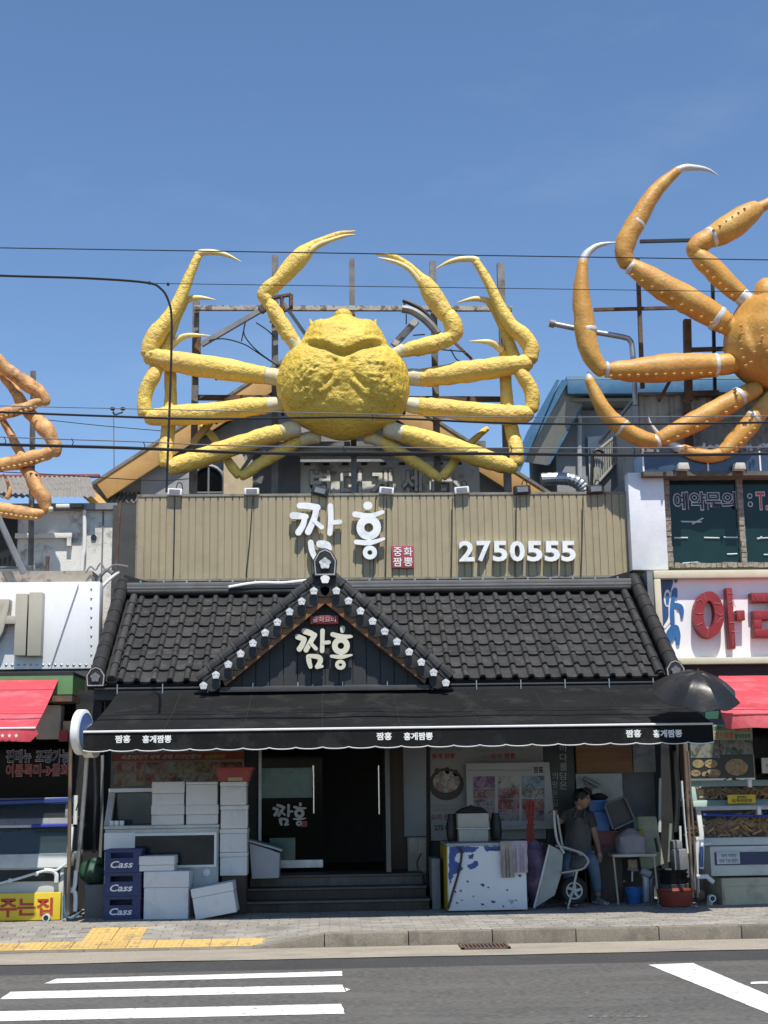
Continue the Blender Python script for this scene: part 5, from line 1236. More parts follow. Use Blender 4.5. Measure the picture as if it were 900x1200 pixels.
brush([[(265, 225, 20), (265, 238, 18)], [(262, 290, 18), (240, 330, 14), (232, 420, 16), (228, 500, 14), (190, 560, 10)], [(300, 410, 12), (262, 420, 14), (250, 540, 14), (210, 600, 18)], ('o', 208, 358, 16, 52, 9)], rT, YQ+.034, .004, white, sb, 'figure_outline', step=.0008)
brush([[(266, 225, 14), (266, 236, 12)], [(262, 300, 16), (262, 330, 16), (272, 350, 8)], [(255, 310, 16), (242, 400, 14), (240, 460, 16), (245, 540, 14)], [(265, 410, 20), (295, 420, 20), (310, 450, 14), (310, 490, 10)], [(250, 570, 26), (230, 620, 34), (215, 680, 12)], [(265, 570, 24), (280, 620, 20), (282, 680, 12)], [(208, 330, 10), (208, 358, 13), (208, 388, 10)]], rT, YQ+.032, .012, bl2, sb, 'figure', step=.0008)
# dark recess, red awning and green valance of the right shop
rec = MB().box(rx0, rxe, YQ+.05, YQ+.4, P(840, 796, YQ).z, s0-.004); rec.build('lintel', M('dark_maroon', (.05, .012, .014), .6), rs)
redc = M('red_canvas', (.56, .055, .075), .7, var=.12, vs=1.6, bump=.15, bs=20, dirt=(.66, .17, .19), ds=1.4, da=.5)
def red_awning(label, q, x_in, x_out, sgn, YB_, YF_, pxy, parent_group='red awnings of the neighbours'):
    """pxy: pixel rows of back edge, front edge, valance foot; x_in/x_out at the front, sgn = side that slopes"""
    (xb, yb), (xf, yf), yv = pxy
    zb, zf, zv = P(xf, yb, YB_).z, P(xf, yf, YF_).z, P(xf, yv, YF_).z
    xB, xF = P(xb, yb, YB_).x, P(xf, yf, YF_).x; far = xF+sgn*6
    t = thing('red_awning', label, 'awning', (xF, YF_, zv), parent_group)
    b = MB(); n = 24; k = 6; ve = []
    for i in range(n+1):
        for j in range(k+1):
            s = j/k; x = (xF+(xB-xF)*s)*(1-i/n)+far*(i/n)
            ve.append(Vector((x, YF_+(YB_-YF_)*s, zf+(zb-zf)*s+.012*noise.noise(Vector((x*2, s*3, 1)))-.02*math.sin(math.pi*s))))
    b.v = ve+[v-Vector((0, 0, .01)) for v in ve]; o = len(ve)
    for i in range(n):
        for j in range(k):
            a = i*(k+1)+j; f = [a, a+k+1, a+k+2, a+1]; f = f if sgn > 0 else f[::-1]; b.f += [f, [v+o for v in f[::-1]]]; b.m += [0, 0]
    for i in range(n): 
        for (a, c) in ((i*(k+1), (i+1)*(k+1)), (i*(k+1)+k, (i+1)*(k+1)+k)): b.f.append([a, c, c+o, a+o]); b.m.append(0)
    for j in range(k): b.f.append([j, j+1, j+1+o, j+o]); b.m.append(0)
    b.build('canvas', redc, t, smooth=60)
    b = MB(); m = 60
    for i in range(m+1):
        x = xF+(far-xF)*i/m; w_ = .02*math.sin(x*7)+.02*noise.noise(Vector((x*3, 0, 9)))
        b.v += [Vector((x, YF_-.004, zf-.004)), Vector((x+.03*(1 if i == 0 else 0), YF_-.012+w_*.6, (zf+zv)/2)), Vector((x+(.06 if i == 0 else 0)*sgn, YF_-.01+w_, zv-.012*abs(math.sin(x*5))))]
    o = len(b.v); b.v += [v+Vector((0, .008, 0)) for v in b.v]
    for i in range(m):
        for j in range(2):
            a = i*3+j; f = [a, a+1, a+4, a+3]; f = f if sgn > 0 else f[::-1]; b.f += [f, [v+o for v in f[::-1]]]; b.m += [0, 0]
    v = b.build('valance', redc, t, smooth=60)
    MB().tube([(xF, YF_-.006, zf), (far, YF_-.006, zf)], .012, 6).build('front_bar', piping if sgn < 0 else redc, t)
    MB().tube([(xF+sgn*.05, YF_+.03, zf-.03), (xB+sgn*.1, YB_, zb-.15)], .022, 6).build('folding_arm', greysteel, t)
    return t, v, (xF, zf, zv, xB, zb)
ra, rv, _ = red_awning('bright red canvas awning under the cracked red letters at right', None, 0, 0, 1, 18.3, 15.45, ((842, 792), (845, 837), 853))
x0, x1, z0, z1 = rect(826, 833, 905, 842, 16.5); MB().box(x0, x1+2, 16.48, 16.52, z0, z1).build('green_flap', M('green_canvas', (.03, .12, .09), .7), ra)
# signs under it
YT = 17.2
x0, x1, z0, z1 = rect(834, 849, 881, 867, YT-.3)
t = thing('menu_sign', 'small green and orange menu strip hanging under the right red awning', 'sign', ((x0+x1)/2, YT-.3, z0))
MB().box(x0, x1, YT-.32, YT-.28, z0, z1).build('board', M('pale_green_sign', (.30, .40, .30), .5, var=.1), t)
org_p = M('print_orange', (.55, .16, .04), .5); grn_p = M('print_green', (.03, .16, .09), .5)
for s, u0, u1, v0, v1, m_ in (('대게코스요리', 836, 858, 851, 856, grn_p), ('게스페셜', 837, 859, 858, 866, org_p), ('영덕대게', 861, 879, 853, 858, org_p), ('활어회대게', 861, 879, 860, 866, grn_p)):
    a, c, d, e = rect(u0, v0, u1, v1, YT-.32); letters(s, a, c, d, e, YT-.32, .004, m_, t, bold=.02)
x0, x1, z0, z1 = rect(808, 866, 883, 912, YT)
t = thing('food_photo_board', 'dark board printed with people, crab platters and side dishes above the right tanks', 'photo board', ((x0+x1)/2, YT, z0))
MB().box(x0, x1, YT, YT+.05, z0, z1).build('board', M('board_black', (.02, .025, .025), .4), t)
pf1 = photo_mat('print_crab_food', [(.05, .03, .02), (.3, .16, .08), (.5, .36, .2), (.2, .26, .1), (.1, .06, .04)], 24)
pf2 = photo_mat('print_people', [(.02, .04, .04), (.08, .16, .15), (.3, .3, .27), (.06, .08, .07), (.12, .22, .2)], 7)
for u0, v0, u1, v1, m_ in ((809, 867, 843, 888, pf2), (844, 867, 882, 884, pf2)):
    a, c, d, e = rect(u0, v0, u1, v1, YT); MB().box(a, c, YT-.006, YT-.001, d, e).build('printed_picture', m_, t)
def plate_disc(par, px, py, rx, ry, Y, m_, nm='printed_plate'):
    c = P(px, py, Y); k = Y/FPX
    MB().prism([(c.x+rx*k*math.cos(2*math.pi*i/20), c.z+ry*k*math.sin(2*math.pi*i/20)) for i in range(20)], Y-.008, Y-.001).build(nm, m_, par)
for px, py, rx, ry in ((863, 899, 14, 10), (818, 895, 7, 5), (833, 895, 8, 5), (815, 906, 6, 4), (836, 906, 9, 5), (826, 907, 4, 3)): plate_disc(t, px, py, rx, ry, YT, pf1)
x0, x1, z0, z1 = rect(893, 888, 930, 906, YT); 
t2 = thing('notice_card', 'pale notice card at the right photo edge under the red awning', 'notice', ((x0+x1)/2, YT, z0)); MB().box(x0, x1, YT, YT+.03, z0, z1).build('card', M('pale_card', (.5, .54, .53), .6), t2); a, c, d, e = rect(897, 895, 915, 899, YT); letters('원산지', a, c, d, e, YT, .003, grn_p, t2)
MB().box(P(884, 880, YT+.3).x, rxe, YT+.3, YT+.35, 0, P(860, 845, YT).z).build('dark_shopfront', M('dark_window', (.02, .025, .028), .12), rs)
# fish tanks
tank_w = M('tank_pvc', (.52, .55, .53), .5, var=.1, vs=2, dirt=(.35, .36, .33), ds=3, da=.4)
tank_g = M('tank_green_frame', (.26, .38, .35), .5, var=.1, vs=2)
water = M('tank_water', (.008, .02, .026), .1, var=.4, vs=1.5)
tglass = M('tank_glass', (.25, .33, .33), .05, var=0, alpha=.06, spec=.5)
crabshell = M('crab_shell_brown', (.46, .27, .11), .5, var=.3, vs=20)
crab_me = None
def small_crab():
    b = MB(); b.ell((0, 0, .02), (.07, .06, .035), 10, 6)
    for s in (-1, 1):
        for k in range(4):
            a = -.5+k*.42; d = Vector((s*math.cos(a), math.sin(a), 0))
            b.tube([d*.05+Vector((0, 0, .02)), d*.12+Vector((0, 0, .06)), d*.2+Vector((0, -.02, 0))], [.012, .010, .005], 5)
        b.tube([(s*.04, -.05, .02), (s*.09, -.1, .04), (s*.03, -.15, .03)], [.012, .015, .006], 5)
    return b.mesh('tank_crab', crabshell, smooth=50)
crab_me = small_crab()
def tank(label, frame_m, u0, u1, vt, vb, gv0, gv1, Y, depth, slant, crabs, par_lab, left_post=None):
    x0, x1, z0, z1 = rect(u0, vt, u1, vb, Y); k = Y/FPX
    t = thing('fish_tank', label, 'fish tank', ((x0+x1)/2, Y, z0), 'seafood tanks of the neighbours')
    a, c, g0, g1 = rect(u0, gv0, u1, gv1, Y)
    def sl(z): return Y+slant*(z-z0)/(z1-z0)
    MB().prismx([(Y, z0), (sl(g0), g0), (Y+depth, g0), (Y+depth, z0)], x0, x1).build('base_rail', frame_m, t, bevel=.008)
    MB().prismx([(sl(g1), g1), (sl(z1), z1), (sl(z1)+.08, z1), (sl(g1)+.08, g1)], x0, x1).build('top_rail', frame_m, t, bevel=.006)
    MB().box(x0, x1, Y+depth-.03, Y+depth, g0, z1).build('back_panel', M('tank_back', (.012, .03, .045), .5), t)
    for xx, nm in ((x0, 'side_post'), (x1-.05, 'side_post')): MB().prismx([(sl(g0), g0), (sl(g0)+.07, g0), (sl(g1)+.07, g1), (sl(g1), g1)], xx, xx+.06).build(nm, frame_m, t, bevel=.006)
    MB().prismx([(sl(g0)+.03, g0), (sl(g0)+.036, g0), (sl(g1)+.036, g1), (sl(g1)+.03, g1)], x0+.06, x1-.06).build('glass', tglass, t)
    MB().box(x0+.02, x1-.02, sl(g0)+.09, Y+depth-.04, g0-.001, g0+.012).build('tank_floor', M('tank_back', (.012, .03, .045), .5), t)
    if not crabs: MB().prismx([(sl(g0)+.09, g0+.013), (Y+depth-.05, g0+.013), (Y+depth-.05, g1-.02), (sl(g1)+.09, g1-.02)], x0+.07, x1-.07).build('water', water, t)
    for i in range(crabs):
        xx = x0+.15+(x1-x0-.3)*(i+.5)/crabs*1.0+rnd.uniform(-.06, .06)
        o = piece(crab_me, 'crab', None, (xx, sl(g0)+.2+rnd.uniform(0, .15), g0+.03+rnd.uniform(0, .16)*(1 if i % 2 else .3)), (rnd.uniform(.2, .7), rnd.uniform(-.5, .5), rnd.uniform(-1, 1))); o.scale = (1.35,)*3
        tag(o, 'brown crab heaped with others in the %s' % par_lab, 'crab', 'crabs heaped in the %s' % par_lab)
    return t, (x0, x1, z0, z1)
tank('upper right fish tank with pale green frame full of brown crabs', tank_g, 812, 960, 914, 945, 921, 937, 17.15, .7, .12, 14, 'upper right tank')
t2, _ = tank('middle right fish tank with white posts, blue rope and brown crabs', tank_w, 820, 960, 944, 990, 949, 981, 16.9, .75, .14, 18, 'middle right tank')
p0, p1 = P(824, 955, 16.96), P(960, 957, 16.96); b = MB().tube([p0, p1], .016, 6); b.build('blue_rope', M('blue_rope', (.03, .05, .32), .6), t2)
x0, x1, z0, z1 = rect(852, 931, 885, 941.5, 17.05)
t = thing('price_plate', 'small yellow plate with dark lettering clipped on the upper right tank', 'sign', ((x0+x1)/2, 17.03, z0))
MB().box(x0, x1, 17.02, 17.05, z0, z1).build('plate', M('yellow_plate', (.62, .48, .03), .5), t, bevel=.012)
letters('살아있는', x0+.12, x1-.12, (z0+z1)/2+.005, z1-.015, 17.02, .003, black, t, bold=.02); letters('대게직판장', x0+.05, x1-.05, z0+.012, (z0+z1)/2, 17.02, .003, M('print_olive', (.12, .09, .01), .6), t, bold=.03)
for px, py in ((878, 918), (889, 950)):
    p = P(px, py, 16.85); tag(MB().box(p.x-.025, p.x+.025, 16.81, 16.87, p.z-.05, p.z+.05).build('thermometer', white, None, bevel=.01), 'small white gauge on the %s right tank rim' % ('upper' if py < 930 else 'middle'), 'gauge', 'tank gauges')
x0, x1, z0, z1 = rect(833, 991, 960, 1026, 16.85)
t = thing('tank_stand', 'white tank stand with a navy band and small notice at right', 'tank stand', ((x0+x1)/2, 16.5, z0))
MB().box(x0, x1, 16.87, 17.6, z0, z1).build('cabinet', tank_w, t, bevel=.015)
a, c, d, e = rect(838, 998, 960, 1013, 16.85); MB().box(a, c, 16.855, 16.868, d, e).build('navy_band', M('navy_band', (.015, .03, .09), .4), t)
a, c, d, e = rect(840, 998.5, 867, 1012.5, 16.84); nb_ = MB().box(a, c, 16.84, 16.854, d, e).build('notice', M('notice_grey', (.5, .53, .57), .5), t)
letters('대게 직판장', a+.06, c-.04, (d+e)/2+.01, e-.02, 16.84, .003, grn_p, nb_, bold=.01); letters('054 733 4271', a+.03, c-.03, d+.02, (d+e)/2-.01, 16.84, .003, black, nb_)
x0, x1, z0, z1 = rect(845, 1026, 960, 1059, 16.85)
tag(MB().box(x0, x1, 16.81, 17.65, SZ-.02, P(870, 1029, 16.81).z).box(x0+.02, x1, 16.79, 16.81, SZ-.02, z1-.12).build('concrete_plinth', M('cream_concrete', (.46, .43, .31), .85, var=.12, vs=2, bump=.25, bs=40, dirt=(.26, .25, .2), ds=2.5), bevel=.01), 'cream concrete plinth under the right tank stand', 'plinth')
pvc = M('pvc_pipe', (.62, .66, .68), .4, var=.08)
def pv(pts, w_, label, Y=16.75, mt=pvc): return pipe('pvc_pipe', label, pts, Y, w_, mt, 10, 3, False)
pv([(817, 985), (816, 1020), (817, 1046)], 6, 'vertical white pipe left of the right tank stand')
pv([(815, 984), (824, 983)], 6.5, 'short white pipe cap at the top of the vertical pipe')
pv([(833, 988), (823, 990), (822, 1018)], 5.5, 'bent white pipe leaving the right tank stand', 16.73)
pv([(822, 992), (822, 1016)], 4.5, 'blue wrapped pipe beside the right tank stand', 16.68, M('blue_wrap', (.03, .06, .22), .5))
pv([(816, 1028), (828, 1027), (836, 1034)], 6, 'slanting white pipe elbow low beside the concrete plinth', 16.71)
p = P(835, 1053, 16.7); pe = thing('drain_elbow', 'white drain pipe mouth near the ground beside the concrete plinth', 'pipe', (p.x, 16.7, SZ))
MB().lathe([(.045, 0), (.045, .1)], p, 14, Matrix.Rotation(-math.pi/2, 3, 'X')).build('mouth', pvc, pe, smooth=40); MB().lathe([(.03, -.004), (.03, .002)], p, 12, Matrix.Rotation(-math.pi/2, 3, 'X')).build('bore', black, pe); MB().tube([p+Vector((0, .1, 0)), (p.x, 16.85, SZ)], .04, 8).build('pipe', pvc, pe)
for (a, c, lab, w_) in (((802, 872), (812, 1052), 'long brown steel post slanting beside the right tanks', 4), ((806, 880), (818, 1052), 'second thinner post close behind the slanting one', 3)):
    pipe('awning_post', lab, [a, c], 16.6 if w_ == 4 else 16.72, w_, M('brown_post', (.18, .13, .10), .5, .2), 6, 2, False, 'post')

# ================================================================ SHOP ON THE LEFT
YZ = 17.6
ls = thing('left_shop', 'left neighbour shop with a green band under its white sign', 'shop', (P(30, 1060, YZ).x, YZ, SZ))
lx0, lx1 = P(-160, 900, YZ).x, P(86, 900, YZ).x
MB().box(lx0, lx1, YZ+.9, YZ+3.5, 0, P(50, 787, YZ+.9).z).build('body', M('dark_render', (.07, .07, .07), .85), ls)
x0, x1, z0, z1 = rect(-100, 793, 86, 815, YZ); MB().box(lx0, x1, YZ-.05, YZ+.9, z0, z1).build('green_band', M('green_band', (.13, .27, .11), .6, var=.12), ls)
MB().box(lx0, x1, YZ-.02, YZ+.9, z1, z1+.05).build('dark_lintel', black, ls)
x0, x1, z0, z1 = rect(-100, 872, 82, 935, YZ+.1); MB().box(lx0, x1, YZ+.12, YZ+.16, z0-.1, z1+.4).build('window', M('dark_window', (.02, .025, .028), .12), ls)
x0, x1, z0, z1 = rect(42, 826, 70, 866, YZ-.2); MB().box(x0, x1, YZ-.15, YZ+.1, z0, z1).build('cream_shutter', M('cream_case', (.55, .54, .48), .6), ls, bevel=.01)
MB().box(P(55, 820, 17).x, P(84, 825, 17).x, 17.0, YZ, P(70, 822, 17).z, P(70, 815, 17).z).build('awning_rail', rust, ls)
x0, x1, z0, z1 = rect(74, 845, 84, 858, YZ-.3); MB().box(x0, x1, YZ-.3, YZ, z0, z1).build('small_box', M('tan_box', (.42, .33, .2), .7), ls)
x0, x1, z0, z1 = rect(70, 856, 80, 869, YZ-.3)
b = MB().box(x0, x1, YZ-.36, YZ-.32, z0, z1); o = b.build('red_card', M('seal_red', (.35, .06, .06), .6), ls)
for s, u0, u1, v0, v1, m1, m2 in (('전메뉴', 6, 34, 879, 893, 'decal_pale', 'decal_navy'), ('포장가능', 41, 79, 879, 893, 'decal_pale', 'decal_navy'), ('여름특미➔물회', 6, 78, 896, 909, 'neon_red', 'seal_red')):
    a, c, d, e = rect(u0, v0, u1, v1, YZ)
    nm = M('neon_red', (.62, .34, .32), .5)
    letters(s, a-.012, c+.012, d-.012, e+.012, YZ+.1, .008, MATS[m1], ls, bold=.05); letters(s, a, c, d, e, YZ+.09, .006, MATS[m2] if m2 != 'seal_red' else M('neon_dark_red', (.42, .03, .03), .5), ls, bold=.0)
# white sign with box letters
x0, x1, z0, z1 = rect(-160, 681, 116, 784, 18.7); z1 = P(50, 682, 18.7).z; z0 = P(50, 784, 18.7).z
sb = thing('shop_sign', 'white sign board with bulky cream box letters at the left edge', 'sign', ((x0+x1)/2, 18.7, z0), 'neighbouring shop signs')
MB().box(x0, x1, 18.7, 19.0, z0, z1).build('board', M('sign_white_b', (.82, .84, .86), .35, var=.04, vs=2, streak=.06), sb, bevel=.01)
boxl = M('cream_box_letter', (.42, .41, .33), .45, var=.08, vs=2)
lT = lambda x, y: ((lambda p: (p.x, p.z))(P(x/4.615, 660+y/4.615, 18.55)))
def lbox(rects):
    b = MB()
    for i, (u0, v0, u1, v1) in enumerate(rects): (xa, zt), (xb, zb) = lT(u0, v0), lT(u1, v1); b.box(xa, xb, 18.52-.003*i, 18.7, zb, zt)
    return b
b = lbox([(88, 165, 140, 500), (160, 158, 222, 502), (30, 285, 88, 330)]); b.prism([lT(-60, 195), lT(55, 195), lT(50, 250), lT(20, 370), lT(-30, 460), lT(-80, 520), lT(-90, 480), lT(-40, 400), lT(-8, 300), lT(0, 250), lT(-60, 250)], 18.51, 18.7)
b.build('letter', boxl, sb, bevel=.012)
b = MB()
for i in range(16):
    p = P(i*7.2, 779, 18.7); b.ell((p.x, 18.695, p.z), (.02, .012, .012), 8, 5)
for i in range(8):
    p = P(107, 690+i*11, 18.7); b.ell((p.x, 18.695, p.z), (.014, .012, .016), 8, 5)
b.build('edge_rivets', steel, sb)
pts = [P(92, 685, 18.68), P(60, 780, 18.68)]; MB().tube(pts, .006, 5).build('stay_wire', wire_g, sb)
tag(MB().box(lx0, P(108, 676, 19.0).x, 19.01, 19.9, P(50, 682, 19.0).z, P(50, 669, 19.0).z).build('roof_ledge', M('rust_streaked_concrete', (.34, .30, .25), .9, var=.25, vs=4, dirt=(.12, .08, .06), ds=4, da=.8)), 'rust streaked concrete ledge above the left white sign', 'ledge')
tag(MB().tube([P(56, 652, 19.3), P(55, 675, 19.3)], .03, 6).build('rusty_stub', rust), 'short rusty stub pole on the concrete ledge', 'pole')
for i, (pts, lab) in enumerate((([(108, 676), (112, 700), (116, 680), (120, 672), (126, 668), (132, 672)], 'bundle of grey hoses coming down beside the left white sign'), ([(113, 740), (114, 705), (120, 688), (132, 676), (140, 670)], 'thick white cable rising along the roof verge at left'), ([(100, 672), (106, 664), (112, 668), (118, 660), (124, 668), (134, 662), (150, 664)], 'tangle of thin grey wire on the ledge left of the beige sign'))):
    pipe('hose' if i < 2 else 'wire_tangle', lab, pts, 19.05-.05*i, (5, 4, 2)[i], (greysteel, white, wire_g)[i], 6, 6, True, 'hose' if i < 2 else 'wire')
la, lv, (xF, zf, zv, xB, zb) = red_awning('bright red canvas awning with white stars on its hem at left', None, 0, 0, -1, 17.55, 15.45, ((68, 797), (42, 853), 868))
star = [((.5 if i % 2 else 1.15)*math.cos(math.pi/2+math.pi*i/5), (.5 if i % 2 else 1.15)*math.sin(math.pi/2+math.pi*i/5)) for i in range(10)]
sm = MB().prism([(x*.022, z*.022) for x, z in star], -.004, .002).mesh('star', white)
for px in (3, 11, 19, -6):
    p = P(px, 862, 15.4); piece(sm, 'star', lv, (p.x, 15.4, p.z))
# tanks on the left
YV = 16.5
tank('upper left fish tank with a bright blue rim under the neon lettering', greysteel, -120, 80, 936, 969, 942, 960, YV+.25, .8, .1, 0, '')
t1, _ = tank('lower left fish tank with white slanting post and dark water', tank_w, -120, 82, 968, 1018, 971, 1002, YV, .9, .14, 0, '')
MB().tube([P(-60, 943, YV+.3), P(80, 938, YV+.3)], .035, 6).build('blue_rim', M('blue_rim', (.018, .05, .21), .4), t1)
MB().tube([P(37, 968, YV+.1), P(80, 967, YV+.1)], .022, 6).build('blue_tube', M('blue_rope', (.03, .05, .32), .6), t1)
x0, x1, z0, z1 = rect(-120, 1018, 74, 1047, YV)
t = thing('tank_stand', 'low stand with dark glass strip under the lower left fish tank', 'tank stand', ((x0+x1)/2, YV, z0))
MB().box(x0, x1, YV+.03, YV+.9, SZ, z1).build('cabinet', tank_w, t, bevel=.01)
a, c, d, e = rect(-100, 1020, 70, 1034, YV); MB().box(a, c, YV+.02, YV+.028, d, e).build('glass', water, t)
MB().tube([P(-10, 1038, YV-.03), P(20, 1030, YV-.03), P(50, 1021, YV-.03), P(66, 1020, YV-.03), P(78, 1012, YV-.03)], .016, 6).build('stay_pipe', pvc, t); 
for px, py in ((12, 1032), (43, 1024)): MB().ell(P(px, py, YV-.03), (.03, .03, .03), 8, 6).build('pipe_joint', pvc, t)
MB().tube([P(x, y, YV-.02) for x, y in spline([(52, 1020), (62, 1021), (66, 1025), (66, 1034)], 4)], .028, 8).build('faucet', pvc, t)
x0, x1, z0, z1 = rect(-120, 1047, 72, 1081, YV-.05); z0 = max(z0, SZ+.01)
t = thing('yellow_banner', 'yellow banner board with red lettering standing on the ground at left', 'sign', ((x0+x1)/2, YV-.1, z0))
MB().box(x0, x1, YV-.12, YV-.04, z0, z1).build('board', M('yellow_board', (.66, .50, .03), .5, var=.06), t, bevel=.006)
pr_red = M('print_red', (.42, .045, .02), .5)
for ch, u0, u1, v0, v1 in (('주', -1, 20, 1053, 1075), ('는', 20, 42, 1053, 1073), ('집', 43, 62, 1052, 1073)):
    a, c, d, e = rect(u0, v0, u1, v1, YV-.12); letters(ch, a, c, d, e, YV-.12, .004, pr_red, t, bold=.03)
p = P(55, 1075, YV-.13); MB().lathe([(.045, 0), (.045, .06)], p, 14, Matrix.Rotation(math.pi/2, 3, 'X')).build('drain_mouth', pvc, t, smooth=40); MB().lathe([(.03, 0), (.03, .066)], p, 12, Matrix.Rotation(math.pi/2, 3, 'X')).build('bore', black, t)
pipe('awning_post', 'brown round post standing right of the left fish tanks', [(83, 856), (80, 1072)], 16.25, 4.5, M('brown_post', (.18, .13, .10), .5, .2), 8, 2, False, 'post')
for pts, w_, lab, mt, Y in (([(102, 880), (99, 925), (94, 985), (90, 1022)], 5, 'long grey hose hanging in the gap left of the shop', greysteel, 16.8), ([(89, 932), (88, 966)], 5, 'short white lamp tube on the wall of the gap', white, 17.0), ([(89, 1020), (87, 1040), (80, 1044), (88, 1046), (88, 1068)], 5, 'white pipe fittings low behind the brown post', pvc, 16.3), ([(75, 1050), (76, 1070), (84, 1076), (92, 1070)], 3.5, 'blue hose curled on the ground beside the yellow banner', M('blue_hose', (.06, .12, .18), .5), 16.25),
                          ([(110, 878), (112, 930), (110, 1000)], 4, 'dark cable bundle hanging in the left gap', black, 17.0), ([(120, 885), (119, 960), (117, 1010)], 4, 'thin grey conduit at the left corner of the shop', greysteel, 17.2), ([(96, 900), (90, 915), (94, 930), (89, 950)], 1.5, 'tangled thin black cord in the left gap', black, 16.7)):
    pipe('hose', lab, pts, Y, w_, mt, 8, 5, True, 'hose')
gapw = MB().box(P(86, 900, 17.9).x, XL, 17.9, 18.1, 0, 3.0); tag(gapw.build('gap_wall', wall_d), 'dark wall closing the narrow gap left of the shop', 'wall')
tag(MB().box(XRT, rx0-.005, 17.95, 18.1, 0, 3.0).build('gap_wall', wall_d), 'dark wall closing the narrow gap right of the shop', 'wall')
# ================================================================ UNDER THE AWNING, LEFT OF THE DOOR
foam = M('white_foam', (.64, .65, .65), .75, var=.05, vs=3, bump=.12, bs=120, dirt=(.5, .49, .46), ds=3, da=.45)
def yb(px, py, z=SZ): return G(px, py, z).y
# menu banner with printed dishes
YP = YW-.06
x0, x1, z0, z1 = rect(130, 868, 286, 925, YP)
t = thing('menu_banner', 'dim menu banner with an orange strip and printed seafood dishes left of the door', 'banner', ((x0+x1)/2, YP, z0))
MB().box(x0, x1, YP-.01, YP+.04, z0, z1+.4).build('board', M('banner_beige', (.28, .265, .22), .6), t)
def strip_(u0, v0, u1, v1, mt, nm, d=.004, par=None, Y=YP-.01):
    a, c, e, f = rect(u0, v0, u1, v1, Y); return MB().box(a, c, Y-d, Y-.0005, e, f).build(nm, mt, par)
o = strip_(131, 882, 286, 891, M('banner_orange', (.36, .07, .02), .5), 'orange_strip', par=t)
def write(s, u0, v0, u1, v1, Y, mt, par, bold=.01, d=.003, italic=0):
    a, c, e, f = rect(u0, v0, u1, v1, Y); return letters(s, a, c, e, f, Y, d, mt, par, bold=bold, italic=italic)
write('속초바다가 새벽 경매 자연산활어', 142, 884, 236, 889.5, YP-.014, cream, o, .01, .003, .3); write('모듬회전문', 240, 884, 264, 889, YP-.014, M('print_yellow', (.6, .45, .08), .5), o, .01, .003, .3)
o = strip_(186, 878, 232, 881.5, M('banner_orange', (.36, .07, .02), .5), 'small_strip', par=t); write('중국요리전문점', 190, 878.5, 228, 881, YP-.014, cream, o)
write('2007년부터 영업중', 241, 876, 282, 880, YP-.01, black, t)
for px in (148, 162): plate_disc(t, px, 877, 5, 4, YP-.012, M('print_olive_green', (.10, .16, .03), .5), 'printed_circle')
dish = [photo_mat('print_dish_red', [(.10, .03, .02), (.42, .12, .06), (.55, .38, .28), (.25, .07, .05)], 8), photo_mat('print_dish_pale', [(.12, .10, .08), (.5, .46, .38), (.42, .2, .12), (.08, .1, .05)], 8), photo_mat('print_dish_gold', [(.08, .09, .05), (.45, .27, .1), (.5, .42, .3), (.3, .12, .05)], 8)]
for i, (u0, u1) in enumerate(((133, 169), (171, 207), (208, 246), (247, 284))):
    for j, (v0, v1) in enumerate(((893, 905.5), (906.5, 921))): strip_(u0, v0, u1, v1, dish[(i+2*j) % 3], 'dish_picture', par=t)
# white display tank
YD = yb(180, 1066); YD = 16.75
x0, x1, z0, z1 = rect(122, 974, 256, 1030, YD)
zt_ = P(190, 971, YD).z
t = thing('display_tank', 'white display tank with a dark lower window behind the stacked foam boxes', 'tank', ((x0+x1)/2, YD, SZ))
MB().box(x0, x1, YD+.02, YD+.8, SZ+.02, zt_).build('cabinet', tank_w, t, bevel=.012)
MB().box(x0-.01, x1+.01, YD-.02, YD+.82, zt_+.002, zt_+.04).build('ledge', tank_w, t, bevel=.01)
a, c, d, e = rect(158, 979, 251, 1014, YD); wn = MB().box(a, c, YD+.005, YD+.018, d, e).build('window', water, t)
fr = MB().box(a-.03, a, YD-.01, YD+.018, d-.03, e+.03).box(c, c+.03, YD-.01, YD+.018, d-.03, e+.03).box(a, c, YD-.01, YD+.018, d-.03, d).box(a, c, YD-.01, YD+.018, e, e+.03); fr.build('window_frame', white, wn)
a, c, d, e = rect(122, 976, 158, 996, YD); MB().box(a, c, YD-.004, YD+.018, d, e).build('white_panel', white, t)
p = P(242, 1023, YD); MB().lathe([(.045, 0), (.05, .02), (.03, .03)], (p.x, YD+.02, p.z), 14, Matrix.Rotation(math.pi/2, 3, 'X')).build('drain_knob', white, t, smooth=40)
ux0, ux1, uz0, uz1 = rect(126, 928, 256, 970, YD+.35)
MB().prismx([(YD+.1, zt_+.045), (YD+.42, uz1), (YD+.5, uz1), (YD+.2, zt_+.045)], ux0, ux0+.08).build('side_post', M('cream_case', (.55, .54, .48), .6), t); MB().prismx([(YD+.1, zt_+.045), (YD+.42, uz1), (YD+.5, uz1), (YD+.2, zt_+.045)], ux1-.08, ux1).build('side_post', M('cream_case', (.55, .54, .48), .6), t)
MB().box(ux0, ux1, YD+.42, YD+.5, uz1+.002, uz1+.05).build('top_rail', white, t); MB().box(ux0+.1, ux1-.1, YD+.46, YD+.8, zt_+.05, uz1-.01).build('upper_glass', M('tank_water_blue', (.03, .07, .09), .1, var=.5, vs=1), t)
for px in (131, 137, 143): 
    p = P(px, 966, YD+.1); MB().lathe([(.03, 0), (.03, .06)], (p.x, YD+.08, zt_+.042), 10).build('knob', white, t)
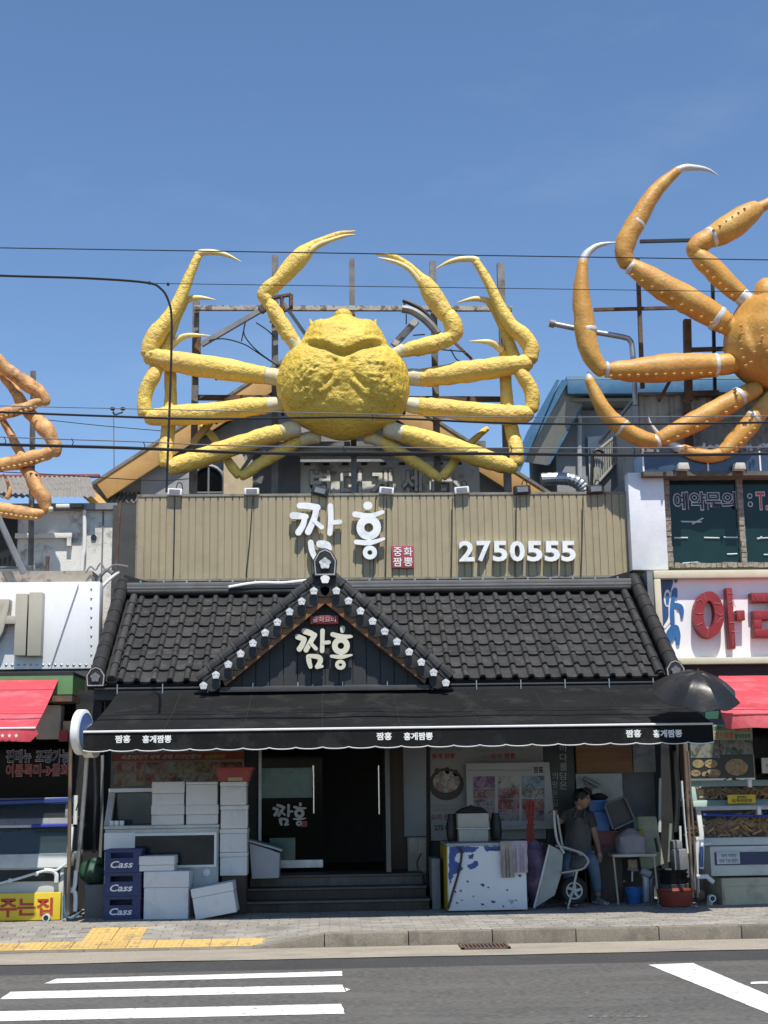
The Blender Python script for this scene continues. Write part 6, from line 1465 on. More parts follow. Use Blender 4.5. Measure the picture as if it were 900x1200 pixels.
def foam_box(label, u0, v0, u1, v1, Y, dep, lid=.4, rot=0, group='white foam boxes', flap=False, zbase=None):
    x0, x1, z0, z1 = rect(u0, v0, u1, v1, Y)
    if zbase is not None: z0 = zbase
    cxm = (x0+x1)/2
    t = thing('foam_box', label, 'foam box', (cxm, Y, z0), group)
    R = Matrix.Rotation(rnd.uniform(-.03, .03), 3, 'Z') @ Matrix.Rotation(rot, 3, 'Y'); o = Vector((cxm, Y+dep/2, z0)); w_, h_ = x1-x0, z1-z0
    def bx(nm, xa, xb, ya, yb_, za, zb, bv=.008):
        b = MB().box(xa, xb, ya, yb_, za, zb); b.v = [o+R @ v for v in b.v]; return b.build(nm, foam, t, bevel=bv)
    hl = h_*lid
    bd = bx('box_body', -w_/2+.006, w_/2-.006, -dep/2+.006, dep/2-.006, 0, h_-hl-.002); bx('lid', -w_/2, w_/2, -dep/2, dep/2, h_-hl, h_-.001, .012)
    if flap: 
        b = MB().box(-.02, w_*.36, -dep/2-.004, -dep/2+.004, h_*.1, h_-hl-.03); b.v = [o+R @ v for v in b.v]; b.build('label_recess', foam, bd)
    return t
YX = YD+.0; zl = zt_+.041
s1 = (P(200, 916, YX).z-zl)/2
foam_box('white foam box at the bottom of the left stack on the display tank', 177, 943, 216, 970, YX, .42, .5, zbase=zl)
foam_box('white foam box on top of the left stack on the display tank', 177.5, 916, 216, 943.5, YX, .42, .5)
foam_box('white foam box at the bottom of the middle stack on the display tank', 217.5, 943, 256, 970, YX, .42, .5, zbase=zl)
foam_box('tall plain white foam box on top of the middle stack on the tank', 217.5, 916, 255.5, 943.5, YX, .42, .12)
YX2 = 16.7
pl0, pl1, _, zp = rect(258, 1027, 290, 1030, YX2)
tag(MB().box(pl0+.02, pl1-.02, YX2+.03, YX2+.5, SZ-.02, P(274, 1027, YX2).z-.001).build('wooden_stand', wood_dark), 'dark wooden stand under the tall column of foam boxes beside the steps', 'stand')
for i, lab in enumerate(('top', 'second from top', 'third from top', 'lowest')):
    foam_box('white foam box %s in the tall column beside the door steps' % lab, 257.5, 916+i*27.6, 290-(i == 0), 943.4+i*27.6, YX2, .42, .2, flap=True)
b = thing('red_basket', 'shallow red plastic basket on top of the foam box column by the door', 'basket', (*P(274, 915, YX2+.2)[:2], P(274, 915.5, YX2).z), None)
x0, x1, z0, z1 = rect(254, 899, 295, 915, YX2); bm_ = M('red_plastic', (.28, .03, .025), .4)
z0 = P(274, 915.8, YX2).z+.001
MB().prism([(x0+.05, z0), (x1-.05, z0), (x1, z1), (x0, z1)], YX2+.02, YX2+.04).prism([(x0+.05, z0), (x1-.05, z0), (x1, z1), (x0, z1)], YX2+.38, YX2+.4).slab([(x0+.05, YX2+.04, z0), (x0+.05, YX2+.38, z0), (x0, YX2+.38, z1), (x0, YX2+.04, z1)], .015).slab([(x1-.05, YX2+.38, z0), (x1-.05, YX2+.04, z0), (x1, YX2+.04, z1), (x1, YX2+.38, z1)], .015).box(x0+.06, x1-.06, YX2+.041, YX2+.379, z0, z0+.015).build('basket_body', bm_, b)
MB().box(x0-.02, x1+.02, YX2+.0, YX2+.02, z1-.03, z1).box(x0-.02, x1+.02, YX2+.4, YX2+.42, z1-.03, z1).build('rim', bm_, b, bevel=.006)
a, c, d, e = rect(267, 911, 284, 915, YX2); MB().box(a, c, YX2+.012, YX2+.019, d, e).build('handle_slot', M('tan_box', (.42, .33, .2), .7), b)
# blue beer crates
YCR = 16.35
crate_m = M('blue_crate', (.016, .030, .115), .45, var=.15, vs=6)
zc0 = SZ; ch = (P(143, 995, YCR).z-SZ)/3
x0, x1, _, _ = rect(122.5, 995, 165, 1075, YCR)
def crate():
    t = thing('beer_crate', '', 'crate', ((x0+x1)/2, YCR, 0), 'blue beer crates'); w_, dp = x1-x0, .33; h = ch-.004
    b = MB()
    z = 0; xa, xb = x0, x1; hx0, hx1 = (x0+x1)/2-.15, (x0+x1)/2+.12; hz0, hz1 = h*.62, h*.86
    def bx(*a): b.box(*a)
    bx(xa, xb, YCR, YCR+.02, 0, hz0); bx(xa, xb, YCR, YCR+.02, hz1, h); bx(xa, hx0, YCR, YCR+.02, hz0+.0005, hz1-.0005); bx(hx1, xb, YCR, YCR+.02, hz0+.0005, hz1-.0005)
    bx(xa, xa+.02, YCR+.0205, YCR+dp, 0, h-.001); bx(xb-.02, xb, YCR+.0205, YCR+dp, 0, h-.001); bx(xa+.021, xb-.021, YCR+dp-.02, YCR+dp, 0, h); bx(xa+.021, xb-.021, YCR+.021, YCR+dp-.021, 0, .02)
    b.build('crate_body', crate_m, t)
    rib = MB()
    for zz in (.0, h-.03): rib.box(xa-.008, xb+.008, YCR-.008, YCR-.0005, zz, zz+.03); rib.box(xb+.0005, xb+.009, YCR, YCR+dp, zz, zz+.03)
    for yy in (.04, .14, .25): rib.box(xb+.0005, xb+.007, YCR+yy, YCR+yy+.03, .032, h-.032)
    rib.build('rib', crate_m, t)
    letters('Cass', hx0+.0, hx1-.0, h*.2, h*.5, YCR-.001, .003, white, t, bold=.02, italic=.25)
    return t
cr0 = crate()
for i, lab in enumerate(('blue beer crate with white lettering at the bottom of the stack', 'blue beer crate with white lettering in the middle of the stack', 'blue beer crate with white lettering on top of the stack')):
    c_ = cr0 if i == 0 else copy_tree(cr0); c_.location.z = SZ+ch*i; c_['label'] = lab
x0, x1, z0, z1 = rect(168, 1040, 222, 1074, 16.3)
foam_box('wide white foam box standing on the pavement beside the blue crates', 168.5, 1021, 222, 1073, 16.3, .45, .34, zbase=SZ)
foam_box('flat white foam box lying on the wide box beside the blue crates', 163, 1003, 205, 1021.2, 16.32, .32, .6, zbase=P(195, 1021, 16.3).z+.001)
foam_box('white foam box tipped on edge in front of the door steps', 229, 1037, 279, 1069, 16.2, .4, .3, rot=-.17, zbase=SZ+.035)
# green net on a grey block, grey bin
x0, x1, z0, z1 = rect(99, 1037, 122, 1074, 16.7)
tag(MB().box(x0, x1, 16.7, 17.1, SZ-.01, z1).build('grey_block', wall_g, bevel=.01), 'grey concrete block beside the blue crates with a green sack on top', 'block')
b = MB(); c = P(108, 1024, 16.85)
b.ell((c.x, 16.85, z1+.13), (.17, .15, .15), 16, 10); b.v = [v+noise.noise_vector(v*5)*.05 for v in b.v]; b.ell((c.x+.05, 16.85, z1+.27), (.09, .08, .06), 10, 6)
tag(b.build('green_sack', M('green_net', (.02, .07, .04), .5, var=.35, vs=12, bump=.4, bs=60), smooth=60), 'dark green net sack slumped on the grey block at left', 'sack')
YBN = 16.95
pts = [(lambda p: (p.x, p.z))(P(x, y, YBN)) for x, y in ((295, 1030), (327, 1029), (328, 1000), (318, 996), (292, 988))]
gb = thing('grey_bin', 'grey plastic bin with a slanted lid standing on the steps by the door', 'bin', (pts[0][0]+.2, YBN, pts[0][1]))
gbm = M('grey_plastic_bin', (.30, .31, .34), .5, var=.08)
MB().prism(pts, YBN, YBN+.4).build('bin_body', gbm, gb, bevel=.012)
a, c = pts[-1], pts[2]
MB().prism([(a[0]-.03, a[1]+.02), (pts[3][0], pts[3][1]+.02), (c[0]+.03, c[1]+.02), (c[0]+.03, c[1]+.05), (pts[3][0], pts[3][1]+.05), (a[0]-.03, a[1]+.05)], YBN-.03, YBN+.43).build('lid', gbm, gb, bevel=.008)
# ================================================================ RIGHT OF THE DOOR: banners
YP2 = YW-.05
x0, x1, z0, z1 = rect(473, 868, 501, 980, YP2); tag(MB().box(x0, x1, YP2-.02, YP2+.04, z0, z1+.4).build('white_banner', M('banner_grey_white', (.32, .34, .36), .6, var=.08)), 'narrow blank white banner right of the open door', 'banner')
x0, x1, z0, z1 = rect(477, 981, 500, 1012, YP2)
cb_ = thing('low_cabinet', 'pale panelled cabinet low between the steps and the black post', 'cabinet', ((x0+x1)/2, YP2-.1, z0)); MB().box(x0, x1, YP2-.15, YP2-.03, SZ, z1).build('cabinet', M('tan_pale', (.40, .37, .30), .6), cb_)
for u0, u1 in ((480, 489), (490.5, 499)): a, c, d, e = rect(u0, 983, u1, 1000, YP2-.15); MB().box(a, c, YP2-.165, YP2-.152, d, e).build('panel', M('tan_pale2', (.46, .43, .36), .6), cb_, bevel=.005)
pipe('black_post', 'black square post between the door and the menu banner', [(502, 866), (502, 1055)], 17.6, 5, black, 4, 2, False, 'post')
pipe('hose', 'black cable hanging in a loop at the foot of the black post', [(494, 1000), (489, 1010), (491, 1022), (498, 1026), (505, 1050)], 17.5, 2, black, 6, 5, True, 'cable')
x0, x1, z0, z1 = rect(504, 866, 638, 984, YP2)
t = thing('menu_banner', 'large white wall banner with red dish names and a printed noodle bowl', 'banner', ((x0+x1)/2, YP2, z0))
bwm = M('banner_white', (.33, .33, .325), .55, var=.05, bump=.1, bs=8)
MB().box(x0, x1, YP2-.015, YP2+.04, z0, z1+.4).build('sheet', bwm, t)
tY = YP2-.015; pr2 = M('print_dark_red', (.32, .035, .03), .5)
write('더 좋게 만드는 비법', 505, 877, 540, 881, tY, greysteel, t, 0); write('홍게 짬뽕', 506, 883, 533, 889, tY, pr2, t, .03)
write('우리동네 깊은 바다맛을 그대로 담은 메뉴', 556, 877, 624, 881, tY, greysteel, t, 0); write('문어 짬뽕', 575, 882.5, 604, 889, tY, pr2, t, .03); write('시그니처', 564, 884, 573, 889, tY, greysteel, t, 0)
bw_ = thing  # noqa
plate_disc(t, 523, 919, 21, 19, tY, M('print_bowl_dark', (.05, .03, .025), .5), 'printed_bowl')
plate_disc(t, 523, 916, 16, 13, tY-.006, photo_mat('print_noodles', [(.12, .08, .06), (.5, .45, .38), (.6, .55, .5), (.3, .12, .08), (.5, .46, .4)], 10), 'printed_noodles')
for px, py in ((512, 904), (524, 903), (534, 906)): plate_disc(t, px, py, 3, 4, tY-.006, M('print_bowl_dark', (.05, .03, .025), .5), 'printed_mussel')
write('매일 아침 직접 만드는 면', 503.5, 943, 541, 946, tY, greysteel, t, 0); write('신선한 해물 가득한 국물의', 506, 947.5, 545, 950.5, tY, greysteel, t, 0)
write('요리 짬뽕', 505, 954, 533, 961, tY, M('print_plum', (.2, .03, .07), .5), t, .02); write('275 0555', 509, 967, 536, 973, tY, black, t, .03)
# poster with twelve photos
YP3 = YP2-.2
x0, x1, z0, z1 = rect(547, 894, 645, 972, YP3)
t = thing('photo_poster', 'white poster with a grid of press photos leaning before the menu banner', 'poster', ((x0+x1)/2, YP3, z0))
MB().prism([(x0, z0), (x1+.05, z0), (x1, z1), (x0, z1)], YP3, YP3+.03).build('board', M('poster_white', (.42, .42, .43), .5, var=.04), t)
write('짬홍.', 625, 898, 638, 906, YP3, black, t, .03); write('속초 바다를 담은 짬뽕 전문점', 589, 901.5, 623, 904, YP3, greysteel, t, 0)
a, c, d, e = rect(548, 902, 588, 903, YP3); MB().box(a, c, YP3-.003, YP3-.0005, d, e).build('rule_line', greysteel, t)
pc = [photo_mat('print_pink', [(.30, .15, .28), (.42, .25, .38), (.10, .03, .14), (.38, .22, .38)], 9), photo_mat('print_faces', [(.5, .5, .48), (.05, .04, .04), (.45, .4, .36), (.5, .5, .5)], 10), photo_mat('print_seaside', [(.15, .26, .38), (.36, .42, .48), (.05, .05, .07), (.2, .3, .42)], 8),
      photo_mat('print_meat', [(.04, .015, .02), (.30, .09, .09), (.42, .32, .30), (.10, .03, .05)], 12), photo_mat('print_crab_red', [(.03, .02, .03), (.34, .06, .05), (.40, .30, .30), (.05, .03, .07)], 12), photo_mat('print_people_b', [(.02, .02, .06), (.22, .14, .18), (.42, .36, .36), (.05, .05, .13)], 12)]
for (u0, u1), col in zip(((554.5, 580), (583.5, 608.5), (611.5, 638)), ((0, 3, 5, 3), (1, 4, 4, 5), (2, 1, 4, 5))):
    vs_ = (909, 923.5, 936, 949, 962) if u0 > 560 else (909.5, 924, 936, 950, 963)
    for k in range(4): strip_(u0, vs_[k]+.2, u1, vs_[k+1]-.2, pc[col[k]], 'photo', par=t, Y=YP3)
write('오징어 문어', 590, 967, 612, 970, YP3, greysteel, t, 0)
# vertical black sign
x0, x1, z0, z1 = rect(638, 866, 673, 950, YP2)
t = thing('vertical_sign', 'tall black board with white handwritten verse running down it', 'sign', ((x0+x1)/2, YP2, z0))
MB().box(x0, x1, YP2-.02, YP2+.04, SZ+.3, z1+.3).build('board', M('board_black', (.02, .025, .025), .4), t)
dm = M('verse_white', (.48, .48, .46), .6)
for i, ch_ in enumerate('바다를담은'): write(ch_, 656, 872+i*11, 664.5, 881+i*11, YP2-.02, dm, t, .0)
for i, ch_ in enumerate('의맛은길'): write(ch_, 647, 905+i*10.5, 653.5, 913.5+i*10.5, YP2-.02, dm, t, .0)
# boards on the right wall
rb = YW-.06
def board(nm, label, u0, v0, u1, v1, Y, th, mt, cat='board', zt=0):
    x0, x1, z0, z1 = rect(u0, v0, u1, v1, Y); return tag(MB().box(x0, x1, Y, Y+th, z0, z1+zt).build(nm, mt, None, bevel=.006), label, cat)
board('wall_panel', 'tall grey sheet covering the wall behind the blue bins', 726, 900, 770, 1055, rb+.03, .03, M('grey_sheet', (.14, .145, .15), .6))
board('plywood_board', 'brown plywood board hung high on the wall right of the black verse board', 675, 868, 741, 906, rb-.01, .03, M('plywood', (.26, .14, .06), .7, var=.25, vs=4, stretch=(.4, 1, 3)), zt=.2)
board('white_board', 'blotchy pale board hung high at the right of the plywood', 742, 868, 768, 905, rb-.01, .03, M('stained_board', (.30, .31, .30), .7, dirt=(.16, .17, .16), ds=4, da=.8), zt=.2)
b = MB(); x0, x1, z0, z1 = rect(675, 906.5, 729, 944, rb)
for i in range(13):
    for j in range(9):
        x, z = x0+(x1-x0)*i/12, z0+(z1-z0)*j/8; b.v.append(Vector((x, rb-.04-.03*noise.noise(Vector((x*4, z*5, 1))), z)))
for i in range(12):
    for j in range(8): a = i*9+j; b.f.append([a, a+9, a+10, a+1]); b.m.append(0)
o = len(b.v); b.v += [v+Vector((0, .02, 0)) for v in b.v]; b.f += [[k+o for k in f[::-1]] for f in b.f]; b.m += [0]*96
tag(b.build('plastic_sheet', M('silver_sheet', (.36, .37, .36), .4, .1, var=.2, vs=3), smooth=60), 'crumpled silver white plastic sheet on the wall behind the man', 'sheet')
hk = tag(MB().tube([P(x, y, rb-.12) for x, y in ((684, 912), (701, 921))], .03, 6).tube([P(686, 913, rb-.12), P(689, 925, rb-.1)], .018, 6).tube([P(699, 921, rb-.12), P(690, 926, rb-.1), P(684, 925, rb-.1)], .014, 6).build('bracket_arm', greysteel), 'grey metal bracket arm fixed over the silver plastic sheet', 'bracket')
# ================================================================ things on the ground, right half
YZF = 16.45
x0, x1, z0, z1 = rect(525, 991, 617, 1068, YZF); z0 = SZ
fz = thing('chest_freezer', 'old white chest freezer with flaking blue paint and a yellow side', 'freezer', ((x0+x1)/2, YZF, SZ))
flake = M('flaking_white_blue', (.62, .64, .66), .5, var=.06, vs=2, dirt=(.035, .08, .27), ds=2.1, da=1, dt=.585)
MB().box(x0, x1, YZF, YZF+.02, z0+.02, z1).build('front_panel', flake, fz, bevel=.008)
blp = M('blue_paint_patch', (.03, .075, .25), .6, var=.2, vs=9)
def patch(pts, par, Y, mt, nm):
    q = spline(pts+[pts[0]], 5 if len(pts) < 5 else 14)[:-1]; out = []
    for i, (x, y) in enumerate(q):
        n1, n2 = noise.noise(Vector((x*.9, y*.9, 1))), noise.noise(Vector((x*.9, y*.9, 7))); x += 1.9*n1; y += 1.9*n2; p = P(x, y, Y); out.append((p.x, p.z))
    return MB().prism(out, Y-.002, Y+.001).build(nm, mt, par)
for pts in ([(527, 991.5), (545, 992), (561, 993), (555, 998), (545, 999), (536, 1001), (533, 1008), (540, 1013), (541, 1020), (533, 1024), (529, 1032), (526.5, 1036), (526, 1010)], [(567, 991.5), (588, 992), (584, 997), (576, 995), (570, 998)], [(549, 1002), (555, 1001), (554, 1006), (550, 1006)], [(547, 1014), (558, 1009), (560, 1014), (552, 1019)]): patch(pts, fz, YZF-.001, blp, 'paint_patch')
chip = M('dark_chip', (.05, .05, .06), .7)
for px, py, s in ((533, 1045, 2.2), (540, 1044, 1.5), (548, 1033, 1.6), (566, 1037, 2.4), (572, 1040, 1.3), (594, 1043, 1.5), (578, 1057, 2.5), (565, 1060, 1.4), (541, 1055, 1.2), (536, 1058, 1.6), (609, 1026, 2), (555, 1050, 1), (605, 1055, 1), (590, 1062, 1.1)): patch([(px-s, py-.6*s), (px+s*.8, py-.4*s), (px+s*.6, py+.6*s), (px-.7*s, py+.4*s)], fz, YZF-.0015, chip, 'paint_chip')
MB().box(x0+.005, x1-.005, YZF+.022, YZF+.95, z0+.02, z1-.002).build('body', M('freezer_white', (.55, .57, .58), .5), fz)
MB().box(x0-.012, x0+.004, YZF+.01, YZF+.95, z0+.02, z1-.01).build('yellow_side', M('yellow_side_panel', (.42, .32, .02), .5, var=.2, vs=3), fz)
MB().box(x0-.01, x1+.01, YZF-.01, YZF+.97, z1+.001, z1+.035).build('lid', M('freezer_lid', (.30, .33, .33), .5, dirt=(.1, .1, .1), ds=5), fz, bevel=.01)
zl2 = z1+.036
MB().tube([P(x, y, YZF-.02) for x, y in spline([(537, 992), (541, 1000), (538, 1020), (531, 1045), (525, 1065)], 5)], .014, 6).build('cable', black, fz)
# towels over the freezer edge
def towel(label, u0, u1, v0, v1, mt, n=10):
    b = MB(); k = 12
    for i in range(n+1):
        for j in range(k+1):
            u = u0+(u1-u0)*i/n; t_ = j/k
            if j <= 2: z = zl2+.015; y = YZF+.2-.12*j
            else: p = P(u, v0+(v1-v0)*(j-2)/(k-2), YZF-.03); z = min(p.z, zl2+.012); y = YZF-.045-.018*math.sin(i*2.1+u)*min(1, (j-1)/4)
            x = P(u, 1000, YZF-.03).x+.004*math.sin(j*1.3+i)
            b.v.append(Vector((x, y, z)))
    for i in range(n):
        for j in range(k): a = i*(k+1)+j; b.f.append([a, a+1, a+k+2, a+k+1]); b.m.append(0)
    o = len(b.v); b.v += [v+Vector((0, .007, -.004)) for v in b.v]; b.f += [[q+o for q in f[::-1]] for f in b.f[:]]; b.m += b.m[:]
    return tag(b.build('towel', mt, smooth=70), label, 'towel', 'towels over the freezer edge')
towel('beige grey towel hanging over the freezer front', 586.5, 602, 988, 1028, M('towel_beige', (.34, .31, .28), .95, bump=.3, bs=90)); towel('pale lilac towel hanging at the freezer corner', 600.5, 618, 987, 1022, M('towel_lilac', (.42, .37, .42), .95, bump=.3, bs=90))
# cooker boxes on the freezer
x0, x1, z0, z1 = rect(536.5, 953, 573, 986, YZF+.35)
ck = thing('steel_box', 'two tier pale metal box with a black cloth on top standing on the freezer', 'box', ((x0+x1)/2, YZF+.35, zl2))
zm = zl2+(z1-zl2)*.48
bxm = M('pale_metal_box', (.42, .40, .35), .5, .1, var=.12, vs=5)
MB().box(x0+.01, x1-.01, YZF+.35, YZF+.7, zl2, zm-.012).build('lower_tier', bxm, ck, bevel=.012); MB().box(x0, x1, YZF+.34, YZF+.71, zm+.001, z1).build('upper_tier', bxm, ck, bevel=.012); MB().box(x0-.012, x1+.012, YZF+.33, YZF+.72, zm-.011, zm).build('tier_rim', steel, ck)
MB().prism([(x0-.01, z1+.001), (x1+.01, z1+.001), (x1-.07, z1+.07), ((x0+x1)/2-.02, z1+.085), (x0+.08, z1+.06)], YZF+.36, YZF+.68).build('black_cloth', M('black_cloth', (.015, .015, .016), .9), ck, bevel=.015)
MB().tube([P(x, y, YZF+.5) for x, y in spline([(551, 951), (551, 944), (555, 946)], 4)], .01, 5).build('hook', black, ck)
for px in (530, 581): 
    x0, x1, z0, z1 = rect(px-5, 955, px+5, 985, YZF+.6); 
    tag(MB().lathe([(.06, 0), (.075, .05), (.075, .22), (.05, .3), (.05, .34)], ((x0+x1)/2, YZF+.6, zl2), 12).build('gas_burner', black, smooth=40), 'black pot standing %s of the two tier box on the freezer' % ('left' if px < 550 else 'right'), 'pot')
x0, x1, z0, z1 = rect(506, 1006, 516, 1050, 16.9); tag(MB().box(x0, x1, 16.9, 17.4, SZ, z1).build('grey_cabinet', M('slate_cabinet', (.17, .18, .19), .6), bevel=.01), 'small slate grey cabinet wedged left of the yellow freezer side', 'cabinet')
# red cord bundle and purple sack
b = MB()
for k in range(9): b.tube([P(x+(k-4)*wd_, y, 17.0-.02*(k % 3)) for x, y, wd_ in spline([(622, 938, .9), (621, 950, 1.3), (622, 962, .7), (621, 972, .8), (622, 990, 1.1)], 4)], .009, 5)
for y_ in (945, 955, 966, 978): b.tube([P(617, y_, 16.95), P(622, y_+3, 16.92), P(627, y_, 16.95)], .008, 5)
tag(b.build('red_net', M('red_mesh_net', (.33, .05, .03), .6, var=.3, vs=15), smooth=60), 'bunch of red mesh net hanging before the press photo poster', 'net')
c = P(631, 1028, 16.9); b = MB().ell((c.x, 16.95, c.z+.02), (.16, .2, .42), 18, 14); b.v = [v+noise.noise_vector(v*4)*.07 for v in b.v]; b.v = [Vector((v.x, v.y, max(v.z, SZ))) for v in b.v]
tag(b.build('purple_sack', M('purple_sack', (.24, .16, .27), .5, var=.5, vs=5, bump=.4, bs=14, dirt=(.3, .2, .22), ds=3, da=.7), smooth=70), 'purple translucent refuse sack beside the wheelbarrow', 'sack')
# wheelbarrow tipped on its nose
YWB = 16.6
wb = thing('wheelbarrow', 'grey wheelbarrow tipped up on its nose with handles raised', 'wheelbarrow', (*G(655, 1062, SZ)[:2], SZ))
wbm = M('wheelbarrow_tray', (.24, .27, .27), .45, .4, var=.15, vs=4)
T_ = [(lambda p: (p.x, p.z))(P(x, y, YWB)) for x, y in ((626, 1064), (644, 990), (660, 998), (658, 1024), (650, 1049))]
MB().prism(T_, YWB, YWB+.015).build('tray_side', wbm, wb); MB().prism(T_, YWB+.58, YWB+.595).build('tray_side', wbm, wb)
b = MB()
for a, c in ((T_[1], T_[2]), (T_[2], T_[3]), (T_[3], T_[4]), (T_[4], T_[0])): b.slab([(a[0], YWB+.016, a[1]), (c[0], YWB+.016, c[1]), (c[0], YWB+.579, c[1]), (a[0], YWB+.579, a[1])], .012)
b.build('tray_floor', wbm, wb); MB().tube([(T_[0][0], YWB, T_[0][1]), (T_[1][0], YWB, T_[1][1])], .018, 8).build('tray_rim', steel, wb); MB().tube([(T_[0][0], YWB+.59, T_[0][1]), (T_[1][0], YWB+.59, T_[1][1])], .018, 8).build('tray_rim', steel, wb)
tube_m = M('grey_tube', (.33, .34, .34), .4, .6)
for dy, du in ((-.04, 0), (.5, -4)):
    MB().tube([P(x+du, y, YWB+dy) for x, y in spline([(649, 950), (650, 966), (653, 985), (661, 1000)] if dy < 0 else [(657, 955), (660, 975), (664, 998)], 5)], .018, 8).build('handle', tube_m, wb, smooth=60)
    MB().tube([P(x+du, y, YWB+dy) for x, y in spline([(655, 991), (668, 995), (682, 1000), (689, 1008), (687, 1014), (680, 1019), (657, 1023)], 5)], .018, 8).build('frame_loop', tube_m, wb, smooth=60)
    MB().tube([P(x+du, y, YWB+dy) for x, y in ((676, 1021), (671, 1045), (666, 1062))], .016, 8).build('leg', tube_m, wb)
p, q = P(666, 1062, YWB-.04), P(662, 1062, YWB+.5); MB().tube([(p.x, p.y, SZ+.018), (q.x, q.y, SZ+.018)], .016, 8).build('foot_bar', tube_m, wb)
pw = P(672.5, 1043.5, YWB+.2); Rw = Matrix.Rotation(math.pi/2, 3, 'X')
wh = MB().lathe([(.105, -.03), (.15, -.045), (.168, -.03), (.172, 0), (.168, .03), (.15, .045), (.105, .03)], pw, 28, Rw).build('wheel', M('tyre_rubber', (.015, .015, .015), .8, bump=.2, bs=60), wb, smooth=40)
hub = MB().lathe([(.088, -.034), (.105, -.036), (.105, .036), (.088, .034), (.088, -.034)], pw, 24, Rw, cap=False).lathe([(.03, -.05), (.03, .05)], pw, 12, Rw)
for k in range(5):
    a = 2*math.pi*k/5; d = Vector((math.cos(a), 0, math.sin(a))); e = Vector((-d.z, 0, d.x))
    hub.slab([pw+d*.025+Vector((0, -.035, 0))-e*.02, pw+d*.095+Vector((0, -.035, 0))-e*.012+e*.02, pw+d*.095+Vector((0, -.035, 0))+e*.035, pw+d*.025+Vector((0, -.035, 0))+e*.018], .02)
hub.build('rim', M('rim_grey', (.5, .5, .5), .45), wh)
# stool under the man (mostly hidden), blue bins, tray, table and so on
def lathe_obj(nm, label, px, py, Y, prof, mt, cat, zb=None, seg=20, grp=None):
    p = P(px, py, Y); return tag(MB().lathe(prof, (p.x, Y, zb if zb is not None else p.z), seg).build(nm, mt, smooth=40), label, cat, grp)
kpx = 17.3/FPX
blu = M('blue_plastic', (.025, .13, .36), .4, var=.1)
def bin_box(label, u0, v0, u1, v1, Y, dep, mt, nm='plastic_bin', cat='bin', zb=None):
    x0, x1, z0, z1 = rect(u0, v0, u1, v1, Y); z0 = z0 if zb is None else zb
    t = thing(nm, label, cat, ((x0+x1)/2, Y, z0)); s = .025; h = z1-z0
    def wall(yy): return [(x0+s, z0), (x1-s, z0), (x1, z1), (x0, z1)]
    MB().prism(wall(0), Y, Y+.012).prism(wall(0), Y+dep-.012, Y+dep).slab([(x0+s, Y+.013, z0), (x0+s, Y+dep-.013, z0), (x0, Y+dep-.013, z1), (x0, Y+.013, z1)], .012).slab([(x1-s, Y+dep-.013, z0), (x1-s, Y+.013, z0), (x1, Y+.013, z1), (x1, Y+dep-.013, z1)], .012).box(x0+s+.012, x1-s-.012, Y+.013, Y+dep-.013, z0, z0+.012).build('bin_body', mt, t)
    MB().box(x0-.015, x1+.015, Y-.015, Y-.001, z1-.03, z1+.004).build('rim', mt, t, bevel=.004); MB().box(x0-.015, x1+.015, Y+dep+.001, Y+dep+.015, z1-.03, z1+.004).build('rim', mt, t, bevel=.004)
    return t
zb0 = P(700, 976, 17.5).z
bench = tag(MB().box(P(690, 990, 17.4).x, P(728, 990, 17.4).x, 17.4, 17.95, SZ-.01, P(710, 990, 17.4).z).build('low_shelf', wood_dark), 'dark low shelf carrying the red tub and the blue bins', 'shelf')
zs = P(710, 990, 17.4).z
bin_box('wide dark red tub on the low shelf beneath the blue bins', 700, 974, 727, 990, 17.42, .45, M('dark_red_tub', (.10, .012, .012), .5), 'red_tub', 'tub', zs+.001)
bin_box('blue plastic bin standing in the red tub', 694, 952, 715, 976, 17.45, .35, blu, zb=P(710, 974, 17.45).z+.005)
bin_box('second blue bin stacked crosswise on the lower one', 690, 938, 710, 952, 17.5, .3, blu, zb=P(700, 952, 17.5).z+.006)
c = P(702, 934, 17.6); b = MB().ell((c.x, 17.65, c.z), (.14, .1, .06), 12, 8); b.v = [v+noise.noise_vector(v*9)*.03 for v in b.v]
tag(b.build('black_rag', M('black_cloth', (.015, .015, .016), .9), smooth=60), 'black cloth bundle on top of the upper blue bin', 'cloth')
q4 = [(lambda p: (p.x, p.z))(P(x, y, 17.25)) for x, y in ((709, 943), (731, 935), (742, 960), (719, 971))]
tr = thing('black_tray', 'black shallow crate tilted against the blue bins', 'crate', (q4[3][0], 17.25, q4[3][1]))
MB().prism(q4, 17.28, 17.34).build('tray_base', M('tray_black', (.03, .033, .035), .5), tr)
b = MB()
for i in range(4):
    a, c = q4[i], q4[(i+1) % 4]; L_ = math.hypot(c[0]-a[0], c[1]-a[1]); nx_, nz_ = -(c[1]-a[1])/L_*.022, (c[0]-a[0])/L_*.022
    b.prism([a, c, (c[0]+nx_, c[1]+nz_), (a[0]+nx_, a[1]+nz_)], 17.22+.001*i, 17.279)
b.build('tray_rim', M('tray_grey', (.09, .095, .1), .5), tr)
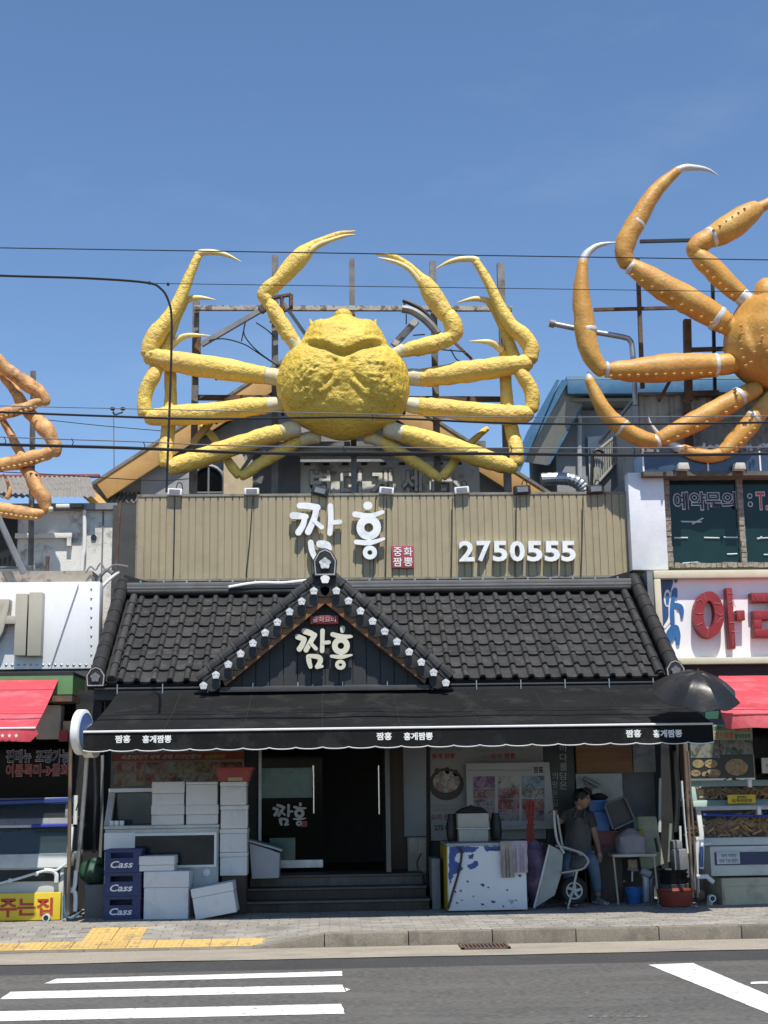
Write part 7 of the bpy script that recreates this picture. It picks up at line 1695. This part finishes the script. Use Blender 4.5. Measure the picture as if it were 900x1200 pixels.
# metal table with wrapped box
YTB = 17.1
x0, x1, z0, z1 = rect(717.5, 1001, 769.5, 1004, YTB)
tb_ = thing('metal_table', 'small pale metal table carrying a cloth wrapped box', 'table', ((x0+x1)/2, YTB, SZ))
ptm = M('pale_painted_metal', (.40, .38, .33), .5, .2)
MB().box(x0, x1, YTB, YTB+.5, z1-.035, z1).build('table_top', ptm, tb_, bevel=.006)
for xx, s in ((x0+.02, .035), (x1-.03, .03)):
    for yy in (YTB+.025, YTB+.47): MB().tube([(xx, yy, z1-.037), (xx+s, yy, SZ)], .013, 8).build('leg', ptm, tb_)
MB().tube([(x0-.02, YTB+.47, SZ+.25), (x0+.25, YTB+.47, SZ+.25)], .01, 6).build('stretcher', ptm, tb_)
wx0, wx1, wz0, wz1 = rect(725.5, 981, 759, 1001, YTB+.08)
b = MB(); n = 16
for k in range(9):
    t = k/8
    for i in range(n):
        a = 2*math.pi*i/n; ca, sa = math.cos(a), math.sin(a); r = 1/max(abs(ca), abs(sa)); r = min(r, 1.22); sh_ = 1 if k < 5 else (1-.72*(k-5)/3)
        zz = z1+.001+(wz1-z1)*min(1, k/5) if k < 6 else z1+(wz1-z1)+.035*(k-5)
        b.v.append(Vector(((wx0+wx1)/2+(wx1-wx0)/2*ca*r*sh_*.98+.008*math.sin(5*a+k), YTB+.25+.17*sa*r*sh_+.006*math.sin(7*a), zz)))
for k in range(8):
    for i in range(n): j = (i+1) % n; b.f.append([k*n+i, k*n+j, (k+1)*n+j, (k+1)*n+i]); b.m.append(0)
b.f.append(list(range(n-1, -1, -1))); b.f.append([8*n+i for i in range(n)]); b.m += [0, 0]
tag(b.build('wrapped_box', M('lilac_cloth', (.30, .27, .29), .95, var=.15, bump=.3, bs=60), smooth=50), 'box wrapped in a greyish lilac cloth on the metal table', 'box')
q4 = [(lambda p: (p.x, p.z))(P(x, y, 17.55)) for x, y in ((743, 957), (769, 957), (778, 1012), (752, 1022))]
lp = thing('leaning_panel', 'pale yellow green panel with a black slot leaning behind the table', 'panel', (q4[3][0], 17.55, q4[3][1]))
MB().prism(q4, 17.55, 17.58).build('panel', M('pale_lime_panel', (.34, .35, .25), .6), lp); a, c = P(768, 982, 17.54), P(771, 998, 17.54); MB().tube([a, c], .016, 6).build('slot', black, lp)
tag(MB().ell(P(751, 976, 17.4), (.05, .04, .05), 10, 8).build('yellow_sponge', M('yellow_sponge', (.42, .28, .02), .8), smooth=60), 'yellow sponge ball beside the leaning pale panel', 'sponge')
tag(MB().box(*rect(742, 957, 748, 985, 17.45)[:2], 17.42, 17.46, *rect(742, 957, 748, 985, 17.45)[2:]).build('green_scoop', M('green_plastic', (.02, .11, .06), .5), bevel=.012), 'green plastic scoop beside the leaning pale panel', 'scoop')
bk = thing('blue_bucket', 'bright blue bucket with handle on the ground under the tap', 'bucket', (*P(743, 1057, 17.2)[:2], SZ))
c = P(743, 1057, 17.2); MB().lathe([(.08, 0), (.085, .01), (.105, .18), (.112, .2), (.105, .2), (.08, .02)], (c.x, 17.2, SZ), 22).build('bucket_body', blu, bk, smooth=40)
MB().tube([(c.x+.108*math.cos(a), 17.2-.108*math.sin(a)-.01, SZ+.19-.11*math.sin(a)) for a in [math.pi*i/14 for i in range(15)]], .006, 6).build('handle', blu, bk)
tp = thing('water_tap', 'pale pipe tap with elbow standing behind the metal table legs', 'tap', (*P(748, 1050, 17.5)[:2], SZ))
MB().tube([P(x, y, 17.5) for x, y in ((757, 1058), (757, 1030), (755, 1024))], .045, 10).build('pipe', pvc, tp, smooth=40); MB().tube([P(x, y, 17.5) for x, y in ((764, 1058), (763, 1035), (765, 1026))], .035, 10).build('hose', greysteel, tp, smooth=40)
MB().tube([P(751, 1020, 17.45), P(762, 1025, 17.45)], .05, 12).build('valve', M('pale_valve', (.42, .47, .48), .4), tp, smooth=40); MB().tube([P(x, y, 17.45) for x, y in spline([(735, 1018), (742, 1020), (748, 1020)], 3)], .02, 8).tube([P(741, 1020, 17.45), P(741, 1033, 17.45)], .016, 8).build('spout', steel, tp, smooth=40)
MB().box(*rect(735, 1007, 746, 1019, 17.55)[:2], 17.5, 17.6, *rect(735, 1007, 746, 1019, 17.55)[2:]).build('meter_box', M('tan_box', (.42, .33, .2), .7), tp, bevel=.01)
for i, (zz, r) in enumerate(((1030, .18), (1025, .19), (1020, .185))):
    lathe_obj('black_basin', '%s black basin of the stack beside the right post' % ('lowest', 'middle', 'topmost')[i], 789, zz+5, 17.2, [(r*.8, 0), (r, .06), (r*1.04, .07), (r*.96, .065), (r*.76, .01)], M('basin_black', (.025, .027, .03), .4), 'basin', grp='black basins stacked by the right post')
tag(MB().lathe([(.2, 0), (.19, .02), (.2, .24)], (P(789, 1040, 17.2).x, 17.2, SZ+.0), 20).build('drum', M('dark_render', (.07, .07, .07), .85), smooth=40), 'dark drum carrying the black basins by the right post', 'drum')
lathe_obj('red_basin', 'wide brick red basin on the ground by the right post', 793, 1058, 16.75, [(.17, 0), (.19, .01), (.24, .19), (.255, .2), (.235, .195), (.165, .02)], M('brick_red_plastic', (.24, .05, .03), .45), 'basin', SZ, 26)
c = P(793, 1045, 16.75)
for pts, w_, lab, mt, Y in (([(786, 965), (784, 1010)], 4, 'grey green upright pole among the clutter at right', M('pole_green', (.2, .24, .2), .6), 17.5), ([(774, 912), (773, 975)], 4, 'pale wall pipe high in the right gap', pvc, 17.8), ([(797, 968), (798, 1000)], 3, 'short pale pipe behind the slanting post', pvc, 17.4), ([(790, 880), (794, 930), (792, 975)], 7, 'dark hose bundle hanging in the right gap', black, 17.5), ([(770, 1060), (783, 1068), (800, 1066), (815, 1062)], 2.5, 'violet blue hose curled before the red basin', M('violet_hose', (.10, .10, .22), .5), 16.4), ([(799, 915), (802, 960), (806, 1000)], 2.5, 'white corrugated tube behind the slanting brown post', pvc, 17.0)):
    pipe('hose', lab, pts, Y, w_, mt, 8, 5, True, 'hose')
tag(MB().box(*rect(789, 985, 800, 995, 17.3)[:2], 17.3, 17.5, *rect(789, 985, 800, 995, 17.3)[2:]).box(*rect(789, 995, 806, 1012, 17.3)[:2], 17.25, 17.6, SZ+.3, rect(789, 995, 806, 1012, 17.3)[3]).build('pump_motor', greysteel, bevel=.02), 'grey pump motor standing behind the black basins', 'pump')
# ================================================================ UMBRELLA
uc = P(815, 812, 15.25); ax_u = Vector((.06, -.40, .91)).normalized()
um = thing('umbrella', 'open black umbrella spread over the right end of the black awning', 'umbrella', uc)
xa = Vector((1, 0, 0)); xa = (xa-ax_u*xa.dot(ax_u)).normalized(); ya = ax_u.cross(xa)
b = MB(); NP = 8; SUB = 6; RG = 8; R_ = .53; Hh = .26
umt = M('umbrella_black', (.018, .018, .018), .36, spec=.35, var=.15, vs=5, bump=.12, bs=12)
b.v.append(uc+ax_u*Hh)
for j in range(1, RG+1):
    t = j/RG
    for i in range(NP*SUB):
        a = 2*math.pi*i/(NP*SUB)+.25; f = (i % SUB)/SUB; sag = math.sin(math.pi*f)
        r = R_*t*(1-.10*sag*t); h = Hh*(1-t**1.9)-.055*sag*t*t-.012*sag*math.sin(t*9)
        b.v.append(uc+(xa*math.cos(a)+ya*math.sin(a))*r+ax_u*h)
n = NP*SUB
for i in range(n): b.f.append([0, 1+i, 1+(i+1) % n]); b.m.append(0)
for j in range(RG-1):
    for i in range(n): a, c = 1+j*n+i, 1+j*n+(i+1) % n; b.f.append([a, a+n, c+n, c]); b.m.append(0)
o = len(b.v); b.v += [v-ax_u*.004 for v in b.v]; b.f += [[q+o for q in f[::-1]] for f in b.f[:]]; b.m += b.m[:]
b.build('canopy', umt, um, smooth=22)
MB().lathe([(.012, 0), (.006, .05)], uc+ax_u*(Hh-.005), 8, Matrix((xa, ya, ax_u)).transposed()).build('ferrule', M('brass', (.3, .22, .08), .4, .7), um)
MB().tube([uc+ax_u*Hh, uc-ax_u*.1], .008, 8).build('shaft', steel, um)
for i in range(8):
    a = 2*math.pi*i/8+.25; d = xa*math.cos(a)+ya*math.sin(a); MB().tube([uc+ax_u*.02, uc+d*R_*.5+ax_u*(Hh*.72-.01)], .004, 5).build('stretcher', steel, um)
# ================================================================ THE MAN
YM = 17.45; S_ = YM/FPX
def mp(px, py, dy=0): return P(px, py, YM+dy)
skin_m = M('skin', (.33, .19, .125), .55, var=.08, vs=9); shirt_m = M('grey_shirt', (.055, .06, .055), .9, var=.2, vs=6, bump=.25, bs=30); apron_m = M('grey_apron', (.095, .09, .088), .9, var=.15, vs=6, bump=.2, bs=30); jean_m = M('blue_jeans', (.10, .15, .22), .9, var=.2, vs=8, bump=.25, bs=60)
man = thing('person', 'man in grey apron and jeans resting a hand on the wheelbarrow, looking aside', 'person', (*mp(690, 1055)[:2], SZ))
def skinned(nm, nodes, edges, mt, root=0, sub=2, par=man):
    me = bpy.data.meshes.new(nm); me.from_pydata([tuple(n_[0]-wloc(par)) for n_ in nodes], edges, []); me.materials.append(mt)
    o = bpy.data.objects.new(nm, me); COL.objects.link(o)
    md = o.modifiers.new('s', 'SKIN'); md.use_smooth_shade = True; sv = me.skin_vertices[0].data
    for i, n_ in enumerate(nodes):
        r = n_[1]; sv[i].radius = (r, r) if not hasattr(r, '__len__') else r; sv[i].use_root = (i == root)
    s2 = o.modifiers.new('d', 'SUBSURF'); s2.levels = sub; s2.render_levels = sub
    m2 = bpy.data.meshes.new_from_object(o.evaluated_get(bpy.context.evaluated_depsgraph_get())); m2.materials.clear(); m2.materials.append(mt)
    bpy.data.objects.remove(o); m2.shade_smooth()
    r_ = bpy.data.objects.new(nm, m2); COL.objects.link(r_); r_.parent = par; return r_
pel = mp(677, 997, .05)
nodes = [(pel, (.155, .12)), (mp(676, 980, .02), (.15, .115)), (mp(675, 965, 0), (.165, .12)), (mp(676, 955, 0), (.15, .10)), (mp(678, 948, 0), (.06, .06)), (mp(681, 941, -.02), (.055, .055)),
         (mp(661, 955, -.02), .062), (mp(654, 964, -.16), .046), (mp(651, 956, -.30), .038), (mp(649.5, 951, -.38), .030),
         (mp(691, 956, 0), .062), (mp(697, 978, -.03), .046), (mp(701, 992, -.14), .034), (mp(702, 998, -.2), .026),
         (mp(683, 1001, -.05), .095), (mp(694, 1008, -.34), .075), (mp(698, 1030, -.30), .058), (mp(700, 1047, -.26), .042), (mp(701, 1051, -.25), .04),
         (mp(670, 1001, -.05), .095), (mp(664, 1010, -.36), .075), (mp(666, 1032, -.34), .056), (mp(668, 1048, -.3), .042)]
edges = [(0, 1), (1, 2), (2, 3), (3, 4), (4, 5), (3, 6), (6, 7), (7, 8), (8, 9), (3, 10), (10, 11), (11, 12), (12, 13), (0, 14), (14, 15), (15, 16), (16, 17), (17, 18), (0, 19), (19, 20), (20, 21), (21, 22)]
body = skinned('body', nodes, edges, skin_m)
# clothes follow the body
def wear(nm, idx, grow, mt, eds):
    mpn = {k: i for i, k in enumerate(idx)}; nn = [(nodes[k][0], tuple(a+grow for a in (nodes[k][1] if hasattr(nodes[k][1], '__len__') else (nodes[k][1],)*2))) for k in idx]
    return skinned(nm, nn, [(mpn[a], mpn[b_]) for a, b_ in edges if a in mpn and b_ in mpn and (a, b_) in eds], mt)
nodes_bak = nodes[:]
nodes[7] = (nodes[6][0].lerp(nodes[7][0], .85), .05); nodes[11] = (nodes[10][0].lerp(nodes[11][0], .72), .052)
nodes[4] = (nodes[3][0].lerp(nodes[4][0], .55), .075)
wear('shirt', [0, 1, 2, 3, 4, 6, 7, 10, 11], .016, shirt_m, {(0, 1), (1, 2), (2, 3), (3, 4), (3, 6), (6, 7), (3, 10), (10, 11)})
nodes[:] = nodes_bak
wear('jeans', [0, 14, 15, 16, 17, 19, 20, 21, 22], .014, jean_m, {(0, 14), (14, 15), (15, 16), (16, 17), (0, 19), (19, 20), (20, 21), (21, 22)})
# apron sheet over chest and lap
rows = [(958, 672, 684, -.155), (962, 668, 688, -.17), (972, 664, 692, -.18), (982, 662, 693, -.175), (992, 661, 693, -.19), (999, 662, 694, -.28), (1005, 664, 694, -.42), (1012, 663, 690, -.47), (1018, 662, 688, -.46)]
b = MB(); n = 9
for (py, u0, u1, dy) in rows:
    for i in range(n):
        f = i/(n-1); b.v.append(mp(u0+(u1-u0)*f, py, dy+.11*(2*f-1)**2+.008*math.sin(i*2.3+py)))
for j in range(len(rows)-1):
    for i in range(n-1): a = j*n+i; b.f.append([a, a+n, a+n+1, a+1]); b.m.append(0)
o = len(b.v); b.v += [v+Vector((0, .01, 0)) for v in b.v]; b.f += [[q+o for q in f[::-1]] for f in b.f[:]]; b.m += b.m[:]
for u0, u1 in ((672, 676), (684, 685)): b.tube([mp(u0, 959, -.16), mp((u0+u1)/2+.5, 952, -.12), mp(u1, 947, -.03)], .014, 6)
b.build('apron', apron_m, man, smooth=70)
# head turned to the right
hc = mp(682.5, 936.5, -.03); Rh = Matrix.Rotation(math.radians(58), 3, 'Z') @ Matrix.Rotation(math.radians(6), 3, 'X')
H = 1.06
def hv(x, y, z): return hc+Rh @ Vector((x, y, z))*H
b = MB(); nr, ns_ = 18, 22
for j in range(nr+1):
    ph = math.pi*(j+.02)/(nr+.04); z = math.cos(ph)
    for i in range(ns_):
        a = 2*math.pi*i/ns_; x, y = math.sin(ph)*math.sin(a), -math.sin(ph)*math.cos(a)
        X, Y_, Z_ = x*.078, y*.098, z*.118
        if z < 0: X *= 1-.30*(-z)**1.5; Y_ = Y_*(1-.12*(-z)) - (.012*(-z) if y < 0 else -.02*(-z)*1.4)
        fr_ = max(0, -y)**6*max(0, 1-abs(x)*2.2)
        Y_ -= .022*fr_*math.exp(-((z+.12)/.14)**2)                 # nose
        Y_ -= .006*fr_*math.exp(-((z+.46)/.07)**2); Y_ += .005*fr_*math.exp(-((z+.54)/.03)**2)   # lips
        for sx in (-1, 1): Y_ += .009*math.exp(-(((x-sx*.42)/.17)**2+((z-.06)/.12)**2))*(1 if y < 0 else 0)
        b.v.append(hv(X, Y_, Z_))
for j in range(nr):
    for i in range(ns_): k = (i+1) % ns_; b.f.append([j*ns_+k, j*ns_+i, (j+1)*ns_+i, (j+1)*ns_+k][::-1]); b.m.append(0)
b.f.append(list(range(ns_))); b.f.append([nr*ns_+i for i in range(ns_-1, -1, -1)]); b.m += [0, 0]
for sx in (-1, 1): b.ell(hv(sx*.08, .008, -.01), (.012, .022, .032), 10, 8, 0, Rh)
head = b.build('head', skin_m, man, smooth=70)
for sx in (-1, 1):
    MB().ell(hv(sx*.032, -.080, .006), (.012, .008, .007), 10, 8, 0, Rh).build('eye', M('eye_dark', (.03, .025, .02), .3), head, smooth=60)
    MB().tube([hv(sx*.016, -.094, .026), hv(sx*.034, -.088, .031), hv(sx*.052, -.074, .025)], .005, 6).build('eyebrow', M('hair_black', (.012, .011, .011), .6), head)
MB().tube([hv(-.024, -.093, -.055), hv(0, -.101, -.053), hv(.024, -.093, -.055)], .0045, 6).build('mouth', M('lip', (.24, .10, .08), .5), head, smooth=60)
b = MB().ell(hv(0, .018, .035), (.092*H, .104*H, .10*H), 22, 14, 0, Rh)
b.v = [v+noise.noise_vector(v*30)*.012 for v in b.v]
for sx in (-.055, -.03, -.005, .02, .045): b.tube([hv(sx, -.03, .13), hv(sx+.008, -.088, .10), hv(sx+.014, -.104, .062)], [.02, .018, .006], 6)
b.build('hair', M('hair_black', (.012, .011, .011), .6), man, smooth=60)
# hands with five fingers
def hand(wrist, d, up, grip, nm='hand'):
    d = d.normalized(); sd = d.cross(up).normalized(); up = sd.cross(d)
    nd = [(wrist, (.024, .02)), (wrist+d*.045, (.036, .017)), (wrist+d*.085, (.038, .015))]; ed = [(0, 1), (1, 2)]
    for i, (off, L_) in enumerate(((-.028, .062), (-.009, .074), (.011, .07), (.029, .055))):
        p0 = wrist+d*.085+sd*off; p1 = p0+(d*math.cos(grip*.5)-up*math.sin(grip*.5))*L_*.45; p2 = p1+(d*math.cos(grip*1.3)-up*math.sin(grip*1.3))*L_*.33; p3 = p2+(d*math.cos(grip*2)-up*math.sin(grip*2))*L_*.25
        k = len(nd); nd += [(p0, .0095), (p1, .009), (p2, .0085), (p3, .007)]; ed += [(2, k), (k, k+1), (k+1, k+2), (k+2, k+3)]
    k = len(nd); t0 = wrist+d*.03-sd*.03; t1 = t0+(d*.7-sd*.6-up*.3)*.035; t2 = t1+(d*.95-up*.5)*.028
    nd += [(t0, .013), (t1, .0105), (t2, .008)]; ed += [(1, k), (k, k+1), (k+1, k+2)]
    return skinned(nm, nd, ed, skin_m, 0, 2)
hand(mp(649.8, 951.5, -.38), Vector((-.15, -.25, -.9)), Vector((-.2, -1, .1)), .9) if False else hand(mp(653, 950, -.36), Vector((-1, -.35, -.12)), Vector((0, .1, 1)), .9)
hand(mp(702, 997.5, -.19), Vector((.05, -.3, -1)), Vector((.6, -.7, 0)), .5)
shoe_m = M('grey_trainer', (.19, .20, .20), .7, var=.2, vs=10)
for (px, py, dy, d) in ((701, 1056, -.25, Vector((.5, -1, 0))), (669, 1056, -.3, Vector((.1, -1, 0)))):
    p = mp(px, py, dy); p.z = SZ; d = d.normalized(); sd = Vector((d.y, -d.x, 0)); b = MB(); prof = [(-.07, .030, .075), (-.05, .038, .085), (0, .040, .09), (.06, .043, .07), (.12, .046, .05), (.165, .038, .038), (.185, .02, .028)]
    for s, w2, h in prof:
        for k in range(12):
            a = math.pi*k/11; b.v.append(p+d*s+sd*(w2*math.cos(a))+Vector((0, 0, .004+h*math.sin(a)**.7)))
    for i in range(len(prof)-1):
        for k in range(12): k2 = (k+1) % 12; b.f.append([i*12+k, i*12+k2, (i+1)*12+k2, (i+1)*12+k]); b.m.append(0)
    b.f += [list(range(11, -1, -1)), [len(b.v)-12+k for k in range(12)]]; b.m += [0, 0]
    sh_ = b.build('shoe', shoe_m, man, smooth=50)
    MB().slab([p-d*.075-sd*.045+Vector((0, 0, .016)), p+d*.18-sd*.035+Vector((0, 0, .016)), p+d*.18+sd*.035+Vector((0, 0, .016)), p-d*.075+sd*.045+Vector((0, 0, .016))], .015).build('sole', M('sole_pale', (.42, .42, .4), .7), sh_)
c = mp(676, 1010, .1)
tag(MB().lathe([(.17, pel.z-.12-SZ), (.17, pel.z-.09-SZ)], (c.x, c.y, SZ), 18).tube([(c.x-.1, c.y-.1, SZ), (c.x-.08, c.y-.08, pel.z-.12)], .014, 6).tube([(c.x+.1, c.y-.1, SZ), (c.x+.08, c.y-.08, pel.z-.12)], .014, 6).tube([(c.x+.1, c.y+.1, SZ), (c.x+.08, c.y+.08, pel.z-.12)], .014, 6).tube([(c.x-.1, c.y+.1, SZ), (c.x-.08, c.y+.08, pel.z-.12)], .014, 6).build('stool', black), 'dark round stool under the seated man', 'stool')
